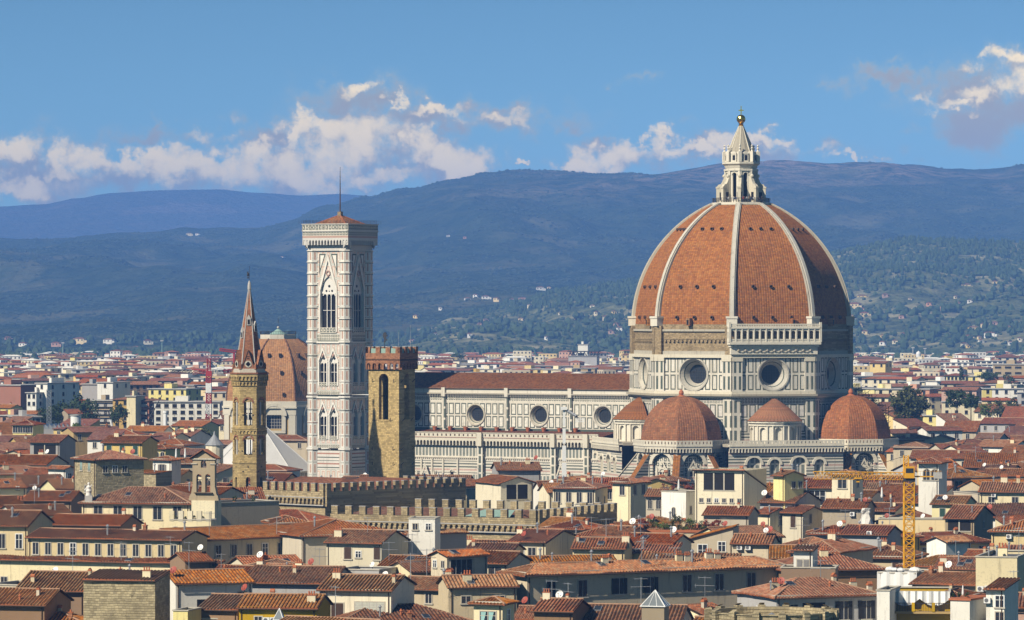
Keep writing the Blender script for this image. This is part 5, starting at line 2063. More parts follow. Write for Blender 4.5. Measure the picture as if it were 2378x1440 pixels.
def put_window(T, side, L, D, x, z, w, h, style):
    me, sm, offs = window_mesh(w, h, style)
    ang, ox, oy = {'f': (0, 0, 0), 'r': (90, L, 0), 'l': (270, 0, D), 'b': (180, L, D)}[side]
    c, s_ = cos(radians(ang)), sin(radians(ang))
    nm = 'loggia' if style[0] == 'l' else 'window'
    o = link(nm, me, T, (ox + x * c, oy + x * s_, z), ang)
    for (dx, dz) in offs:
        link('shutter', sm, o, (dx, 0, dz))
    return o


def chimney_mesh(kind):
    g = MB()
    if kind == 0:
        g.box(-.4, -.3, -1.2, .4, .3, 1.1, WALL['beige'])
        g.box(-.5, -.4, 1.1, .5, .4, 1.25, m_terra)
        for s_ in (-1, 1):
            g.quad((-.45, s_ * .38, 1.35), (.45, s_ * .38, 1.35), (.45, 0, 1.75), (-.45, 0, 1.75), m_terra)
        for x in (-.4, .3):
            g.box(x, -.3, 1.25, x + .1, .3, 1.5, m_terra)
    elif kind == 1:
        g.box(-.8, -.35, -1.4, .8, .35, 1.3, WALL['cream'])
        g.box(-.9, -.45, 1.3, .9, .45, 1.42, m_terra)
        for x in (-.5, 0, .5):
            g.lathe([(.17, 1.42), (.13, 1.95), (.2, 2.0), (0, 2.2)], 8, m_terra, 0, x, 0)
    elif kind == 2:
        g.lathe([(.16, -1), (.16, 1.5), (.3, 1.55), (.3, 1.65), (.05, 1.95), (0, 1.95)], 8, m_alu)
    elif kind == 3:
        g.box(-.35, -.35, -1.3, .35, .35, .9, m_red)
        g.box(-.45, -.45, .9, .45, .45, 1.05, m_terra)
        g.lathe([(.2, 1.05), (.15, 1.5), (0, 1.5)], 8, m_terra)
    o = g.build('chimney')
    me = o.data
    bpy.data.objects.remove(o)
    return me


CHIM = [chimney_mesh(i) for i in range(4)]


def dish_mesh(mat):
    """parabolic dish on a short arm, facing the sunny side"""
    g = MB()
    el, az = radians(32), radians(-28)
    d = (sin(az) * cos(el), -cos(az) * cos(el), sin(el))
    u = (cos(az), sin(az), 0)
    w = (d[1] * u[2] - d[2] * u[1], d[2] * u[0] - d[0] * u[2], d[0] * u[1] - d[1] * u[0])
    R, n = .55, 14

    def P(r, t, k):
        return tuple((0, 0, 1.0)[i] + u[i] * r * cos(t) + w[i] * r * sin(t) * 1.08 + d[i] * (k + .22 * r * r) for i in range(3))
    for (ra, rb, k) in ((.0, R * .6, 0), (R * .6, R, 0), (R, R, -.04), (R * .6, R, -.04), (0., R * .6, -.04)):
        for i in range(n):
            a, b = 2 * pi * i / n, 2 * pi * (i + 1) / n
            if ra == rb:
                g.quad(P(ra, a, k), P(ra, b, k), P(ra, b, 0), P(ra, a, 0), mat)
            elif ra == 0:
                g.face([P(0, a, k), P(rb, a, k), P(rb, b, k)], mat)
            else:
                g.quad(P(ra, a, k), P(rb, a, k), P(rb, b, k), P(ra, b, k), mat)
    dish = g
    st = MB()
    st.tube((0, .12, -.6), (0, .12, .95), .04, m_iron)
    st.tube((0, .12, .9), (0, 0, 1.0), .04, m_iron)
    tip = tuple((0, 0, 1.0)[i] + d[i] * .5 - w[i] * .1 for i in range(3))
    st.tube(P(R, -pi / 2, 0), tip, .025, m_iron)
    st.box(tip[0] - .06, tip[1] - .06, tip[2] - .06, tip[0] + .06, tip[1] + .06, tip[2] + .06, m_iron)
    out = []
    for (nm, q) in (('reflector', dish), ('stand', st)):
        o = q.build(nm)
        out.append((nm, o.data))
        bpy.data.objects.remove(o)
    return out


def antenna_mesh(kind):
    g = MB()
    h = (3.2, 4.2, 2.6)[kind]
    g.tube((0, 0, -1), (0, 0, h), .05, m_alu, 4)
    b = MB()
    for (z, nn, w) in (((h - .2, 9, .9), (h - 1.3, 7, 1.4)) if kind != 2 else ((h - .15, 8, .7),)):
        b.tube((-w, 0, z), (w, 0, z), .035, m_alu, 4)
        for i in range(nn):
            x = -w + 2 * w * i / (nn - 1)
            l = .42 - .18 * i / nn
            b.tube((x, -l, z), (x, l, z), .022, m_alu, 3)
            if i == 0:
                b.tube((x, 0, z - .3), (x, 0, z + .3), .02, m_alu, 3)
    out = []
    for (nm, q) in (('pole', g), ('aerial', b)):
        o = q.build(nm)
        out.append((nm, o.data))
        bpy.data.objects.remove(o)
    return out


DISH = {'w': dish_mesh(m_dish_w), 'r': dish_mesh(m_dish_r)}
ANT = [antenna_mesh(i) for i in range(3)]


def ac_mesh():
    g = MB()
    g.box(-.45, -.18, 0, .45, .18, .75, m_pvc)
    g.disc(-.08, .38, .29, -.19, m_grey, 12)
    g.box(-.5, -.2, -.12, .5, .2, -.04, m_iron)
    o = g.build('air_conditioner')
    me = o.data
    bpy.data.objects.remove(o)
    return me


ACM = ac_mesh()


def small_mesh(fn):
    g = MB()
    fn(g)
    o = g.build('tmp')
    me = o.data
    bpy.data.objects.remove(o)
    return me


def skyl(g):
    g.box(-.55, -.75, -.05, .55, .75, .14, m_alu)
    g.box(-.45, -.65, .14, .45, .65, .17, m_glass)


def vent(g):
    g.lathe([(.16, -.6), (.16, .55), (.26, .6), (0, .95)], 8, m_terra)


SKYL, VENT = small_mesh(skyl), small_mesh(vent)
SKYL.name, VENT.name = 'roof_light', 'vent'


def put_parts(name, meshes, loc, label, cat, group=None, rot=0., s_=1.):
    T = thing(name, label, cat, loc, rot, group)
    T.scale = (s_, s_, s_)
    for (nm, me) in meshes:
        link(nm, me, T)
    return T


def uniq(label):
    LABELS[label] = LABELS.get(label, 0) + 1
    return LABELS[label]


def house(px0, px1, py, h, a, D=None, roof='gx', wall='cream', tile='b', label=None, win=(), sw=(), pitch=17., oh=.6, px2=None, pxl=None, ch=(), dish=(), ant=(), ac=(), vb=None, name='house',
          group=None, ridge=True, geo=True, cat='house', pipe=True, Y=None, short=None, extra=None):
    Y0 = Y or (CAMZ - h) * F / (py - 720)
    if Y:
        h = CAMZ - (py - 720) / F * Y
    X0 = (px0 - 1189) / F * Y0
    c, s_ = cos(radians(a)), sin(radians(a))
    t1 = (px1 - 1189) / F
    L = (t1 * Y0 - X0) / (c - t1 * s_)
    X1, Y1 = X0 + L * c, Y0 + L * s_
    if D is None:
        if px2 is not None:
            t = (px2 - 1189) / F
            D = (X1 - t * Y1) / (s_ + t * c)
        elif pxl is not None:
            t = (pxl - 1189) / F
            D = (X0 - t * Y0) / (s_ + t * c)
        else:
            D = 10.
    D = max(2.5, min(D, 60))
    T = thing(name, label, cat, (X0, Y0, 0), a, group)
    wm = WALL[wall]
    tm = TILE[tile] if geo else FT[{'d': 'b'}.get(tile, tile)]
    # walls
    g = MB()
    g.quad((0, 0, 0), (L, 0, 0), (L, 0, h), (0, 0, h), wm)
    g.quad((L, 0, 0), (L, D, 0), (L, D, h), (L, 0, h), wm)
    g.quad((L, D, 0), (0, D, 0), (0, D, h), (L, D, h), wm)
    g.quad((0, D, 0), (0, 0, 0), (0, 0, h), (0, D, h), wm)
    tp = math.tan(radians(pitch))
    if roof == 'gx':
        r = D / 2 * tp
        for x in (0, L):
            g.face([(x, 0, h), (x, D, h), (x, D / 2, h + r)], wm)
    elif roof == 'gy':
        r = L / 2 * tp
        for y in (0, D):
            g.face([(0, y, h), (L, y, h), (L / 2, y, h + r)], wm)
    elif roof == 'shed':
        r = D * tp
        g.quad((L, D, h), (0, D, h), (0, D, h + r), (L, D, h + r), wm)
        for x in (0, L):
            g.face([(x, 0, h), (x, D, h), (x, D, h + r)], wm)
    elif roof in ('shedr', 'shedl'):
        r = L * tp
        xx = L if roof == 'shedr' else 0
        g.quad((xx, 0, h), (xx, D, h), (xx, D, h + r), (xx, 0, h + r), wm)
        for y in (0, D):
            g.face([(0, y, h), (L, y, h), (xx, y, h + r)], wm)
    else:
        # flat roof behind a low parapet
        g.quad((0, 0, h - .5), (L, 0, h - .5), (L, D, h - .5), (0, D, h - .5), m_grey)
        for (x0, y0, x1, y1) in ((-.12, -.12, L + .12, .2), (-.12, D - .2, L + .12, D + .12), (-.12, .2, .2, D - .2), (L - .2, .2, L + .12, D - .2)):
            g.box(x0, y0, h - .05, x1, y1, h + .12, m_trim)
    if pipe and geo and roof != 'flat':
        for x in ((.35, L - .35) if L > 9 else (L - .35,)):
            g.tube((x, -.1, 0), (x, -.1, h - .2), .07, m_wood, 5)
    g.build('wall', T)
    rf = None
    zt = h
    if roof != 'flat':
        q, zt = make_roof(roof, L, D, h, pitch, oh, tm, geo, ridge)
        if roof in ('gx', 'hip', 'shed') and geo:
            q.tube((-oh * .5, -oh - .08, h - oh * tp - .12), (L + oh * .5, -oh - .08, h - oh * tp - .12), .09, m_wood, 5)
        rf = q.build('roof', T)

    def roof_z(x, y):
        if roof == 'gx':
            return h + min(y, D - y) * tp
        if roof == 'gy':
            return h + min(x, L - x) * tp
        if roof == 'hip':
            return h + max(0, min(x, L - x, y, D - y)) * tp
        if roof == 'shed':
            return h + y * tp
        if roof == 'shedr':
            return h + x * tp
        if roof == 'shedl':
            return h + (L - x) * tp
        return h - .4
    for spec in ch:
        fx, fy, k = spec
        x, y = fx * L, fy * D
        q_ = RND.uniform(.62, .9)
        link('chimney', CHIM[k], rf or T, (x, y, roof_z(x, y)), RND.choice((0, 90)) if k != 1 else 0, (q_, q_, q_))
    if geo and roof in ('gx', 'hip', 'shed') and L > 6:
        for k_ in range(RND.choice((0, 1, 1, 2, 3))):
            fx, fy = RND.uniform(.1, .9), RND.uniform(.12, .38)
            x, y = fx * L, fy * D
            kind_ = RND.random()
            if kind_ < .4:
                o_ = link('roof_light', SKYL, rf or T, (x, y, roof_z(x, y) + .1))
                o_.rotation_euler = (radians(pitch), 0, 0)
            else:
                link('vent', VENT if kind_ < .75 else CHIM[2], rf or T, (x, y, roof_z(x, y)))
    for side, rows in (('f', win), ('r' if a <= 0 else 'l', sw)):
        LL = L if side == 'f' else D
        for row in rows:
            n, w, hh, drop, st = row[:5]
            f0, f1 = row[5:7] if len(row) > 5 else (0, 1)
            for i in range(n):
                f = f0 + (f1 - f0) * (i + .5) / n
                if side == 'l':
                    f = 1 - f
                s2 = st
                if st == 'p' and w < 1.4 and geo:
                    q_ = (i * 7 + int(L * 13) + int(h * 10)) % 9
                    s2 = 'f' if q_ == 0 else 'scb' if q_ == 4 and name == 'house' and group else st
                put_window(T, side, L, D, f * LL - w / 2, h - drop - hh, w, hh, s2)
    for (fx, drop) in ac:
        link('air_conditioner', ACM, T, (fx * L, -.3, h - drop))

    def wp(x, y, z):
        return (X0 + x * c - y * s_, Y0 + x * s_ + y * c, z)
    for (col, fx, fy) in dish:
        x, y = fx * L, fy * D
        nm = {'w': 'white', 'r': 'red'}[col]
        put_parts('satellite_dish', DISH[col], wp(x, y, roof_z(x, y) + .15), f'{nm} dish on the {short or label}', 'satellite dish', 'satellite dishes on the roofs', RND.uniform(-15, 15), RND.uniform(.8, 1.1))
    for (k, fx, fy) in ant:
        x, y = fx * L, fy * D
        put_parts('television_aerial', ANT[k], wp(x, y, roof_z(x, y)), f'aerial on the {short or label}', 'aerial', 'television aerials on the roofs', RND.uniform(-60, 60))
    # bookkeeping for the fill
    xs = [wp(*q, 0)[:2] for q in ((0, 0), (L, 0), (L, D), (0, D))]
    pxs = [1189 + F * q[0] / q[1] for q in xs]
    ptop = 720 + (CAMZ - zt) * F / (sum(q[1] for q in xs) / 4)
    HOUSES.append(dict(o=T, Y=min(q[1] for q in xs), Y2=max(q[1] for q in xs), a=min(pxs), b=max(pxs), top=ptop, poly=xs, short=short or label))
    SCREEN_KEEP.append((sum(q[1] for q in xs) / 4, min(pxs), max(pxs), vb if vb is not None else py + 38))
    T['_h'] = h
    del T['_h']
    return dict(T=T, L=L, D=D, h=h, wp=wp, rz=roof_z, a=a, Y=Y0, roof=rf)
# ---------------------------------------------------------------- the houses one can point to, nearest rows first
def near_city():
    H = house
    # bottom row, left to right
    H(-60, 103, 1400, 15, -14, 11, 'gx', 'brown', 'o', 'dark walled house with bright orange roof in the lower left corner', ch=((.8, .3, 0),))
    H(30, 205, 1452, 12, -8, 10, 'hip', 'beige', 'o', 'low orange roof at the bottom edge below the rubble wall', ch=((.7, .3, 3), (.5, .55, 0)))
    H(194, 360, 1346, 18.5, -9, 9, 'shed', 'rubble', 'd', 'windowless house with tall blank rubble stone wall', pitch=5, oh=.25, ch=((.82, .3, 1),), pipe=False, vb=1436)
    H(38, 196, 1368, 15.8, -13, 14, 'gx', 'brown', 'b', 'house with wide brown tiled roof left of the rubble wall', ch=((.15, .2, 0), (.9, .4, 0)), dish=(('w', .2, .8),), ant=((0, .6, .5),), vb=1380)
    H(408, 586, 1353, 17, 22, None, 'gx', 'white', 'o', 'white house with lit gable right of the rubble wall', pxl=363, win=((1, 1.2, 1.9, 1.6, 'sy' if 0 else 'p', .78, .95), (1, 1.7, 1.2, 2.5, 'l', .25, .45)), dish=(('r', .02, .2),), ant=((1, .3, .5), (2, .75, .6)), vb=1385)
    H(366, 432, 1377, 15, -10, 6, 'shed', 'white', 'o', 'little lean-to with orange tiles below the white gabled house', vb=1395)
    H(402, 436, 1418, 15, -14, 6, 'flat', 'lemon', 'o', 'tiny pale yellow roof hut at the bottom edge', vb=1440)
    H(470, 640, 1437, 13.5, -6, 7, 'flat', 'yellow', 'o', 'flat roofed terrace with grey parapet at the bottom edge', vb=1440)
    H(462, 552, 1411, 15, -20, 10, 'gx', 'brown', 'd', 'low dark roofed house behind the flat terrace', vb=1420, dish=(('r', .8, .5),))
    H(555, 735, 1408, 15.5, -10, 9, 'gx', 'gold', 'o', 'house with yellow side wall under a short orange roof', win=((2, 1.0, 1.2, 1.4, 'p'),), ch=((.9, .2, 1), (.3, .7, 0)), ac=((.36, 2.2), (.45, 2.2)), vb=1430)
    H(742, 908, 1367, 17, -13, None, 'gx', 'cream', 'b', 'big cream house with brown shutters and wide blind, at bottom centre', px2=962, pitch=13.5, win=((1, 1.7, 3.2, 2.0, 'scb', .17, .33), (1, 4.2, 3.8, 1.8, 'b', .42, .98)), sw=((1, 1.3, 2.4, 2.6, 'slit', .2, .6),),
      ch=((.12, .35, 1), (.96, .25, 0)), dish=(('w', .6, .95), ('r', .8, .95)), ant=((1, .98, .9),), vb=1440)
    H(780, 1108, 1452, 12.5, 18, 14, 'hip', 'beige', 'd', 'broad dark roof at the bottom edge by the little tower', ch=((.35, .2, 2), (.55, .15, 3)), vb=1440)
    H(1100, 1167, 1398, 18, -24, None, 'hip', 'cream', 'o', 'little square tower with teal curtains behind white window frames', px2=1194, win=((1, 2.2, 1.45, 1.2, 'k'),), sw=((1, .8, 1.7, 1.0, 'f'),), vb=1440, name='house')
    H(1043, 1200, 1361, 16.5, 12, 8, 'gx', 'beige', 'o', 'beige house with short orange roof behind the little square tower', win=((2, 1.3, 1.0, 1.5, 'p'),), ch=((.3, .2, 1),), vb=1390)
    H(1195, 1300, 1436, 13.5, -12, 9, 'gx', 'beige', 'o', 'low house with red and white dishes right of the little tower', dish=(('r', .05, .6), ('w', .6, .7)), ch=((.8, .3, 1),), vb=1440)
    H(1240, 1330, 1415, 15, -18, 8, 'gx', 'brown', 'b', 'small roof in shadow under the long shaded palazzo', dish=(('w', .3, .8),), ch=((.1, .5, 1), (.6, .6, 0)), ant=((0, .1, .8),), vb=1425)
    H(1262, 1576, 1446, 13, -11, 12, 'gx', 'grey', 'b', 'large brown roof carrying a glass pyramid skylight', ch=((.1, .4, 0),), ant=((0, .12, .55), (1, .66, .6)), vb=1440, pitch=20)
    H(1642, 1702, 1430, 13.5, 46, None, 'gx', 'cream', 'r', 'white gabled house with worn red roof beside the glass pyramid', pxl=1540, win=((1, .9, .9, .8, 'p'),), ch=((.4, .3, 0),), ant=((1, .6, .4),), vb=1440)
    H(1803, 2043, 1385, 17, 22, None, 'hip', 'grey', 'o', 'large hipped house with dark shuttered windows above the round parapet', pxl=1712, win=((1, 1.1, 2.4, 1.2, 'sod', .06, .2), (2, 1.25, 2.5, .9, 'sod', .54, .98), (1, 3.4, 2.4, 1.0, 'l', .22, .5)),
      sw=((1, 1.1, 2., 1.8, 'f', .3, .6),), ch=((.08, .35, 2), (.14, .4, 1), (.86, .3, 1), (.98, .2, 0), (.75, .5, 0)), dish=(('r', .16, .3), ), ant=((0, .7, .7),), vb=1440)
    H(2036, 2066, 1371, 18, -14, 9, 'flat', 'white', 'o', 'narrow white wall house between the dark shutters and the balcony', vb=1440)
    b = H(2066, 2206, 1374, 17.5, -6, 10, 'flat', 'gold', 'o', 'golden yellow house with draped roof terrace and iron railing', win=((1, 1.4, 2.6, 4.3, 'soy', .68, .95),), vb=1440, short='golden house with draped terrace')
    terrace(b)
    b = H(2207, 2252, 1392, 17, -26, None, 'flat', 'white', 'o', 'white terrace block topped with terracotta planters', px2=2302, vb=1440, short='white block with planters')
    planters(b)
    H(2290, 2332, 1366, 18.5, -22, 7, 'shed', 'white', 'd', 'slim white stair tower with two windows behind the planters', pitch=8, win=((1, 1.1, 1.5, 1.0, 'f', .5, 1.), (1, 1.1, 1.5, 3.2, 'p', .5, 1.)), vb=1400, ac=((.1, 2.),))
    H(2266, 2362, 1293, 21, -14, None, 'flat', 'cream', 'o', 'tall blank cream block with stained wall near the right edge', px2=2400, ac=((.3, 4.8), (.12, 4.9)), ch=((.1, .5, 2), (.3, .5, 2), (.4, .6, 1)), ant=((1, .8, .6),), vb=1372)
    H(2118, 2290, 1352, 17, -30, 10, 'gx', 'beige', 'o', 'house with long orange roof climbing towards the blank cream block', dish=(('w', .3, .5),), ch=((.1, .4, 3), (.2, .5, 0)), vb=1366, pitch=14)
    H(2155, 2240, 1386, 16.5, -20, 9, 'hip', 'brown', 'b', 'brown hipped roof between the balcony house and the planters', ch=((.5, .3, 0),), vb=1395)
    H(2310, 2440, 1408, 15, -10, 10, 'gx', 'pink', 'r', 'red roofed house in the lower right corner', ch=((.5, .4, 0),), ant=((0, .3, .5),), vb=1440)
    H(2040, 2125, 1330, 18, -24, 10, 'flat', 'grey', 'o', 'unfinished building wrapped in white sheets and rubble', vb=1365, short='building wrapped in sheets')
    # the long shaded palazzo
    L = H(1224, 1822, 1331, 18, 30, None, 'hip', 'beige', 'o', 'long shaded palazzo with huge orange roof and tall dark windows', pxl=1172,
          win=((2, 1.45, 2.4, 1.3, 'p', .03, .27), (2, 1.3, 2.3, 1.2, 'sod', .29, .53), (3, 1.45, 2.4, 1.1, 'p', .55, .93)), sw=((1, 1.3, 2.6, 1.2, 'scb', .5, .95),),
          ch=((.36, .55, 0), (.33, .4, 1), (.62, .42, 1), (.65, .4, 1), (.74, .45, 1), (.77, .42, 1)), ac=(), ant=((1, .44, .05),), vb=1400, pitch=18, oh=.95)
    H(1843, 1887, 1275, 22, -18, None, 'shed', 'white', 'd', 'white belvedere hut with louvred shutters on the long palazzo', px2=1899, win=((2, .75, 1.35, 1.5, 'scy', .15, .85),), vb=1320, pitch=9)
    H(1814, 1940, 1318, 19.5, -8, 6, 'flat', 'brown', 'o', 'roof terrace with dark railing round the white belvedere', vb=1335)
    H(1820, 2052, 1322, 17.5, 14, 12, 'hip', 'brown', 'o', 'orange hipped roof running right behind the white belvedere', ch=((.5, .4, 1),), vb=1350)
    # second row
    H(-80, 64, 1218, 19, -12, 14, 'gx', 'yellow', 'd', 'tall yellow house with dark roof at the left edge', win=((2, 1.1, 2.4, 1.6, 'p', .45, 1),), vb=1285)
    H(-60, 506, 1297, 14.3, -19, 2.6, 'shed', 'cream', 'b', 'long low cream wing with cornice below the yellow palazzo', win=((4, 1.1, 1.4, 3.0, 'p'),), pitch=9, oh=.6, vb=1330, ant=((0, .6, .3), (1, .8, .3)))
    H(65, 422, 1246, 17.5, -20, 10.5, 'gx', 'yellow', 'b', 'long yellow palazzo with a row of narrow dark windows', win=((12, 1.0, 1.95, 1.0, 'p', .01, .99),), ch=((.62, .45, 0), (.68, .5, 3)), vb=1288, pitch=12)
    H(422, 782, 1254, 17, 40, 12, 'gx', 'beige', 'o', 'shaded wing of the yellow palazzo with long orange roof', win=((9, 1.1, 2.0, 1.2, 'p', .08, .98),), ant=((1, .2, .1), (0, .62, .05)), ac=(), vb=1290, pitch=15)
    H(430, 492, 1302, 15, 25, 7, 'gx', 'brown', 'o', 'small orange roof with three dishes below the shaded wing', dish=(('w', .8, .4), ), vb=1315)
    H(565, 770, 1350, 15, -14, 13, 'gx', 'grey', 'b', 'wide brown roof with grey side wall left of bottom centre', ch=((.5, .3, 0),), dish=(('r', .6, .6),), ant=((0, .7, .6),), vb=1372)
    H(485, 600, 1338, 15.5, -20, 9, 'gx', 'beige', 'r', 'reddish roof with worn ridge below the shaded wing', ch=((.8, .5, 1),), vb=1348)
    H(700, 938, 1244, 17.6, 20, 22, 'hip', 'beige', 'o', 'broad orange hipped roof behind the white house at centre', pitch=13, vb=1246)
    H(640, 720, 1215, 18.5, 14, 10, 'hip', 'cream', 'b', 'brown hipped roof with pale gable left of the broad orange roof', vb=1226)
    H(758, 886, 1257, 17, -22, None, 'gx', 'cream', 'b', 'white house with brown shutters and dark gable wall at centre', px2=948, win=((1, 1.25, 2.0, .9, 'scb', .3, .48), (1, .9, 1.0, 1.6, 'f', .53, .63), (1, 1.1, 2.1, .8, 'scb', .84, 1.)), ch=((.12, .2, 1),), ant=((2, .55, .4),), vb=1318)
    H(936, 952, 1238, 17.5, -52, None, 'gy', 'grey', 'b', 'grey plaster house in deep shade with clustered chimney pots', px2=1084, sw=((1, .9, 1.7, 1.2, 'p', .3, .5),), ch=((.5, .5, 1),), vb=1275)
    H(949, 1010, 1204, 20.5, -8, 6, 'flat', 'white', 'o', 'small white flat roofed penthouse below the battlements', win=((2, .8, 1.0, .9, 'p'),), vb=1222)
    H(880, 1000, 1314, 16, -24, 9, 'gx', 'cream', 'b', 'cream house with brown roof under the shaded grey house', win=((3, .9, 1.8, .9, 'p'),), ant=((0, .1, .2), (1, .5, .3)), vb=1330)
    H(785, 880, 1322, 16.5, -20, 8, 'flat', 'grey', 'o', 'long grey terrace wall above the big cream house', vb=1332, dish=(('w', .6, .5),))
    H(1038, 1132, 1290, 19, 38, None, 'gx', 'beige', 'o', 'square house with lit left gable and one wide dark window', pxl=1001, win=((1, 4.0, 2.3, .7, 'p', .1, .6),), sw=((2, .75, 1.0, .9, 'p'),), vb=1335)
    H(955, 1035, 1326, 16.2, 30, 8, 'gx', 'cream', 'b', 'small cream gable with glass roof panels', dish=(('r', .9, .3),), vb=1340)
    H(1183, 1267, 1256, 17, -20, None, 'gx', 'cream', 'r', 'pale house with red dish and bluish shaded gable', px2=1346, pitch=10, win=((1, 1.1, 2.1, 1.0, 'f', .22, .4), (1, 1.3, 2.0, 1.1, 'p', .5, .75)), ch=((.0, .3, 1), (.9, 1.0, 2)), dish=(('r', .35, .05),), vb=1283)
    H(1080, 1186, 1280, 16, -14, 9, 'gx', 'beige', 'd', 'low dark roof under the battlemented wing', pitch=14, ch=((.1, .3, 0),), vb=1280)
    H(1447, 1562, 1259, 17, -24, 8.5, 'gx', 'cream', 'r', 'cream house with row of garden dormers under red tiles', win=((5, 1.4, 1.1, .8, 'f', .1, .95),), dish=(('w', .75, .7),), ant=((0, .2, .4),), vb=1282)
    H(1440, 1570, 1279, 15.8, -14, 4, 'shed', 'lemon', 'r', 'low tiled awning roof with flower boxes below the garden dormers', vb=1292)
    H(1330, 1450, 1271, 16.8, -10, 9, 'gx', 'yellow', 'b', 'yellow house with low brown roof left of the garden dormers', ch=((.05, .3, 0), (.98, .3, 1)), ant=((1, .5, .9),), vb=1284)
    H(1380, 1452, 1240, 18, -35, 8, 'gx', 'beige', 'b', 'small gabled roof with parasol and planted terrace under the battlements', dish=(('w', .9, .4),), vb=1256)
    H(1605, 1702, 1250, 16.8, -10, 8, 'shedr', 'beige', 'o', 'tan house with orange roof rising to the right', pitch=15, win=((1, 1.5, 2.5, 1.1, 'f', .15, .4), (1, 1.2, 1.6, .6, 'p', .62, .85)), dish=(('r', .8, .1),), vb=1290)
    H(1700, 1790, 1260, 16.6, -12, 8, 'gx', 'beige', 'o', 'low orange roof right of the tan house', ac=((.2, 1.2), (.42, 1.2)), dish=(('w', .8, .4), ('r', .9, .4)), vb=1270)
    H(1836, 1946, 1279, 18, -24, None, 'hip', 'beige', 'o', 'hipped house with yellow box chimney at its peak', px2=2027, vb=1300, pitch=19, ch=((.5, .5, 1),))
    H(1536, 1593, 1141, 19.3, -32, None, 'flat', 'white', 'o', 'white square tower with arched window and roof plants', px2=1630, win=((1, .7, 1.9, 3.2, 'a'), (1, 1.0, 1.0, 8.2, 'a')), sw=((1, .6, 1.5, 3.0, 'p', .1, .5),), vb=1205)
    b = H(1614, 1728, 1092, 24, -20, None, 'shed', 'cream', 'r', 'cream house with wide open loggia in front of the cathedral', px2=1780, pitch=-14, win=((1, 6.4, 3.4, .5, 'l', .14, .84), (6, .7, .75, 5.6, 'p', .05, .98)), ch=((.9, .1, 0),), vb=1178)
    H(1634, 1738, 1193, 17.6, -16, 8, 'gx', 'beige', 'r', 'low red roof below the loggia house', ch=((.7, .4, 0),), vb=1205)
    H(1796, 1822, 1102, 24, -52, None, 'gx', 'lemon', 'b', 'tall lemon yellow house with white flues on its roof', px2=1866, win=((1, .7, 1.0, 7.8, 'slit'),), sw=((2, .8, 1.2, 1.4, 'p', .3, 1),), ch=((.2, .9, 2), (.5, .7, 2), (.8, .8, 2), (.4, .2, 3)), vb=1140)
    H(1846, 1945, 1130, 21, -18, 9, 'gx', 'cream', 'r', 'cream house with glazed front below the yellow crane arm', win=((1, 3.2, 2.8, .8, 'f', .3, .75), (1, .8, 2.6, .7, 'p', .85, 1)), ch=((.1, .3, 0), (.3, -.1, 2)), vb=1160)
    H(1932, 1980, 1100, 24, -24, None, 'hip', 'cream', 'r', 'small cream tower with square barred window behind the crane arm', px2=2004, win=((1, 1.7, 1.7, 1.1, 'p'),), sw=((1, .8, 1.3, 1.3, 'p'),), vb=1150)
    H(1817, 1865, 1188, 17, -38, None, 'gx', 'cream', 'r', 'small house with closed brown shutter and plain tan gable', px2=1913, win=((1, 1.1, 2.4, .6, 'scb', .3, .75),), sw=((1, .7, 1.7, .5, 'p', .2, .5),), vb=1225)
    H(1756, 1788, 1190, 16.8, -45, None, 'gx', 'cream', 'r', 'narrow house with metal flue and white framed side window', px2=1832, sw=((1, .8, 1.9, .6, 'f', .4, .7),), ch=((.9, .05, 2),), vb=1215)
    H(1765, 1846, 1164, 18.8, -28, None, 'gx', 'grey', 'r', 'red roofed house with shaded gable and round stone flue', px2=1905, ch=((.6, .9, 2), (.05, .2, 3)), dish=(('w', .05, .1),), ant=((0, .1, .5),), vb=1172)
    H(1910, 2010, 1178, 18, -16, 9, 'gx', 'tan', 'r', 'red roofed house with tall red chimney pipe', ch=((.3, .3, 3), (.62, .4, 0)), dish=(('r', .95, .2),), ac=((.7, 1.6),), vb=1200)
    H(2040, 2196, 1205, 16.6, -8, 5, 'flat', 'yellow', 'o', 'low golden wall building behind the yellow crane mast', dish=(('r', .12, .2), ('w', .66, .1)), vb=1222)
    H(2164, 2240, 1168, 19, -20, None, 'gx', 'lemon', 'b', 'lemon house with green shutters right of the crane', px2=2264, win=((2, 1.0, 1.6, 1.0, 'scg', .15, .85),), dish=(('w', .4, .02),), vb=1195)
    H(2195, 2262, 1201, 17.4, -22, None, 'gx', 'tan', 'r', 'brown house with deep dark loggia and red dish', px2=2306, win=((1, 4.4, 2.0, .5, 'l', .04, .94),), sw=((1, .7, 1.2, 1.0, 'p'),), dish=(('r', .95, .9),), ch=((.8, .2, 2),), vb=1232)
    H(2197, 2254, 1258, 16, 38, None, 'gx', 'white', 'o', 'white gabled house with bright orange roof right of the crane foot', pxl=2152, vb=1282)
    H(2133, 2180, 1072, 26, -20, None, 'hip', 'white', 'r', 'white tower with two arched lattice windows', px2=2199, win=((2, 1.3, 2.1, 1.5, 'a', .2, 1.),), vb=1130, oh=.9)
    H(2302, 2440, 1232, 17, -12, 11, 'hip', 'yellow', 'o', 'yellow house with bright roof at the right edge', ac=((.3, 1.4),), ch=((.3, .4, 0),), vb=1262)
    H(2275, 2440, 1140, 19.5, -14, 10, 'gx', 'cream', 'r', 'long red roof above a cream wall at the right edge', win=((3, 1.2, 1.1, 1.2, 'p'),), ac=((.2, 1.2),), ch=((.3, .5, 1), (.5, .5, 0)), vb=1160)
    H(2172, 2290, 1318, 16.4, -16, 9, 'gx', 'yellow', 'r', 'yellow house with fat square chimney near the blank cream block', ch=((.12, .2, 1), (.4, .3, 2)), vb=1330)
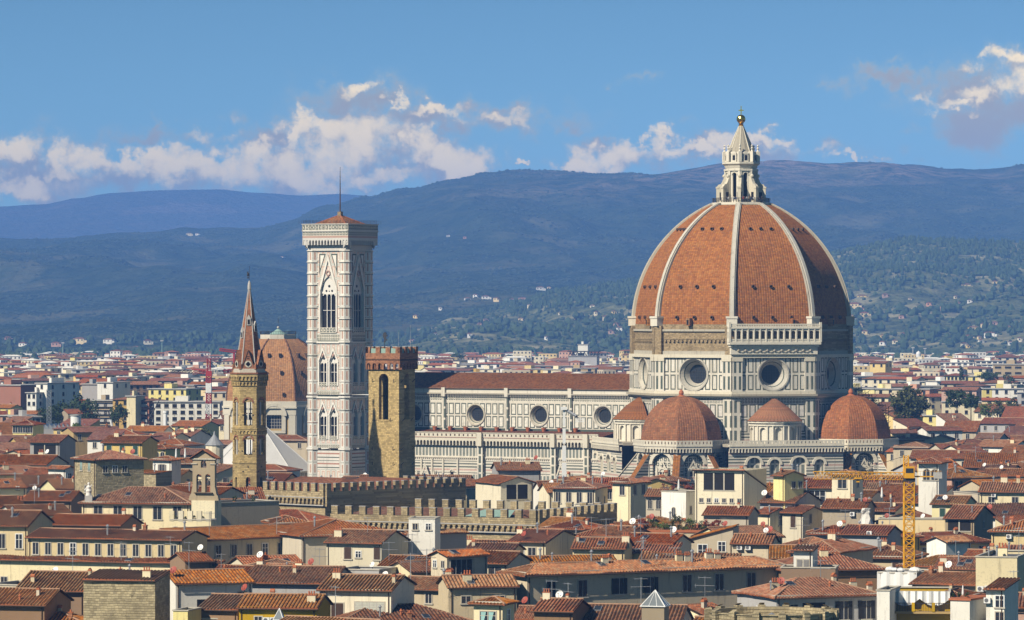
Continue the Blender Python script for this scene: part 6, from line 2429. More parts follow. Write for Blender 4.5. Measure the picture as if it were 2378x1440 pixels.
    H(2330, 2440, 1288, 17, -12, 8, 'gx', 'beige', 'r', 'house with two white flues at the right edge', ch=((.1, .2, 2), (.35, .2, 2)), vb=1296)
    H(1955, 2060, 1238, 16.8, -22, None, 'gx', 'grey', 'r', 'red roofed house with white cooling unit on its ridge', px2=2092, ac=((.62, .3),), ant=((0, .9, .5), (2, .3, .4)), vb=1262)
    # in front of the cathedral, behind the battlements
    H(1155, 1256, 1090, 20, 8, 9, 'gx', 'grey', 'r', 'grey walled house with low red roof against the cathedral wall', ch=((.75, .4, 1),), dish=(('r', .95, .5),), vb=1112)
    H(1163, 1238, 1121, 18, 28, 12, 'gy', 'cream', 'o', 'cream gabled pavilion with open porch by the cathedral', win=((1, 5.2, 3.2, .5, 'l', .08, .92),), vb=1160)
    H(1284, 1382, 1132, 18, -14, None, 'hip', 'cream', 'r', 'hipped cream house with balcony doors behind the battlements', px2=1411, win=((4, 1.0, 2.3, 1.0, 'p'),), sw=((2, .6, 1.3, 2.2, 'p'),), ch=((.6, .4, 1),), vb=1168)
    H(1422, 1464, 1119, 19.5, -40, None, 'hip', 'cream', 'r', 'square cream tower house with tall dark windows by the spur buttress', px2=1504, win=((1, 1.2, 2.0, .7, 'p', .3, .8),), sw=((2, .9, 2.0, .6, 'p'),), vb=1175)
    H(1500, 1538, 1150, 17.6, -14, 7, 'gx', 'beige', 'o', 'beige house with two arched windows left of the white tower', win=((2, .8, 2.0, .8, 'a'),), vb=1176)
    # left, behind the long yellow palazzo
    H(190, 440, 1166, 20, -12, 14, 'hip', 'cream', 'b', 'church hall with long brown roof and splayed windows', win=((5, 1.6, 2.4, .7, 'p', .06, .98),), vb=1192, pitch=20)
    H(195, 396, 1203, 16, -12, 4.5, 'shed', 'cream', 'b', 'low cream aisle with stained wall in front of the church hall', pitch=10, vb=1228)
    H(110, 280, 1216, 16.5, -18, 10, 'gx', 'brown', 'o', 'small orange roofs tucked above the left end of the yellow palazzo', ch=((.9, .5, 0),), vb=1224)
    b = H(396, 490, 1207, 17.9, -10, 4, 'flat', 'cream', 'o', 'cream terrace with four arched windows and posts of potted plants', win=((4, 1.25, 1.6, 1.3, 'a'),), vb=1228)
    for i in range(5):
        q = MB()
        q.box(-.45, -.35, -.3, .45, .35, 1.6, WALL['cream'])
        q.build('terrace_post', b['T'], ((i + .1) * b['L'] / 4.4, .3, b['h']))
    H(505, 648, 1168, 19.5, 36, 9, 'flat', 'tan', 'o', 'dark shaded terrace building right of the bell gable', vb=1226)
    H(172, 222, 1063, 25, -60, None, 'hip', 'rubble', 'o', 'square rubble stone house with green curtains and hipped roof', px2=334, win=((2, 1.1, 1.7, .8, 'k', .15, .9), (1, 1.0, 1.4, 5.6, 'p', .3, .8)), sw=((3, 1.0, 1.3, 1.5, 'p', .1, .7),), dish=(('r', .6, .95),), ch=((.5, .8, 1),), vb=1125, pitch=16)
    H(306, 362, 1097, 20, -38, None, 'shed', 'rubble', 'r', 'small blank rubble cube right of the green curtained stone house', px2=399, pitch=3, oh=.15, vb=1126, pipe=False)
    H(112, 152, 1086, 20.5, -42, None, 'gx', 'white', 'o', 'white gabled house with shaded side left of the rubble house', px2=171, sw=((1, 1.0, 1.6, 1.2, 'p'),), vb=1108)
    H(355, 398, 1066, 22, -30, None, 'hip', 'white', 'r', 'white house with shuttered window and closed parasols', px2=420, win=((1, 1.1, 1.6, 1.2, 'soy'),), vb=1086)
    H(238, 330, 1026, 24, -20, 9, 'gx', 'yellow', 'r', 'yellow house with dark green shutters behind the rubble house', win=((3, 1.2, 2.1, .9, 'scg'),), ch=((.2, .4, 1),), vb=1050)
    H(345, 384, 1040, 21, -28, 7, 'hip', 'lemon', 'r', 'lemon house with three green arched windows', win=((3, 1.2, 1.7, 1.0, 'a'),), vb=1060)
    H(30, 76, 985, 22, -18, 8, 'hip', 'lemon', 'r', 'small yellow tower house with open gallery windows at far left', win=((4, 1.5, 1.8, .7, 'p'),), vb=1004)
    H(70, 138, 1025, 23, -18, 10, 'gx', 'grey', 'r', 'wide roofed house with tall studio glazing left of the rubble house', win=((1, 6., 2.6, .8, 'l'),), vb=1048)
    H(-30, 108, 1076, 20, -18, 12, 'gx', 'cream', 'o', 'cream house with orange roof below the studio house', dish=(('w', .8, .6),), ch=((.4, .4, 0), (.7, .6, 1)), vb=1086)
    H(-40, 60, 1132, 18, 22, 10, 'gx', 'cream', 'b', 'cream gable with sagging brown roof at the left edge', ac=((.8, .6),), vb=1150)
    H(55, 165, 1160, 17.6, -12, 10, 'gx', 'brown', 'b', 'brown roof with twin white dishes left of the church hall', dish=(('w', .1, .4),), vb=1172)


def terrace(b):
    T, L, h = b['T'], b['L'], b['h']
    g = MB()
    for i in range(int(L / .22)):
        g.box(i * .22, -1.35, h - 2.6, i * .22 + .05, -1.3, h - 1.5, m_iron)
    g.box(0, -1.38, h - 1.5, L, -1.28, h - 1.42, m_iron)
    g.box(-.2, -1.4, h - 2.9, L + .2, 0, h - 2.6, WALL['ochre'])
    g.build('balcony_railing', T)
    for i in range(3):
        g = MB()
        g.box(.3 + i * L / 3, -1.5, h - 2.6, .7 + i * L / 3, -1.1, h - 1.4, WALL['gold'])
        g.build('balcony_post', T)
    g = MB()
    n = 26
    for i in range(n):
        x0, x1 = L * i / n, L * (i + 1) / n
        y0, y1 = -.6 - .18 * sin(i * 1.9), -.6 - .18 * sin((i + 1) * 1.9)
        d0, d1 = .9 + 1.0 * abs(sin(i / n * pi * 2)), .9 + 1.0 * abs(sin((i + 1) / n * pi * 2))
        g.face([(x0, y0 - .2, h - d0), (x1, y1 - .2, h - d1), (x1, y1, h + .1), (x0, y0, h + .1)], m_pvc)
    g.build('white_drapes', T)


def planters(b):
    T, L, D, h = b['T'], b['L'], b['D'], b['h']
    g = MB()
    g.box(-.2, -.2, h - .1, L + .2, D + .2, h + .15, m_terra)
    g.build('terrace_edge', T)


near_city()
# ---------------------------------------------------------------- the rest of the city: houses filling the gaps, apartment blocks farther out
FOOT = []                       # circles (x, y, r) already built on


def foot_rect(ox, oy, ang, x0, x1, y0, y1, st=6.):
    c, s_ = cos(radians(ang)), sin(radians(ang))
    x = x0
    while x <= x1:
        y = y0
        while y <= y1:
            FOOT.append((ox + x * c - y * s_, oy + x * s_ + y * c, st * .72))
            y += st
        x += st


foot_rect(CX, CY, CA, -118, -30, -25, 24)
foot_rect(CX, CY, CA, -48, 52, -50, 50)
foot_rect(*cath_world(-115.6, -35, 0)[:2], CA, -9, 9, -9, 9)
foot_rect(at(856, 0, 1036)[0], 1036, -26, -1, 9, -1, 9)
FOOT.append((at(579, 0, 1010)[0], 1010, 6))
FOOT.append((at(646, 0, 1665)[0], 1665, 24))
FOOT.append((at(600, 0, 1395)[0], 1395, 20))
foot_rect(at(755, 0, 985)[0], 985, -43, -19, 0, 0, 44)
foot_rect(at(1247, 0, 905)[0], 905, -27, -47, 0, 0, 36)
foot_rect(at(770, 0, 930)[0], 930, 0, 0, 28, 0, 80)
for hh in HOUSES:
    xs = [q[0] for q in hh['poly']]
    ys = [q[1] for q in hh['poly']]
    cx, cy = sum(xs) / 4, sum(ys) / 4
    p0, p1, p3 = hh['poly'][0], hh['poly'][1], hh['poly'][3]
    for i in (.15, .5, .85):
        for j in (.15, .5, .85):
            FOOT.append((p0[0] + (p1[0] - p0[0]) * i + (p3[0] - p0[0]) * j, p0[1] + (p1[1] - p0[1]) * i + (p3[1] - p0[1]) * j, min(4.5, math.dist(p0, p1) * .2 + 1.5)))
for (Y, a, b, v) in ((1265, 1420, 2075, 1108), (1320, 960, 1480, 1108), (1337, 712, 876, 1100), (1000, 850, 968, 1108), (985, 600, 757, 1178), (1010, 755, 1097, 1184), (905, 785, 1250, 1243), (925, 1245, 1497, 1205),
                     (1010, 535, 625, 1128), (1395, 496, 720, 1082), (1665, 508, 716, 1010), (830, 440, 515, 1196), (2000, 360, 510, 978), (2000, 62, 145, 948), (2000, 0, 62, 940), (2100, 470, 500, 978), (2000, 215, 358, 975), (1700, 120, 300, 976), (2000, 145, 225, 925)):
    SCREEN_KEEP.append((Y, a, b, v))
STEP = 4
PROF = [1440.] * (2520 // STEP)


def cols(a, b):
    return range(max(0, int((a + 70) / STEP)), min(len(PROF), int((b + 70) / STEP) + 1))


def cover(a, b, top):
    for i in cols(a, b):
        PROF[i] = min(PROF[i], top)


ANCH = [('the yellow crane mast', 2110, 1180), ('the round parapet', 1790, 1425), ('the glass pyramid', 1515, 1405), ('the long shaded palazzo', 1500, 1330), ('the rubble wall', 275, 1390), ('the bell gable', 480, 1110),
        ('the green curtained house', 250, 1080), ('the battlemented palace', 900, 1160), ('the square stone tower', 910, 1000), ('the white square tower', 1580, 1170), ('the roof garden', 1620, 1220), ('the white belvedere', 1868, 1290),
        ('the rightmost tribune dome', 1975, 1000), ('the big leafy tree', 2115, 935), ('the blank cream block', 2310, 1330), ('the lattice windowed tower', 2165, 1100), ('the yellow palazzo', 240, 1260),
        ('the big cream house', 850, 1400), ('the white house at centre', 830, 1280), ('the baptistery roof', 640, 1040), ('the hexagonal bell tower', 578, 1000), ('the white silo', 176, 978), ('the cathedral', 1300, 1090), ('the golden balcony house', 2130, 1400),
        ('the church hall', 320, 1180), ('the lemon tower house', 52, 1000)]
ORD = ['', 'second', 'third', 'fourth', 'fifth', 'sixth', 'seventh', 'eighth', 'ninth', 'tenth', 'eleventh', 'twelfth', 'thirteenth', 'fourteenth']
TN = {'o': 'orange', 'b': 'brown', 'r': 'red', 'd': 'dark'}
RN = {'gx': 'ridged', 'hip': 'hipped', 'gy': 'gabled', 'shed': 'sloping', 'flat': 'flat'}


def auto_labels(specs, noun):
    groups = {}
    for s in specs:
        best = min(ANCH, key=lambda A: math.hypot((s['px'] - A[1]), (s['py'] - A[2]) * 1.8))
        dx, dy = s['px'] - best[1], (s['py'] - best[2]) * 1.8
        d = ('left of' if dx < 0 else 'right of') if abs(dx) > abs(dy) else ('behind' if dy < 0 else 'in front of')
        rf = 'flat roof' if s['roof'] == 'flat' else f"{RN[s['roof']]} {TN[s['tile']]} roof"
        key = (s['wall'], rf, d, best[0])
        groups.setdefault(key, []).append((math.hypot(dx, dy), s))
    for (wall, rf, d, a), lst in groups.items():
        lst.sort(key=lambda q: q[0])
        for i, (_, s) in enumerate(lst):
            o = ORD[min(i, 13)]
            w = {'brick': 'red brick', 'gold': 'golden'}.get(wall, wall)
            s['short'] = f"{o} {w} {RN[s['roof']]} {TN[s['tile']]}-roofed {noun} {d} {a}".strip()
            s['label'] = (f"{w} {noun} with {rf}, nearest {d} {a}" if i == 0 and len(lst) > 1 else f"{w} {noun} with {rf} {d} {a}") if i == 0 else f"{o} {w} {noun} with {rf} {d} {a}"


def project_box(X, Y, a, L, D, zt):
    c, s_ = cos(radians(a)), sin(radians(a))
    P = [(X, Y), (X + L * c, Y + L * s_), (X + L * c - D * s_, Y + L * s_ + D * c), (X - D * s_, Y + D * c)]
    px = [1189 + F * p[0] / p[1] for p in P]
    yc = sum(p[1] for p in P) / 4
    return P, min(px), max(px), 720 + (CAMZ - zt) * F / yc, yc


def hits(cx, cy, r):
    for (x, y, q) in FOOT:
        d = r + q
        if abs(x - cx) < d and abs(y - cy) < d and (x - cx) ** 2 + (y - cy) ** 2 < d * d:
            return True
    return False


def fill_near(R):
    specs = []
    for hh in sorted(HOUSES, key=lambda q: q['Y']):
        pass
    todo = sorted(HOUSES, key=lambda q: q['Y'])
    k = 0
    Y = 548.
    while Y < 1900:
        while k < len(todo) and todo[k]['Y'] < Y:
            cover(todo[k]['a'], todo[k]['b'], todo[k]['top'] + 8)
            k += 1
        n = int(2500 * Y / F / 7.5)
        for i in range(n):
            px = R.uniform(-60, 2440)
            X = (px - 1189) / F * Y
            L, D = R.uniform(7, 17), R.uniform(7, 12)
            h = R.uniform(13.2, 16.8) if Y < 900 else R.uniform(13.5, 19)
            if Y > 1450:
                h = R.uniform(12, 17)
            a = R.choice((-22, -22, -16, -28, -34, 14, 28, -10)) + R.uniform(-6, 6)
            roof = R.choices(('gx', 'hip', 'gy', 'shed', 'flat'), (.52, .27, .07, .09, .05))[0]
            p = R.uniform(14, 19)
            zt = h + (0.3 if roof == 'flat' else (D if roof == 'shed' else (L if roof == 'gy' else min(D, L) if roof == 'hip' else D) / 2) * math.tan(radians(p)))
            P, pa, pb, top, yc = project_box(X, Y, a, L, D, zt)
            cx, cy = sum(q[0] for q in P) / 4, sum(q[1] for q in P) / 4
            if hits(cx, cy, math.hypot(L, D) * .36):
                continue
            bad = False
            for (KY, ka, kb, kv) in SCREEN_KEEP:
                if KY > yc - 2 and pa < kb - 3 and pb > ka + 3 and top < kv - 5:
                    bad = True
                    break
            if bad:
                continue
            vis = sum(max(0, PROF[j] - top) for j in cols(pa, pb)) * STEP
            need = 190 if Y < 1000 else 120
            if vis < need or not cols(pa, pb):
                continue
            cover(pa, pb, top + 1.5)
            for fx in (.2, .5, .8):
                for fy in (.25, .75):
                    FOOT.append((P[0][0] + (P[1][0] - P[0][0]) * fx + (P[3][0] - P[0][0]) * fy, P[0][1] + (P[1][1] - P[0][1]) * fx + (P[3][1] - P[0][1]) * fy, min(L, D) * .3))
            specs.append(dict(X=X, Y=Y, a=a, L=L, D=D, h=h, roof=roof, pitch=p, px=(pa + pb) / 2, py=720 + (CAMZ - h) * F / Y, pa=pa, pb=pb, vis=vis,
                              wall=R.choices(('cream', 'white', 'yellow', 'beige', 'grey', 'tan', 'ochre', 'pink', 'lemon'), (.30, .16, .12, .14, .08, .08, .05, .03, .05))[0],
                              tile=R.choices('brdo', (.33, .33, .15, .22))[0]))
            SCREEN_KEEP.append((yc, pa, pb, 720 + (CAMZ - h) * F / Y + 4))
        Y += 6.5
    return specs


def build_fill():
    R = random.Random(11)
    specs = fill_near(R)
    if len(specs) > 205:
        specs = sorted(specs, key=lambda s: -s['vis'])[:205]
    auto_labels(specs, 'house')
    for i, s in enumerate(specs):
        Y, L = s['Y'], s['L']
        geo = Y < 1120
        t1x = s['X'] + L * cos(radians(s['a']))
        t1y = Y + L * sin(radians(s['a']))
        nw = max(1, int(L / 3.8))
        win = [(nw, R.uniform(.9, 1.15), R.uniform(1.3, 1.9), R.uniform(.7, 1.2), R.choice(('p', 'p', 'scb', 'scg', 'f', 'sod')))] if s['roof'] != 'gy' else [(2, 1.0, 1.5, .9, 'p')]
        sw = [(max(1, int(s['D'] / 5)), .9, 1.4, 1.0, 'p')] if R.random() < .6 else []
        if not geo:
            win = [(nw, 1.0, 1.6, .9, 'p')]
            sw = []
        ch = []
        if s['roof'] != 'flat' and R.random() < .75:
            for _ in range(R.choice((1, 1, 2))):
                ch.append((R.uniform(.1, .9), R.uniform(.2, .6), R.choice((0, 0, 1, 3, 2))))
        house(1189 + F * s['X'] / Y, 1189 + F * t1x / t1y, s['py'], s['h'], s['a'], s['D'], s['roof'], s['wall'], s['tile'], s['label'], win=win, sw=sw, pitch=s['pitch'], ch=ch,
              dish=[(R.choice('wwr'), R.uniform(.1, .9), R.uniform(.1, .6))] if geo and R.random() < .26 else [], ant=[(R.choice((0, 1, 2)), R.uniform(.1, .9), .5)] if geo and R.random() < .34 else [],
              ac=[(R.uniform(.1, .8), 1.5)] if geo and R.random() < .15 else [], geo=geo, group='houses of the old town', pipe=geo, short=s['short'])


build_fill()


# ---- apartment blocks in the newer city
BLOCKWIN = {}


def block_window(w, h, k=0):
    if (w, h, k) not in BLOCKWIN:
        g = MB()
        g.box(0, -.06, 0, w, .05, h, m_void if k == 0 else m_glass)
        g.box(-.1, -.22, -.12, w + .1, .02, 0, m_trim)
        if k == 2:
            g.box(-.2, -1.0, -.15, w + .2, 0, .0, m_conc)
            g.box(-.2, -1.0, 0, w + .2, -.92, .9, m_conc)
        o = g.build('window')
        BLOCKWIN[(w, h, k)] = o.data
        bpy.data.objects.remove(o)
    return BLOCKWIN[(w, h, k)]


def block(px0, px1, py, Y, a=-18, D=12, wall='cream', roof='flat', tile='r', label='', rows=3, nwin=5, kind=0, group=None, floor=3.1, ww=1.3, wh=1.7, name='apartment_block'):
    X0 = (px0 - 1189) / F * Y
    c, s_ = cos(radians(a)), sin(radians(a))
    t1 = (px1 - 1189) / F
    L = max(4, (t1 * Y - X0) / (c - t1 * s_))
    h = CAMZ - (py - 720) / F * Y
    T = thing(name, label, 'building', (X0, Y, 0), a, group)
    wm = WALL[wall]
    g = MB()
    for (p, q) in (((0, 0), (L, 0)), ((L, 0), (L, D)), ((L, D), (0, D)), ((0, D), (0, 0))):
        g.quad((*p, 0), (*q, 0), (*q, h), (*p, h), wm)
    if roof == 'gx':
        for x in (0, L):
            g.face([(x, 0, h), (x, D, h), (x, D / 2, h + D / 2 * .2)], wm)
    if roof == 'flat':
        g.quad((0, 0, h - .4), (L, 0, h - .4), (L, D, h - .4), (0, D, h - .4), m_grey)
        g.box(L * .3, D * .3, h - .4, L * .5, D * .7, h + 2.2, wm)
    g.build('wall', T)
    if roof != 'flat':
        q, _ = make_roof(roof, L, D, h, 11.5, .7, FT[{'d': 'b'}.get(tile, tile)], False, False)
        q.build('roof', T)
    else:
        q = MB()
        q.box(-.5, -.6, h - .15, L + .5, D + .5, h + .2, m_conc)
        q.build('cornice', T)
    me = block_window(ww, wh, kind)
    for r in range(rows):
        for i in range(nwin):
            link('window', me, T, ((i + .5) * L / nwin - ww / 2, 0, h - 2.4 - r * floor))
    if nwin:
        for r in range(rows):
            for i in range(max(1, int(D / 6))):
                o = link('window', me, T, (L, (i + .5) * D / max(1, int(D / 6)) - ww / 2, h - 2.4 - r * floor), 90)
    P, pa, pb, top, yc = project_box(X0, Y, a, L, D, h)
    FOOT.append((sum(p[0] for p in P) / 4, sum(p[1] for p in P) / 4, math.hypot(L, D) * .45))
    return T, L, h


def far_city():
    B = block
    B(-35, 48, 894, 1950, -30, 20, 'brick', label='big red brick block with blank walls at the left edge', rows=0, nwin=0)
    B(62, 84, 912, 1900, -25, 14, 'white', label='low white step of the cream stepped block', rows=2, nwin=2)
    B(84, 110, 890, 1905, -32, 22, 'white', label='cream stepped block with few windows near the left edge', rows=4, nwin=1)
    B(143, 190, 893, 2050, -16, 14, 'yellow', 'gx', 'o', label='yellow block with green shutters behind the dark trees', rows=3, nwin=4)
    B(190, 226, 892, 2020, -16, 12, 'grey', label='block wrapped in pale scaffold sheets', rows=0, nwin=0)
    B(226, 262, 888, 2000, -24, 16, 'white', label='white stepped block above the orange balconies', rows=1, nwin=1)
    B(268, 372, 893, 2120, 20, 14, 'brown', 'gx', 'o', label='long dark block with orange roof behind the balcony blocks', rows=3, nwin=7)
    B(212, 264, 930, 1850, -12, 14, 'tan', label='ochre block with stacked balconies and flat roof', rows=4, nwin=3, kind=2, ww=4.2, wh=1.6)
    B(262, 300, 927, 1840, -20, 12, 'ochre', 'hip', 'r', label='orange block with hipped roof left of the white stair shaft', rows=4, nwin=2)
    B(294, 314, 920, 1830, -20, 9, 'cream', label='narrow blank cream stair shaft between orange blocks', rows=0, nwin=0)
    B(312, 346, 930, 1835, -20, 16, 'brick', 'hip', 'r', label='brick block with white balconies right of the stair shaft', rows=4, nwin=1, kind=2, ww=5., wh=1.6)
    B(345, 432, 903, 2000, -24, 14, 'lemon', label='bright yellow apartment block behind the white apartment house', rows=2, nwin=5)
    B(358, 510, 933, 1800, -3, 14, 'white', label='large white apartment house with dark windows left of the domed chapel', rows=5, nwin=8, kind=0, ww=1.8, wh=1.5, floor=2.6)
    B(0, 40, 965, 1620, -20, 14, 'pink', label='dusky pink low block at the left edge', rows=1, nwin=2)
    B(42, 95, 968, 1600, 22, 12, 'grey', label='blue grey shaded block beside the pink block', rows=1, nwin=4)
    # long brick housing above the nave
    T, L, h = B(1177, 1466, 850, 3000, -6, 14, 'brick', label='long dark red housing block seen above the nave roof', rows=3, nwin=12, kind=2, ww=3.2, wh=1.7, floor=3.2)
    T, L, h = B(1320, 1386, 827, 3250, -8, 16, 'grey', label='grey hall with trussed roof above the long housing block', rows=0, nwin=0)
    g = MB()
    for i in range(9):
        x = i * L / 8
        g.tube((x, 0, h), (x + L / 16, 0, h + 3), .25, m_iron, 4)
        g.tube((x + L / 16, 0, h + 3), (x + L / 8, 0, h), .25, m_iron, 4)
    g.box(-1, -1, h + 3, L + 1, 16, h + 3.6, m_iron)
    g.build('roof_truss', T)
    B(1342, 1365, 800, 3400, -10, 8, 'white', label='white square tower rising above the grey hall', rows=0, nwin=0)
    B(2190, 2242, 872, 2450, -12, 14, 'lemon', 'hip', 'r', label='lemon coloured palace with two rows of windows at right', rows=2, nwin=6)
    B(2306, 2400, 846, 2500, -14, 20, 'tan', label='tan office block with dark window bands at the right edge', rows=4, nwin=4, ww=3.6, wh=1.2)
    B(2265, 2330, 838, 2900, -14, 14, 'white', label='white apartment slab with balconies left of the tan office', rows=4, nwin=5, kind=2, ww=2.6)
    B(2180, 2262, 842, 2950, -14, 14, 'white', label='second white slab farther left of the tan office', rows=3, nwin=6, kind=2, ww=2.2)
    B(2020, 2056, 843, 2750, -24, 12, 'yellow', 'gx', 'r', label='pale yellow gabled block right of the drum', rows=1, nwin=2)
    B(2126, 2196, 965, 1780, -16, 12, 'lemon', label='pale yellow cube house right of the leafy tree', rows=2, nwin=3)
    B(2260, 2345, 983, 1640, -12, 11, 'grey', 'hip', 'o', label='grey green villa with orange hipped roof and dark shutters at right', rows=2, nwin=5, wh=2.)
    B(2080, 2180, 1003, 1560, -10, 12, 'tan', 'hip', 'r', label='long red roofed hall with shaded wall right of the tribune dome', rows=1, nwin=4)
    R = random.Random(23)
    specs, far = [], []
    prof0 = [1000.] * len(PROF)
    keepP = list(PROF)
    for i in range(len(PROF)):
        PROF[i] = min(PROF[i], 1035)
    Y = 1650.
    while Y < 3600:
        n = int(2500 * Y / F / 14)
        for i in range(n):
            px = R.uniform(-60, 2440)
            if 700 < px < 960 or 1470 < px < 1975 or (515 < px < 715):
                continue
            if 960 <= px <= 1470 and Y < 2700:
                continue
            X = (px - 1189) / F * Y
            L, D = R.uniform(11, 26), R.uniform(10, 14)
            h = R.uniform(12, 20) if Y < 2600 else R.uniform(11, 19)
            a = R.choice((-20, -14, -28, 24, -8)) + R.uniform(-6, 6)
            P, pa, pb, top, yc = project_box(X, Y, a, L, D, h + 1.1)
            cx, cy = sum(q[0] for q in P) / 4, sum(q[1] for q in P) / 4
            if hits(cx, cy, math.hypot(L, D) * .34):
                continue
            if any(KY > yc - 2 and pa < kb - 3 and pb > ka + 3 and top < kv - 4 for (KY, ka, kb, kv) in SCREEN_KEEP):
                continue
            vis = sum(max(0, PROF[j] - top) for j in cols(pa, pb)) * STEP
            if vis < 90:
                continue
            cover(pa, pb, top + 2.5)
            FOOT.append((cx, cy, math.hypot(L, D) * .4))
            specs.append(dict(X=X, Y=Y, a=a, L=L, D=D, h=h, px=(pa + pb) / 2, py=720 + (CAMZ - h) * F / Y, pa=pa, pb=pb, vis=vis, roof=R.choices(('hip', 'gx', 'flat'), (.33, .25, .42))[0], tile=R.choices('orb', (.4, .4, .2))[0],
                              wall=R.choices(('cream', 'white', 'yellow', 'beige', 'grey', 'tan', 'pink', 'lemon', 'ochre'), (.3, .24, .1, .12, .05, .05, .05, .05, .04))[0]))
        Y += 21
    specs = sorted(specs, key=lambda s: -s['vis'])[:250]
    global ANCH
    old = ANCH
    ANCH = [('the big red brick block', 20, 915), ('the white apartment house', 430, 955), ('the dark tree clump', 170, 950), ('the domed chapel', 560, 930), ('the long dark red housing', 1320, 855), ('the great drum', 1990, 850), ('the big leafy tree', 2115, 935),
            ('the tan office block', 2345, 860), ('the lemon palace', 2215, 868), ('the grey green villa', 2300, 985), ('the square stone tower', 985, 850), ('the red and white crane', 485, 880), ('the umbrella pine', 2295, 872), ('the bright yellow block', 390, 912)]
    auto_labels(specs, 'block')
    ANCH = old
    for s in specs:
        t1x, t1y = s['X'] + s['L'] * cos(radians(s['a'])), s['Y'] + s['L'] * sin(radians(s['a']))
        near = s['Y'] < 2500
        B(1189 + F * s['X'] / s['Y'], 1189 + F * t1x / t1y, s['py'], s['Y'], s['a'], s['D'], s['wall'], s['roof'], s['tile'], s['label'], rows=2 if near else 1, nwin=max(2, int(s['L'] / (4.2 if near else 6))),
          kind=R.choice((0, 0, 1)), group='apartment blocks of the newer city', ww=1.4 if near else 2.2)
    # the far suburb as one mass of small houses
    g = MB()
    mw = []
    for k in ('cream', 'white', 'yellow', 'beige', 'pink', 'white'):
        mw.append(panels('suburb_' + k + str(len(mw)), [(.9, 9, (.05, .05, .055))], WALLC[k], 3.0, 3.2, stain=.2))
    rr = [FT['o'], FT['b'], m_conc, WALL['white'], m_conc, m_conc, FT['o']]
    n = 0
    while n < 3800:
        Y = R.uniform(2500, 5500)
        px = R.uniform(-60, 2440)
        X = (px - 1189) / F * Y
        if z_main(X, Y) > 2 or z_hill(X, Y) > 2:
            continue
        L, D, h = R.uniform(7, 18), R.uniform(7, 11), R.uniform(6, 15) if R.random() < .75 else R.uniform(14, 21)
        if Y > 4000:
            h = R.uniform(5, 9.5)
        if Y > 5050 or hits(X, Y + 5, 5):
            continue
        if fbm(X, Y, 330, 3.9) < R.uniform(-.6, -.05):
            continue
        n += 1
        m = R.choice(mw)
        rm = R.choice(rr)
        g.at(R.uniform(-35, 30), X, Y)
        for (p, q, w) in (((0, 0), (L, 0), L), ((L, 0), (L, D), D), ((L, D), (0, D), L), ((0, D), (0, 0), D)):
            g.quad((*p, 0), (*q, 0), (*q, h), (*p, h), m, round(w / 3), max(1, round(h / 3.2)))
        if rm is m_conc:
            g.quad((0, 0, h), (L, 0, h), (L, D, h), (0, D, h), rm)
        else:
            z, r = h + D * .11, D / 2
            e = .5
            g.quad((-e, -e, h - .1), (L + e, -e, h - .1), (L - r * .8, r, z), (r * .8, r, z), rm)
            g.quad((L + e, D + e, h - .1), (-e, D + e, h - .1), (r * .8, r, z), (L - r * .8, r, z), rm)
            g.face([(L + e, -e, h - .1), (L + e, D + e, h - .1), (L - r * .8, r, z)], rm)
            g.face([(-e, D + e, h - .1), (-e, -e, h - .1), (r * .8, r, z)], rm)
    pts = []
    for i in range(2600):
        Y = R.uniform(2300, 5400)
        px = R.uniform(-60, 2440)
        X = (px - 1189) / F * Y
        if hits(X, Y, 4) or z_main(X, Y) > 4 or fbm(X, Y, 300, 5.1) < .1:
            continue
        r = R.uniform(3, 5.5)
        pts.append((X, Y, 0, r, R.uniform(8, 13), R.random() < .15))
    tag(crown_cloud('suburb_trees', pts, m_leaf), 'dark trees scattered between the far suburb houses', 'trees', kind='stuff')
    tag(g.build('distant_suburb'), 'far suburb of small pale houses with red roofs below the hills', 'suburb', kind='stuff')


far_city()


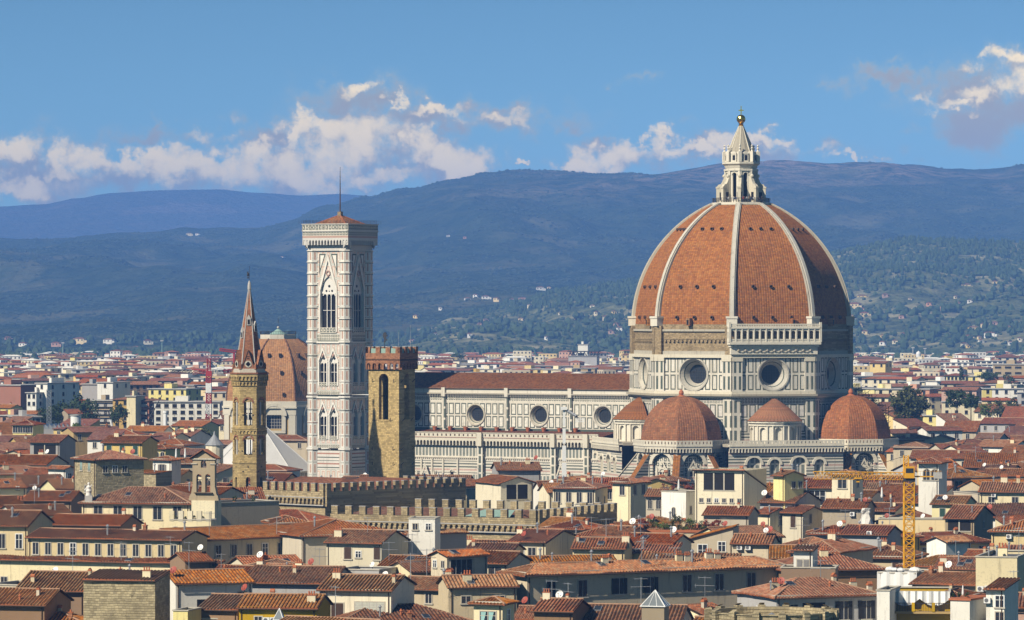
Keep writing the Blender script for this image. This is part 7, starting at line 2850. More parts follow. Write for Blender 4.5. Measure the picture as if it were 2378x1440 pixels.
def villas():
    V = [(52, 806, 30), (130, 806, 34), (185, 800, 46), (252, 800, 40), (292, 797, 34), (318, 815, 26), (345, 800, 30), (20, 792, 26), (1085, 700, 16), (1104, 692, 12), (1130, 697, 22), (1152, 700, 14), (1190, 702, 12), (1215, 702, 24),
         (1256, 676, 22), (1275, 674, 10), (1210, 748, 14), (1300, 735, 8), (1130, 750, 12), (1440, 770, 16), (1975, 690, 18), (2004, 697, 26), (2058, 692, 16), (1984, 720, 36), (2010, 737, 26), (2035, 742, 14), (1996, 760, 14), (2246, 672, 28),
         (2270, 664, 22), (2290, 668, 14), (2312, 662, 14), (2226, 712, 16), (2252, 706, 12), (2262, 772, 30), (2290, 762, 26), (2312, 758, 16), (2342, 768, 14), (2252, 790, 22), (2300, 785, 30), (2242, 808, 18), (2280, 800, 12), (2050, 788, 14), (2100, 784, 12),
         (440, 548, 16), (458, 547, 10), (1042, 552, 10), (655, 602, 9), (1080, 556, 9)]
    R = random.Random(5)
    for i in range(34):
        V.append((R.uniform(930, 1450), R.uniform(715, 800), R.uniform(7, 15)) if i % 2 else (R.uniform(1965, 2375), R.uniform(680, 812), R.uniform(8, 18)))
    for i, (px, py, w) in enumerate(V):
        Y, hit = 4700., None
        while Y < 12000:
            x = (px - 1189) / F * Y
            zr = CAMZ - (py - 720) / F * Y
            if max(z_main(x, Y), z_hill(x, Y), 0) >= zr:
                hit = Y
                break
            Y += 20
        if not hit:
            continue
        x, z = (px - 1189) / F * Y, zr
        L = w * Y / F * (.72 if px < 400 else 1)
        D, h = max(7, L * .45), max(5.5, min(11, L * .42))
        g = MB()
        wm = WALL[R.choice(('white', 'cream', 'yellow', 'white', 'pink'))]
        g.box(-L / 2, 0, -6, L / 2 * .6, D, h, wm)
        g.box(L / 2 * .6, .5, -6, L / 2, D, h * .7, wm)
        for k in range(max(2, int(L / 6))):
            g.box(-L / 2 + 2 + k * 5, -.1, h - 3.2, -L / 2 + 3.6 + k * 5, 0, h - 1.2, m_void)
        zone = ('on the left foothill' if px < 400 else 'on the wooded ridge behind the nave' if px < 1500 else 'on the slope right of the great dome') if py > 640 else 'high on the blue mountain'
        T = thing('villa', f'small pale villa with red roof {zone}', 'villa', (x, Y, z), R.uniform(-30, 10), f'pale villas {zone}')
        g.build('wall', T)
        q, _ = make_roof('hip', L * .8, D, h, 17, .6, FT['r'], False, False)
        o = q.build('roof', T, (-L / 2, 0, 0))


villas()
# ---------------------------------------------------------------- trees, roof gardens, cranes, odds and ends
def leaf_crown(R, c, rx, ry, rz, n, size, clumps, mat, g, flat=0.):
    cl = []
    for i in range(clumps):
        while True:
            p = (R.uniform(-1, 1), R.uniform(-1, 1), R.uniform(-1 + flat, 1))
            if p[0] ** 2 + p[1] ** 2 + p[2] ** 2 < 1 and p[0] ** 2 + p[1] ** 2 + p[2] ** 2 > .18:
                break
        cl.append(p)
    for i in range(n):
        k = R.choice(cl)
        rr = R.uniform(.1, .34) * (1 if R.random() < .85 else 1.5)
        d = (R.gauss(0, 1), R.gauss(0, 1), R.gauss(0, 1))
        dl = sqrt(sum(q * q for q in d)) or 1
        p = [c[j] + (k[j] + d[j] / dl * rr) * (rx, ry, rz)[j] for j in range(3)]
        s_ = size * R.uniform(.6, 1.3)
        u = [R.gauss(0, 1) for _ in range(3)]
        ul = sqrt(sum(q * q for q in u))
        u = [q / ul * s_ for q in u]
        w = [R.gauss(0, 1) for _ in range(3)]
        w = [w[1] * u[2] - w[2] * u[1], w[2] * u[0] - w[0] * u[2], w[0] * u[1] - w[1] * u[0]]
        wl = sqrt(sum(q * q for q in w)) or 1
        w = [q / wl * s_ * .6 for q in w]
        g.face([tuple(p[j] - u[j] for j in range(3)), tuple(p[j] + w[j] for j in range(3)), tuple(p[j] + u[j] for j in range(3)), tuple(p[j] - w[j] for j in range(3))], mat)


def tree(px, py, wpx, hpx, Y, mat, label, seed, kind='round', name='tree', n=1500, group=None):
    """crown top at pixel height py; crown wpx wide, hpx tall"""
    R = random.Random(seed)
    k = Y / F
    x, zt = (px - 1189) * k, CAMZ - (py - 720) * k
    rx, rz = wpx * k / 2, hpx * k / 2
    T = thing(name, label, 'tree', (x, Y, 0), 0, group)
    zc = zt - rz
    g = MB()
    g.tube((0, 0, 0), (R.uniform(-.4, .4), 0, zc), .38, m_bark, 7, .16)
    for i in range(7):
        a = R.uniform(0, 2 * pi)
        z0 = max(1, zc - rz * R.uniform(.1, .7))
        g.tube((0, 0, z0), (rx * .6 * cos(a), rx * .6 * sin(a), zc + rz * R.uniform(-.2, .5)), .14, m_bark, 5, .05)
    g.build('trunk', T)
    g = MB()
    leaf_crown(R, (0, 0, zc), rx, rx * .9, rz, n, max(.35, rx * .10), 34, mat, g, .15 if kind == 'round' else 0)
    g.build('crown', T)
    return T


def all_trees():
    L = 'dark green tree'
    tree(140, 934, 62, 52, 1720, m_leaf, 'dark tree at the left end of the clump before the ochre balconies', 1)
    tree(178, 918, 66, 62, 1740, m_leaf, 'tallest dark tree in the clump before the ochre balconies', 2)
    tree(205, 928, 44, 58, 1715, m_leaf, 'dark tree at the right end of the clump before the ochre balconies', 3)
    tree(276, 940, 44, 46, 1750, m_leaf, 'round dark tree before the orange hipped block', 4)
    tree(105, 948, 50, 34, 1700, m_leaf, 'low dark tree left of the white silo', 5)
    tree(178, 982, 30, 24, 1480, m_leaf3, 'small light green tree at the foot of the white silo', 6, n=700)
    tree(345, 990, 46, 28, 1500, m_leaf2, 'olive green bushy tree behind the yellow shuttered house', 7, n=800)
    tree(470, 995, 40, 26, 1450, m_leaf2, 'brownish green tree left of the baptistery roof', 8, n=700)
    tree(2114, 905, 76, 66, 1650, m_leaf2, 'big yellowing leafy tree right of the cathedral', 9, n=2600)
    tree(2222, 908, 56, 40, 1700, m_leaf, 'wide dark tree right of the pale yellow cube house', 10)
    tree(2255, 916, 36, 34, 1690, m_leaf, 'second dark tree right of the pale yellow cube house', 11)
    tree(2296, 862, 44, 22, 2350, m_leaf, 'umbrella pine with flat dark crown before the white slabs', 12, n=900)
    tree(2232, 850, 9, 34, 2300, m_leaf, 'single dark cypress beside the lemon palace', 13, n=500)
    tree(2318, 932, 34, 36, 1720, m_leaf2, 'greenish brown tree above the grey green villa', 14, n=900)
    tree(2352, 928, 34, 44, 1730, m_leaf, 'dark tree at the right edge above the grey green villa', 15, n=900)
    tree(2290, 936, 30, 30, 1735, m_leaf3, 'lighter green tree left of the brown one above the villa', 16, n=700)
    tree(2340, 870, 30, 24, 2300, m_leaf, 'dark tree below the tan office block', 17, n=600)
    tree(416, 992, 6, 20, 1480, m_leaf, 'left one of two small cypresses by the green sheet roof', 18, n=260)
    tree(432, 990, 6, 22, 1480, m_leaf, 'right one of two small cypresses by the green sheet roof', 19, n=260)
    tree(2020, 925, 40, 30, 1760, m_leaf, 'dark tree half hidden by scaffolding beside the drum', 20, n=700)
    tree(1060, 822, 40, 16, 3600, m_leaf, 'dark tree in the suburb left of the long housing', 21, n=400)
    tree(1150, 835, 36, 16, 3300, m_leaf, 'dark tree at the left end of the long housing', 22, n=400)


all_trees()


def shrub(px, py, wpx, hpx, Y, mat, label, seed, n=420, group=None, name='shrub'):
    R = random.Random(seed)
    k = Y / F
    x, zt = (px - 1189) * k, CAMZ - (py - 720) * k
    rx, rz = wpx * k / 2, hpx * k / 2
    T = thing(name, label, 'plant', (x, Y, zt - 2 * rz), 0, group)
    g = MB()
    leaf_crown(R, (0, 0, rz), rx, rx * .8, rz, n, max(.10, rx * .11), 14, mat, g)
    g.build('foliage', T)
    q = MB()
    q.lathe([(.28, -.35), (.38, .15), (.34, .15), (0, .1)], 8, m_terra)
    q.build('pot', T)
    for i in range(4):
        pass


def roof_garden():
    Y = 800.
    k = Y / F
    zg = CAMZ - (1236 - 720) * k
    x0, x1 = (1480 - 1189) * k, (1692 - 1189) * k
    T = thing('garden_terrace', 'flat roof terrace full of pots and shrubs below the white square tower', 'terrace', (x0, Y, 0), -6)
    g = MB()
    g.box(0, 0, 0, x1 - x0, 9, zg, WALL['beige'])
    g.build('wall', T)
    g = MB()
    g.box(-.2, -.2, zg, x1 - x0 + .2, .15, zg + .45, m_terra)
    g.build('parapet', T)
    S = [(1492, 1204, 26, 16, m_leafr, 'dark red shrub at the left end of the roof garden'), (1510, 1204, 34, 32, m_leaf2, 'grey green shrub second from the left in the roof garden'), (1536, 1208, 30, 28, m_leaf3, 'light shrub beside the grey green one in the roof garden'),
         (1552, 1212, 26, 24, m_leaf, 'dark shrub right below the white square tower'), (1576, 1196, 36, 40, m_leaf2, 'tall feathery shrub before the corner of the white square tower'), (1600, 1206, 32, 32, m_leaf3, 'bright green shrub right of the feathery one'),
         (1622, 1204, 32, 38, m_leaf, 'big dark green bush near the right end of the roof garden'), (1646, 1206, 30, 28, m_leafr, 'red leaved shrub near the right end of the roof garden'), (1668, 1204, 32, 26, m_leafr, 'last reddish shrub at the right end of the roof garden'), (1640, 1220, 30, 20, m_leaf3, 'low yellow green bush in front of the red shrubs')]
    for i, (px, py, w, h, m, lb) in enumerate(S):
        shrub(px, py, w, h, Y + .6 + (i % 2) * .8, m, lb, 100 + i, n=520, group='shrubs of the roof garden')
    # plants on the white tower and on other terraces
    P = [(1548, 1122, 26, 20, 926, m_leafr, 'rust coloured bush left of the white parasol on the white tower'), (1566, 1126, 16, 14, 928, m_leafr, 'small rust bush in the middle of the white tower top'), (1600, 1120, 30, 22, 930, m_leafr, 'rust bush right of the white parasol on the white tower'),
         (1616, 1124, 20, 18, 932, m_leaf2, 'olive bush at the right corner of the white tower top'),
         (2214, 1377, 8, 12, 610, m_leaf, 'left potted bush on the white planter block'), (2228, 1375, 9, 14, 610, m_leaf, 'middle potted bush on the white planter block'), (2246, 1376, 9, 13, 608, m_leaf2, 'right potted bush on the white planter block'),
         (408, 1198, 10, 10, 822, m_leaf2, 'first potted plant between the posts of the cream terrace'), (428, 1197, 10, 12, 822, m_leaf, 'second potted plant between the posts of the cream terrace'), (450, 1197, 11, 12, 822, m_leaf2, 'third potted plant between the posts of the cream terrace'),
         (470, 1198, 10, 11, 822, m_leaf, 'fourth potted plant between the posts of the cream terrace'), (545, 1152, 12, 14, 862, m_leaf, 'left plant on the dark shaded terrace'), (588, 1150, 14, 16, 862, m_leaf, 'right plant on the dark shaded terrace'),
         (1402, 1234, 10, 9, 770, m_leaf, 'small potted plant under the parasol roof'), (1340, 1160, 10, 9, 965.5, m_leaf, 'plant on the balcony before the hipped cream house'), (1636, 1176, 24, 16, 905, m_leaf, 'dark bush right of the white square tower')]
    for i, (px, py, w, h, y, m, lb) in enumerate(P):
        shrub(px, py, w, h, y, m, lb, 200 + i, n=260)


roof_garden()


def truss(g, p, q, w, mat, n, r=.06, r2=.045, tri=False):
    """square (or triangular) lattice boom from p to q"""
    d = [q[i] - p[i] for i in range(3)]
    L = sqrt(sum(k * k for k in d))
    d = [k / L for k in d]
    a = (0, 0, 1) if abs(d[2]) < .9 else (1, 0, 0)
    u = (d[1] * a[2] - d[2] * a[1], d[2] * a[0] - d[0] * a[2], d[0] * a[1] - d[1] * a[0])
    l = sqrt(sum(k * k for k in u))
    u = [k / l for k in u]
    v = (d[1] * u[2] - d[2] * u[1], d[2] * u[0] - d[0] * u[2], d[0] * u[1] - d[1] * u[0])
    C = ((-.5, -.5), (.5, -.5), (0, .5)) if tri else ((-.5, -.5), (.5, -.5), (.5, .5), (-.5, .5))

    def P(c, t):
        return tuple(p[i] + d[i] * t * L + (u[i] * C[c][0] + v[i] * C[c][1]) * w for i in range(3))
    m = len(C)
    for c in range(m):
        g.tube(P(c, 0), P(c, 1), r, mat, 4)
        c2 = (c + 1) % m
        for i in range(n):
            t0, t1 = i / n, (i + 1) / n
            g.tube(P(c, t0), P(c2, t1), r2, mat, 3)
            g.tube(P(c2, t0), P(c, t1), r2, mat, 3)
            g.tube(P(c, t0), P(c2, t0), r2, mat, 3)


def yellow_crane():
    Y = 700.
    k = Y / F
    x, _, _ = at(2111, 0, Y)
    zc = lambda py: CAMZ - (py - 720) * k
    T = thing('tower_crane', 'yellow lattice tower crane standing among the red roofs at right', 'crane', (x, Y, 0), 0)
    g = MB()
    truss(g, (0, 0, 0), (0, 0, zc(1118)), 1.55, m_yel, 26, .10, .055)
    g.build('mast', T)
    g = MB()
    g.box(-.9, -.9, zc(1118), .9, .9, zc(1110), m_iron)
    g.box(-.75, -1.2, zc(1110), .75, .2, zc(1083), m_yel)
    g.box(-.6, -1.22, zc(1098), .6, -1.19, zc(1087), m_glass)
    g.build('slewing_cab', T)
    g = MB()
    truss(g, (-.4, .6, zc(1110)), (-.4, .6, zc(1058)), .75, m_yel, 6, .07, .04)
    g.build('apex', T)
    g = MB()
    x1, x0 = (1888 - 2111) * k, (2187 - 2111) * k
    truss(g, (-.8, 0, zc(1106)), (x1, -.6, zc(1104)), 1.15, m_yel, 20, .05, .03, True)
    g.build('jib', T)
    g = MB()
    g.box(0, -.35, zc(1108), x0, .35, zc(1105.5), m_yel)
    for i in range(6):
        g.tube((i * x0 / 6, -.35, zc(1105)), (i * x0 / 6, -.35, zc(1094)), .03, m_yel, 3)
    g.tube((0, -.35, zc(1094)), (x0, -.35, zc(1094)), .03, m_yel, 3)
    g.box(x0 - 1.3, -.6, zc(1111), x0, .6, zc(1097), m_conc)
    g.build('counter_jib', T)
    g = MB()
    g.tube((-.4, .6, zc(1058)), (x1 * .62, 0, zc(1100)), .035, m_iron, 3)
    g.tube((-.4, .6, zc(1058)), (x0 * .9, 0, zc(1106)), .035, m_iron, 3)
    g.build('tie_cables', T)
    g = MB()
    tx = (1992 - 2111) * k
    g.box(tx - .6, -.8, zc(1112), tx + .6, .2, zc(1109), m_yel)
    g.tube((tx, -.3, zc(1112)), (tx, -.3, zc(1117)), .04, m_iron, 3)
    g.box(tx - .25, -.5, zc(1120), tx + .25, -.1, zc(1116), m_yel)
    g.build('hook_trolley', T)


yellow_crane()


def red_crane():
    Y = 1790.
    k = Y / F
    x, _, _ = at(485, 0, Y)
    zc = lambda py: CAMZ - (py - 720) * k
    T = thing('tower_crane', 'red and white banded tower crane before the white apartment house', 'crane', (x, Y, 0), 0)
    py = 985.
    i = 0
    while py > 866:
        g = MB()
        q = max(866, py - 24)
        truss(g, (0, 0, zc(py) if py < 985 else 0), (0, 0, zc(q)), 1.9, m_cred if i % 2 == 0 else m_pvc, 4 if py < 985 else 6, .22, .12)
        g.build('mast_section', T)
        py -= 24
        i += 1
    g = MB()
    truss(g, (0, 0, zc(866)), (0, 0, zc(833)), 1.3, m_cred, 4, .18, .1)
    g.box(-1.2, -1.2, zc(874), 1.2, 1.2, zc(862), m_cred)
    g.build('apex', T)
    for (a, b, m) in ((0, 34, m_pvc), (34, 58, m_cred), (-10, -40, m_cred), (-40, -92, m_iron)):
        g = MB()
        truss(g, (a * k, 0, zc(864)), (b * k, 0, zc(862)), 1.3, m, max(3, int(abs(b - a) / 8)), .16, .1, True)
        g.build('jib_section', T)
    g = MB()
    g.tube((0, 0, zc(835)), (45 * k, 0, zc(860)), .14, m_pvc, 4)
    g.tube((0, 0, zc(835)), (25 * k, 0, zc(860)), .12, m_pvc, 4)
    g.build('tie_bars', T)
    # banner on the mast
    g = MB()
    g.box(-1.0, -1.25, zc(912), 1.0, -1.15, zc(890), m_pvc)
    g.build('banner', T)
    Y2 = 2300.
    a, b = at(510, 812, Y2), at(548, 817, Y2)
    T = thing('crane_jib', 'red tipped crane jib showing beside the brick spire', 'crane', (a[0], Y2, 0), 0)
    g = MB()
    truss(g, (0, 0, a[2]), (b[0] - a[0], 0, b[2]), 1.2, m_cred, 6, .22, .12)
    g.tube((b[0] - a[0] - 1, 0, 0), (b[0] - a[0] - 1, 0, b[2]), .6, m_cred, 5)
    g.build('boom', T)


red_crane()


def lift():
    Y = 1240.
    k = Y / F
    x, _, _ = at(1310, 0, Y)
    zc = lambda py: CAMZ - (py - 720) * k
    T = thing('boom_lift', 'tall white telescopic lift with basket before the cathedral nave', 'lift', (x, Y, 0), 0)
    g = MB()
    for i in range(4):
        w = .62 - i * .1
        z0 = 0 if i == 0 else zc(1110 - i * 40)
        g.box(-w, -w, z0, w, w, zc(1075 - i * 40) if i < 3 else zc(948), m_pvc)
    g.build('mast', T)
    g = MB()
    a, b = (0, 0, zc(950)), ((1338 - 1310) * k, -1, zc(966))
    g.tube(a, b, .45, m_alu, 6)
    g.box(-1.0, -.9, zc(952), .8, .7, zc(945), m_pvc)
    g.tube(b, ((1342 - 1310) * k, -1, zc(972)), .3, m_iron, 5)
    g.build('arm', T)
    g = MB()
    xb = (1337 - 1310) * k
    for i in range(9):
        xx = xb + i * .28
        g.box(xx - .04, -1.6, zc(979), xx + .04, -1.5, zc(971), m_pvc)
        g.box(xx - .04, -.4, zc(979), xx + .04, -.3, zc(971), m_pvc)
    g.box(xb - .1, -1.65, zc(980), xb + 2.4, -.25, zc(979), m_pvc)
    for z in (zc(975), zc(971)):
        g.box(xb - .1, -1.62, z, xb + 2.4, -1.5, z + .1, m_pvc)
        g.box(xb - .1, -.4, z, xb + 2.4, -.28, z + .1, m_pvc)
    g.build('basket', T)


lift()


def scaffold():
    Y = 1330.
    k = Y / F
    x, _, _ = at(1974, 0, Y)
    zc = lambda py: CAMZ - (py - 720) * k
    T = thing('scaffolding', 'dark open scaffolding behind the rightmost tribune dome', 'scaffolding', (x, Y, 0), -30)
    g = MB()
    for i in range(11):
        for j in range(3):
            top = zc(888 + i * 5.5)
            g.tube((i * 1.1, j * 1.6, 0), (i * 1.1, j * 1.6, top), .09, m_iron, 4)
    g.build('standards', T)
    g = MB()
    for r in range(12):
        z = zc(1000) + r * 1.5
        L = max(1.5, min(11, (zc(886) - z) / (zc(886) - zc(945)) * 11))
        for j in range(3):
            g.tube((0, j * 1.6, z), (L, j * 1.6, z), .08, m_iron, 4)
        g.box(0, 0, z - .05, L, 3.2, z + .03, m_wood)
        for i in range(0, int(L), 2):
            g.tube((i * 1.1, 0, z), (i * 1.1 + 2.2, 0, z + 1.5), .06, m_iron, 4)
    g.build('ledgers', T)


scaffold()


def bell_gable():
    Y = 832.
    k = Y / F
    x, _, _ = at(447, 0, Y)
    zc = lambda py: CAMZ - (py - 720) * k
    T = thing('bell_gable', 'ochre bell gable with three arches holding bells beside the church hall', 'bell gable', (x, Y, 0), -14)
    W_ = 4.3
    g = MB()
    zb, z1, z2 = zc(1162), zc(1100), zc(1066)
    for (y, dp) in ((0, 2.2),):
        g.wall(W_, zb, zc(1092), WALL['tan'], [(.75, 1.75, zc(1143), zc(1107), 'a'), (2.45, 3.45, zc(1143), zc(1107), 'a')], dep=1.1)
        g.wall(W_, zc(1092), z2, WALL['tan'], [(1.6, 2.7, zc(1086), zc(1075), 'a')], dep=1.1)
    g.at(180, W_, 1.1)
    g.wall(W_, zb, zc(1092), WALL['tan'], [(.85, 1.85, zc(1143), zc(1107), 'a'), (2.55, 3.55, zc(1143), zc(1107), 'a')], dep=.01)
    g.wall(W_, zc(1092), z2, WALL['tan'], [(1.6, 2.7, zc(1086), zc(1075), 'a')], dep=.01)
    g.at()
    for xx in (0, W_):
        g.quad((xx, 0, zb), (xx, 1.1, zb), (xx, 1.1, z2), (xx, 0, z2), WALL['tan'])
    g.box(-.15, 1.1, zc(1200) - 4, W_ + .15, 3.5, zb - .2, WALL['cream'])
    g.box(-.1, -.3, 0, W_ + .1, 1.4, zb, WALL['cream'])
    g.box(-.3, -.25, z2 - .1, W_ + .3, 1.35, z2 + .15, m_trim)
    g.box(-.25, -.2, zc(1078), .9, 1.3, zc(1076), m_trim)
    g.box(W_ - .9, -.2, zc(1078), W_ + .25, 1.3, zc(1076), m_trim)
    za = zc(1046)
    g.face([(-.2, 0, z2 + .15), (W_ + .2, 0, z2 + .15), (W_ / 2, 0, za)], WALL['tan'])
    g.face([(W_ + .2, 1.1, z2 + .15), (-.2, 1.1, z2 + .15), (W_ / 2, 1.1, za)], WALL['tan'])
    # curled shoulders
    for sg, x0 in ((-1, 0), (1, W_)):
        pts = [(x0, zb), (x0 + sg * .75, zb), (x0 + sg * .6, zb + .8), (x0 + sg * .3, zb + 1.2), (x0 + sg * .15, zb + 2.0), (x0, zb + 2.6)]
        for y in (0, 1.1):
            g.face([(p[0], y, p[1]) for p in pts], WALL['tan'])
        for p, q in zip(pts[1:], pts[2:]):
            g.quad((p[0], 0, p[1]), (q[0], 0, q[1]), (q[0], 1.1, q[1]), (p[0], 1.1, p[1]), WALL['tan'])
    g.build('wall', T)
    g = MB()
    for sg in (-1, 1):
        e = W_ / 2 + sg * (W_ / 2 + .5)
        O = (e, 2.2 if sg < 0 else -.5, z2 + .05)
        dx, dz = (W_ / 2 - e), za + .1 - z2 - .05
        l = math.hypot(dx, dz)
        slope_panel(g, O, (0, -1 if sg < 0 else 1, 0), (dx / l, 0, dz / l), (-dz / l * (1 if dx > 0 else -1), 0, abs(dx) / l), 2.7, lambda u: l, TILE['r'])
    g.build('roof', T)
    for (xx, py, s_) in ((1.25, 1126, 1.), (2.95, 1126, 1.), (2.15, 1083, .9)):
        g = MB()
        g.lathe([(0, 0), (.42, 0), (.33, .25), (.25, .7), (0, .85)], 10, m_iron)
        g.box(-.5, -.05, .85, .5, .05, 1.0, m_wood)
        g.build('bell', T, (xx, .55, zc(py)))
    g = MB()
    g.box(.4, -.5, zc(1144) - .1, W_ - .4, -.02, zc(1144) + .05, m_wood)
    g.build('sill', T)


bell_gable()


def small_things():
    # round stone parapet at the bottom edge
    Y = 500.
    k = Y / F
    x, _, z = at(1792, 1418, Y)
    T = thing('round_tower', 'round stone parapet with radial ribs at the bottom edge', 'tower', (x, Y, 0), 0)
    g = MB()
    R_ = 6.9
    g.lathe([(R_, 0), (R_, z - .9), (R_ + .15, z - .8), (R_ + .15, z - .15), (R_ + .3, z - .1), (R_ + .3, z), (R_ - .5, z), (R_ - .5, z - 1.6), (0, z - 1.6)], 40, m_rubble)
    g.build('parapet', T)
    q = MB()
    q.box(-.38, -.55, -2.6, .38, .2, .45, m_rubble)
    q.quad((-.3, -.5, .45), (.3, -.5, .45), (.3, .15, .7), (-.3, .15, .7), m_rubble)
    rib = q.build('rib', T)
    for i in range(16):
        a = 2 * pi * i / 16 + .1
        o = rib if i == 0 else link('rib', rib.data, T)
        o.location = ((R_ + .05) * sin(a), -(R_ + .05) * cos(a), z - .25)
        o.rotation_euler = (0, 0, a)
    g = MB()
    g.lathe([(1.3, z - 1.6), (1.3, z - .9), (0, z - .2)], 8, m_alu, 0)
    g.build('skylight', T)
    # glass pyramid skylight
    Y = 606.
    k = Y / F
    x, _, z = at(1490, 1408, Y)
    T = thing('pyramid_skylight', 'glass pyramid skylight on a square stone drum on the brown roof', 'skylight', (x, Y, z - 2.4), -14)
    g = MB()
    w = 3.1
    g.box(0, 0, 0, w, w, 2.4, WALL['tan'])
    g.build('base', T)
    g = MB()
    mg, tg, bg = new_mat('skylight_glass')
    bg.inputs['Base Color'].default_value = (.35, .38, .38, 1)
    bg.inputs['Roughness'].default_value = .12
    bg.inputs['Metallic'].default_value = .5
    A = (w / 2, w / 2, 4.5)
    e = .15
    C = [(-e, -e, 2.4), (w + e, -e, 2.4), (w + e, w + e, 2.4), (-e, w + e, 2.4)]
    for i in range(4):
        p, q = C[i], C[(i + 1) % 4]
        g.face([p, q, A], mg)
    g.build('panes', T)
    g = MB()
    for i in range(4):
        p, q = C[i], C[(i + 1) % 4]
        g.tube(p, A, .08, m_pvc, 5)
        g.tube(p, q, .09, m_pvc, 5)
        for t in (.33, .67):
            m = tuple(p[j] + (q[j] - p[j]) * t for j in range(3))
            n_ = tuple(m[j] + (A[j] - m[j]) * .97 for j in range(3))
            g.tube(m, n_, .04, m_pvc, 4)
    g.build('glazing_bars', T)
    # small glass pyramid at the bottom edge
    x, y, z = at(634, 1440, 590)
    T = thing('pyramid_skylight', 'small glass pyramid with white ribs at the bottom edge', 'skylight', (x, 590, z), -10)
    g = MB()
    A = (.7, .7, 1.5)
    C = [(0, 0, 0), (1.4, 0, 0), (1.4, 1.4, 0), (0, 1.4, 0)]
    for i in range(4):
        g.face([C[i], C[(i + 1) % 4], A], mg)
    g.build('panes', T)
    g = MB()
    for i in range(4):
        g.tube(C[i], A, .06, m_pvc, 5)
        g.tube(C[i], C[(i + 1) % 4], .06, m_pvc, 5)
    g.box(-.05, -.05, -2, 1.45, 1.45, -.03, m_conc)
    g.build('glazing_bars', T)
    # white silo
    Y = 1500.
    x, _, z = at(176, 965, Y)
    T = thing('silo', 'white round silo with flat lid before the dark trees', 'silo', (x, Y, 0), 0)
    g = MB()
    g.lathe([(1.75, 0), (1.75, z)], 20, m_pvc)
    g.build('drum', T)
    g = MB()
    g.lathe([(2.1, z), (2.1, z + .25), (0, z + .4)], 20, m_conc)
    g.build('lid', T)
    # saw-tooth shed
    Y = 1530.
    x, _, z = at(94, 990, Y)
    T = thing('saw_tooth_shed', 'low grey shed with saw tooth roof either side of the white silo', 'shed', (x, Y, 0), 0)
    g = MB()
    Lx = 122 * Y / F
    g.box(0, 0, 0, Lx, 8, z - 1.0, WALL['grey'])
    g.build('wall', T)
    g = MB()
    n = 12
    for i in range(n):
        a, b = i * Lx / n, (i + 1) * Lx / n
        g.face([(a, 0, z - 1.0), (b, 0, z - 1.0), (a, 0, z + .9)], m_alu)
        g.quad((a, 0, z + .9), (b, 0, z - 1), (b, 8, z - 1), (a, 8, z + .9), m_alu)
        g.quad((a, 0, z - 1), (a, 0, z + .9), (a, 8, z + .9), (a, 8, z - 1), m_conc)
    g.build('roof', T)
    # water tower
    Y = 3600.
    x, _, z = at(2133, 830, Y)
    T = thing('water_tower', 'white domed water tower beyond the suburb at right', 'water tower', (x, Y, 0), 0)
    g = MB()
    for i in range(6):
        a = 2 * pi * i / 6
        g.tube((1.5 * cos(a), 1.5 * sin(a), 0), (1.5 * cos(a), 1.5 * sin(a), z), .25, m_conc, 5)
    g.build('legs', T)
    g = MB()
    g.lathe([(.5, z), (1.9, z), (2.0, z + 3), (1.5, z + 4.2), (.5, z + 4.8), (0, z + 5.4)], 14, m_pvc)
    g.build('tank', T)
    # telescopic crane arms and lattice mast at left
    for (p0, p1, Y, r, m, lb, nm) in (((262, 998), (252, 955), 1560, .42, m_pvc, 'white telescopic crane arm leaning left before the orange blocks', 'mobile_crane'), ((340, 985), (376, 918), 1580, .25, m_iron, 'dark thin crane arm leaning right before the white apartment house', 'mobile_crane')):
        a, b = at(*p0, Y), at(*p1, Y)
        T = thing(nm, lb, 'crane', (a[0], Y, 0), 0)
        g = MB()
        g.box(-1, -1, 0, 1, 1, a[2], m_conc)
        g.build('base', T)
        g = MB()
        g.tube((0, 0, a[2]), ((b[0] - a[0]) * .55, 0, a[2] + (b[2] - a[2]) * .55), r, m, 6)
        g.tube(((b[0] - a[0]) * .55, 0, a[2] + (b[2] - a[2]) * .55), (b[0] - a[0], 0, b[2]), r * .6, m_iron, 6)
        g.build('arm', T)
    Y = 1560.
    x, _, z = at(114, 905, Y)
    T = thing('lattice_mast', 'grey lattice mast left of the dark trees', 'mast', (x, Y, 0), 0)
    g = MB()
    truss(g, (0, 0, 0), (0, 0, z), 1.5, m_alu, 22, .07, .05)
    g.build('frame', T)
    for (px, py, Y, lb) in ((376, 790, 4900, 'tall thin pylon on the left foothill beside the villas'), (146, 795, 4900, 'tall thin pylon on the far left foothill'), (2120, 806, 4800, 'grey floodlight pylon left of the water tower'), (2148, 808, 4800, 'grey floodlight pylon right of the water tower')):
        x, _, z = at(px, py, Y)
        T = thing('pylon', lb, 'pylon', (x, Y, 0), 0)
        g = MB()
        g.tube((0, 0, 0), (0, 0, z), .7, m_copper if px < 400 else m_conc, 5, .35)
        g.build('pole', T)
        g = MB()
        g.box(-1.6, -.3, z - 1.2, 1.6, .3, z, m_conc)
        g.build('cross_arm', T)
    # white tall vent by the works, stone roof ornaments
    x, _, z = at(384, 960, 1500)
    T = thing('flue', 'slim white flue before the white apartment house', 'chimney', (x, 1500, 0), 0)
    g = MB()
    g.lathe([(.75, 0), (.65, z), (.85, z + .1), (.85, z + .8), (0, z + .9)], 10, m_pvc)
    g.build('shaft', T)
    x, _, z = at(2011, 1222, 830)
    T = thing('rockwork', 'white rocky plaster mound on a roof left of the crane mast', 'ornament', (x, 830, z), 0)
    R = random.Random(4)
    g = MB()
    prof = [(2.2, -2), (1.9, -.4), (1.35, .5), (.95, 1.4), (.72, 2.2), (.8, 2.6), (.95, 2.9), (.9, 3.3), (.5, 3.3), (0, 3.1)]
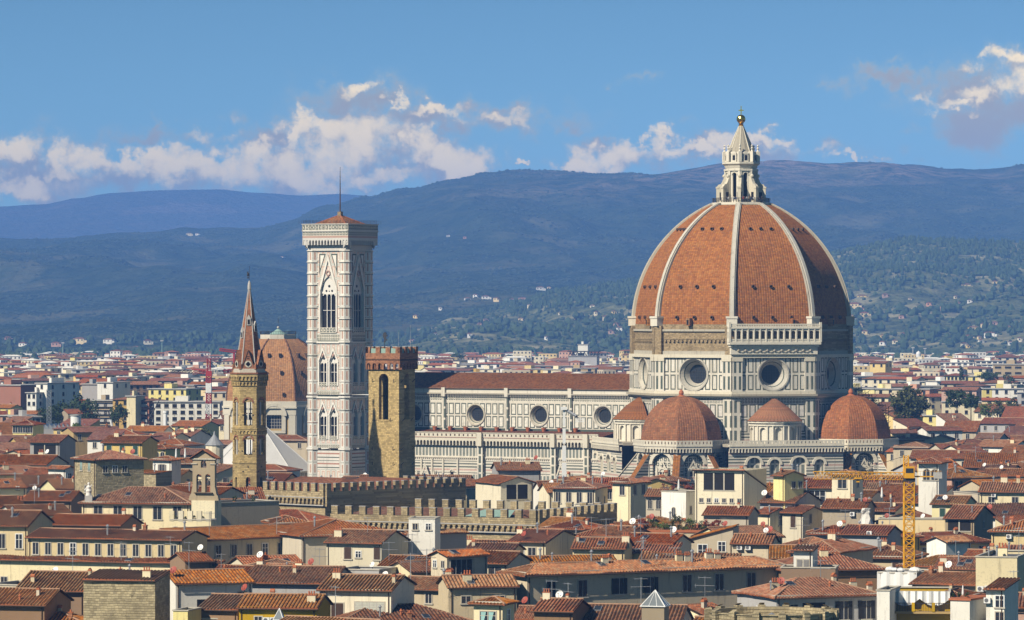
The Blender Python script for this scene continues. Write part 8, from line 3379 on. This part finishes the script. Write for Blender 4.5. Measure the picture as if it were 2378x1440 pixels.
    for j in range(len(prof) - 1):
        pass
    n = 14
    rad = [[r * R.uniform(.78, 1.22) if r else 0 for _ in range(n)] for r, _ in prof]
    for j in range(len(prof) - 1):
        for i in range(n):
            m = (i + 1) % n
            a0, a1 = 2 * pi * i / n, 2 * pi * m / n
            g.quad((rad[j][i] * cos(a0), rad[j][i] * sin(a0), prof[j][1]), (rad[j][m] * cos(a1), rad[j][m] * sin(a1), prof[j][1]), (rad[j + 1][m] * cos(a1), rad[j + 1][m] * sin(a1), prof[j + 1][1]), (rad[j + 1][i] * cos(a0), rad[j + 1][i] * sin(a0), prof[j + 1][1]), m_campw)
    g.build('mound', T)
    x, _, z = at(206, 1152, 845)
    T = thing('statue', 'small pale stone statue at the left corner of the church hall roof', 'statue', (x, 845, z), 0)
    g = MB()
    g.box(-.7, -.5, -3, .7, .5, .1, m_conc)
    g.build('pedestal', T)
    g = MB()
    g.lathe([(.55, .1), (.5, .6), (.6, 1.0), (.42, 1.3), (.48, 1.7), (.2, 2.0), (.17, 2.1), (.24, 2.3), (.2, 2.5), (0, 2.6)], 10, m_campw)
    g.tube((-.3, 0, 1.6), (-.75, -.2, 1.1), .13, m_campw, 5)
    g.tube((.3, 0, 1.6), (.6, -.3, 2.1), .13, m_campw, 5)
    g.build('figure', T)
    # closed parasols
    for (px, py, Y, lb) in ((1576, 1112, 924, 'closed white parasol on top of the white square tower'), (409, 1040, 1010, 'left closed white parasol behind the church hall'), (430, 1040, 1010, 'right closed white parasol behind the church hall'), (2236, 1358, 611, 'closed grey parasol on the planter block'), (2048, 1130, 905, 'closed white parasol right of the crane arm')):
        x, _, z = at(px, py, Y)
        q_ = .62 if Y == 611 else 1
        T = thing('parasol', lb, 'parasol', (x, Y, z - 2.9 * q_), 0)
        T.scale = (q_, q_, q_)
        g = MB()
        g.tube((0, 0, -1.0), (0, 0, 2.9), .04, m_iron, 5)
        g.build('pole', T)
        g = MB()
        g.lathe([(.2, .7), (.26, 1.0), (.14, 2.5), (.03, 2.85), (0, 2.9)], 8, m_pvc)
        g.build('canopy', T)
    # wrapped building: sheets and rubble
    x, _, z = at(2034, 1326, 655)
    T = thing('plastic_sheeting', 'white plastic sheets hanging over the unfinished wall', 'sheeting', (x, 652, z - 4.2), -24)
    g = MB()
    R = random.Random(9)
    n = 12
    for i in range(n):
        a, b = i * .5, (i + 1) * .5
        ya, yb = .15 * sin(i * 1.7), .15 * sin((i + 1) * 1.7)
        g.quad((a, ya - .3, R.uniform(0, .4)), (b, yb - .3, R.uniform(0, .4)), (b, yb - .2, 4.3), (a, ya - .2, 4.3), m_pvc)
    for i in range(7):
        px, py_, r = R.uniform(.5, 6), R.uniform(1, 6), R.uniform(.4, .9)
        g.ball((px, py_, 4.5), r, m_pvc, 7, 4, .6)
    g.build('sheet', T)
    # small dome-like metal roof vent beside the baptistery, and grey cone roof
    x, _, z = at(498, 1015, 1330)
    T = thing('conical_lead_roof', 'small grey conical roof left of the baptistery', 'roof', (x, 1330, 0), 0)
    g = MB()
    g.lathe([(2.6, 0), (2.6, z - 2.4)], 14, WALL['cream'])
    g.build('wall', T)
    g = MB()
    g.lathe([(2.9, z - 2.4), (1.6, z - .9), (.4, z + .6), (.25, z + 1.4), (0, z + 1.8)], 14, m_lead)
    g.build('roof', T)


small_things()


def lantern_people():
    """visitors behind the railing at the foot of the lantern"""
    cols = [plain('coat_' + n, c) for n, c in (('dark', (.03, .03, .04)), ('white', (.6, .6, .58)), ('blue', (.05, .08, .2)), ('red', (.35, .06, .05)), ('tan', (.35, .26, .16)))]
    skin = plain('skin', (.48, .30, .21))
    hair = plain('hair', (.05, .035, .025))
    legm = plain('trousers', (.05, .05, .07))
    where = [(-38, 7.9, 0), (-33, 7.8, 1), (-20, 7.9, 1), (-14, 7.9, 2), (2, 7.9, 3), (6, 7.8, 0), (10, 7.9, 1), (15, 7.9, 4), (20, 7.8, 2), (27, 7.9, 1), (40, 7.9, 0), (52, 7.9, 0)]
    names = ['dark', 'white', 'blue', 'red', 'tan']
    for i, (ang, r, c) in enumerate(where):
        a = radians(ang + 15)
        p = cath_world(r * .93 * sin(a + radians(15)), -r * .93 * cos(a + radians(15)), 87.2)
        h = 1.62 + .16 * ((i * 7) % 5) / 4
        T = thing('person', f'visitor in {names[c]} coat at the railing below the dome lantern', 'person', p, ang * .8, f'visitors in {names[c]} coats below the lantern')
        s_ = h / 1.72
        g = MB()
        # one continuous figure: two legs run up into hips, torso, neck and head
        for sx in (-1, 1):
            rings = [(.09 * sx, 0, .055), (.09 * sx, .1, .05), (.1 * sx, .48, .06), (.09 * sx, .85, .085)]
            for (x0, z0, r0), (x1, z1, r1) in zip(rings, rings[1:]):
                g.tube((x0, 0, z0), (x1, 0, z1), r0, legm, 6, r1)
            g.box(.09 * sx - .05, -.18, 0, .09 * sx + .05, .06, .07, hair)
            el = (.27 * sx, -.08, 1.12)
            hd = (.2 * sx, -.3, 1.1)
            g.tube((.2 * sx, 0, 1.4), el, .055, cols[c], 6, .045)
            g.tube(el, hd, .045, cols[c], 6, .035)
            g.tube(hd, (hd[0], hd[1] - .09, hd[2] + .02), .035, skin, 5, .02)
        g.lathe([(.12, .8), (.17, .9), (.15, 1.1), (.2, 1.35), (.16, 1.44), (.06, 1.49)], 8, cols[c])
        g.lathe([(.055, 1.46), (.055, 1.54), (.085, 1.58), (.1, 1.66), (.085, 1.72), (0, 1.74)], 8, skin)
        g.box(-.015, -.125, 1.62, .015, -.09, 1.66, skin)
        o = g.build('body', T)
        o.scale = (s_, s_, s_)
        g = MB()
        g.lathe([(.105, 1.64), (.112, 1.70), (.09, 1.76), (0, 1.79)], 8, hair, 0, 0, .02)
        o = g.build('hair', T)
        o.scale = (s_, s_, s_)


lantern_people()
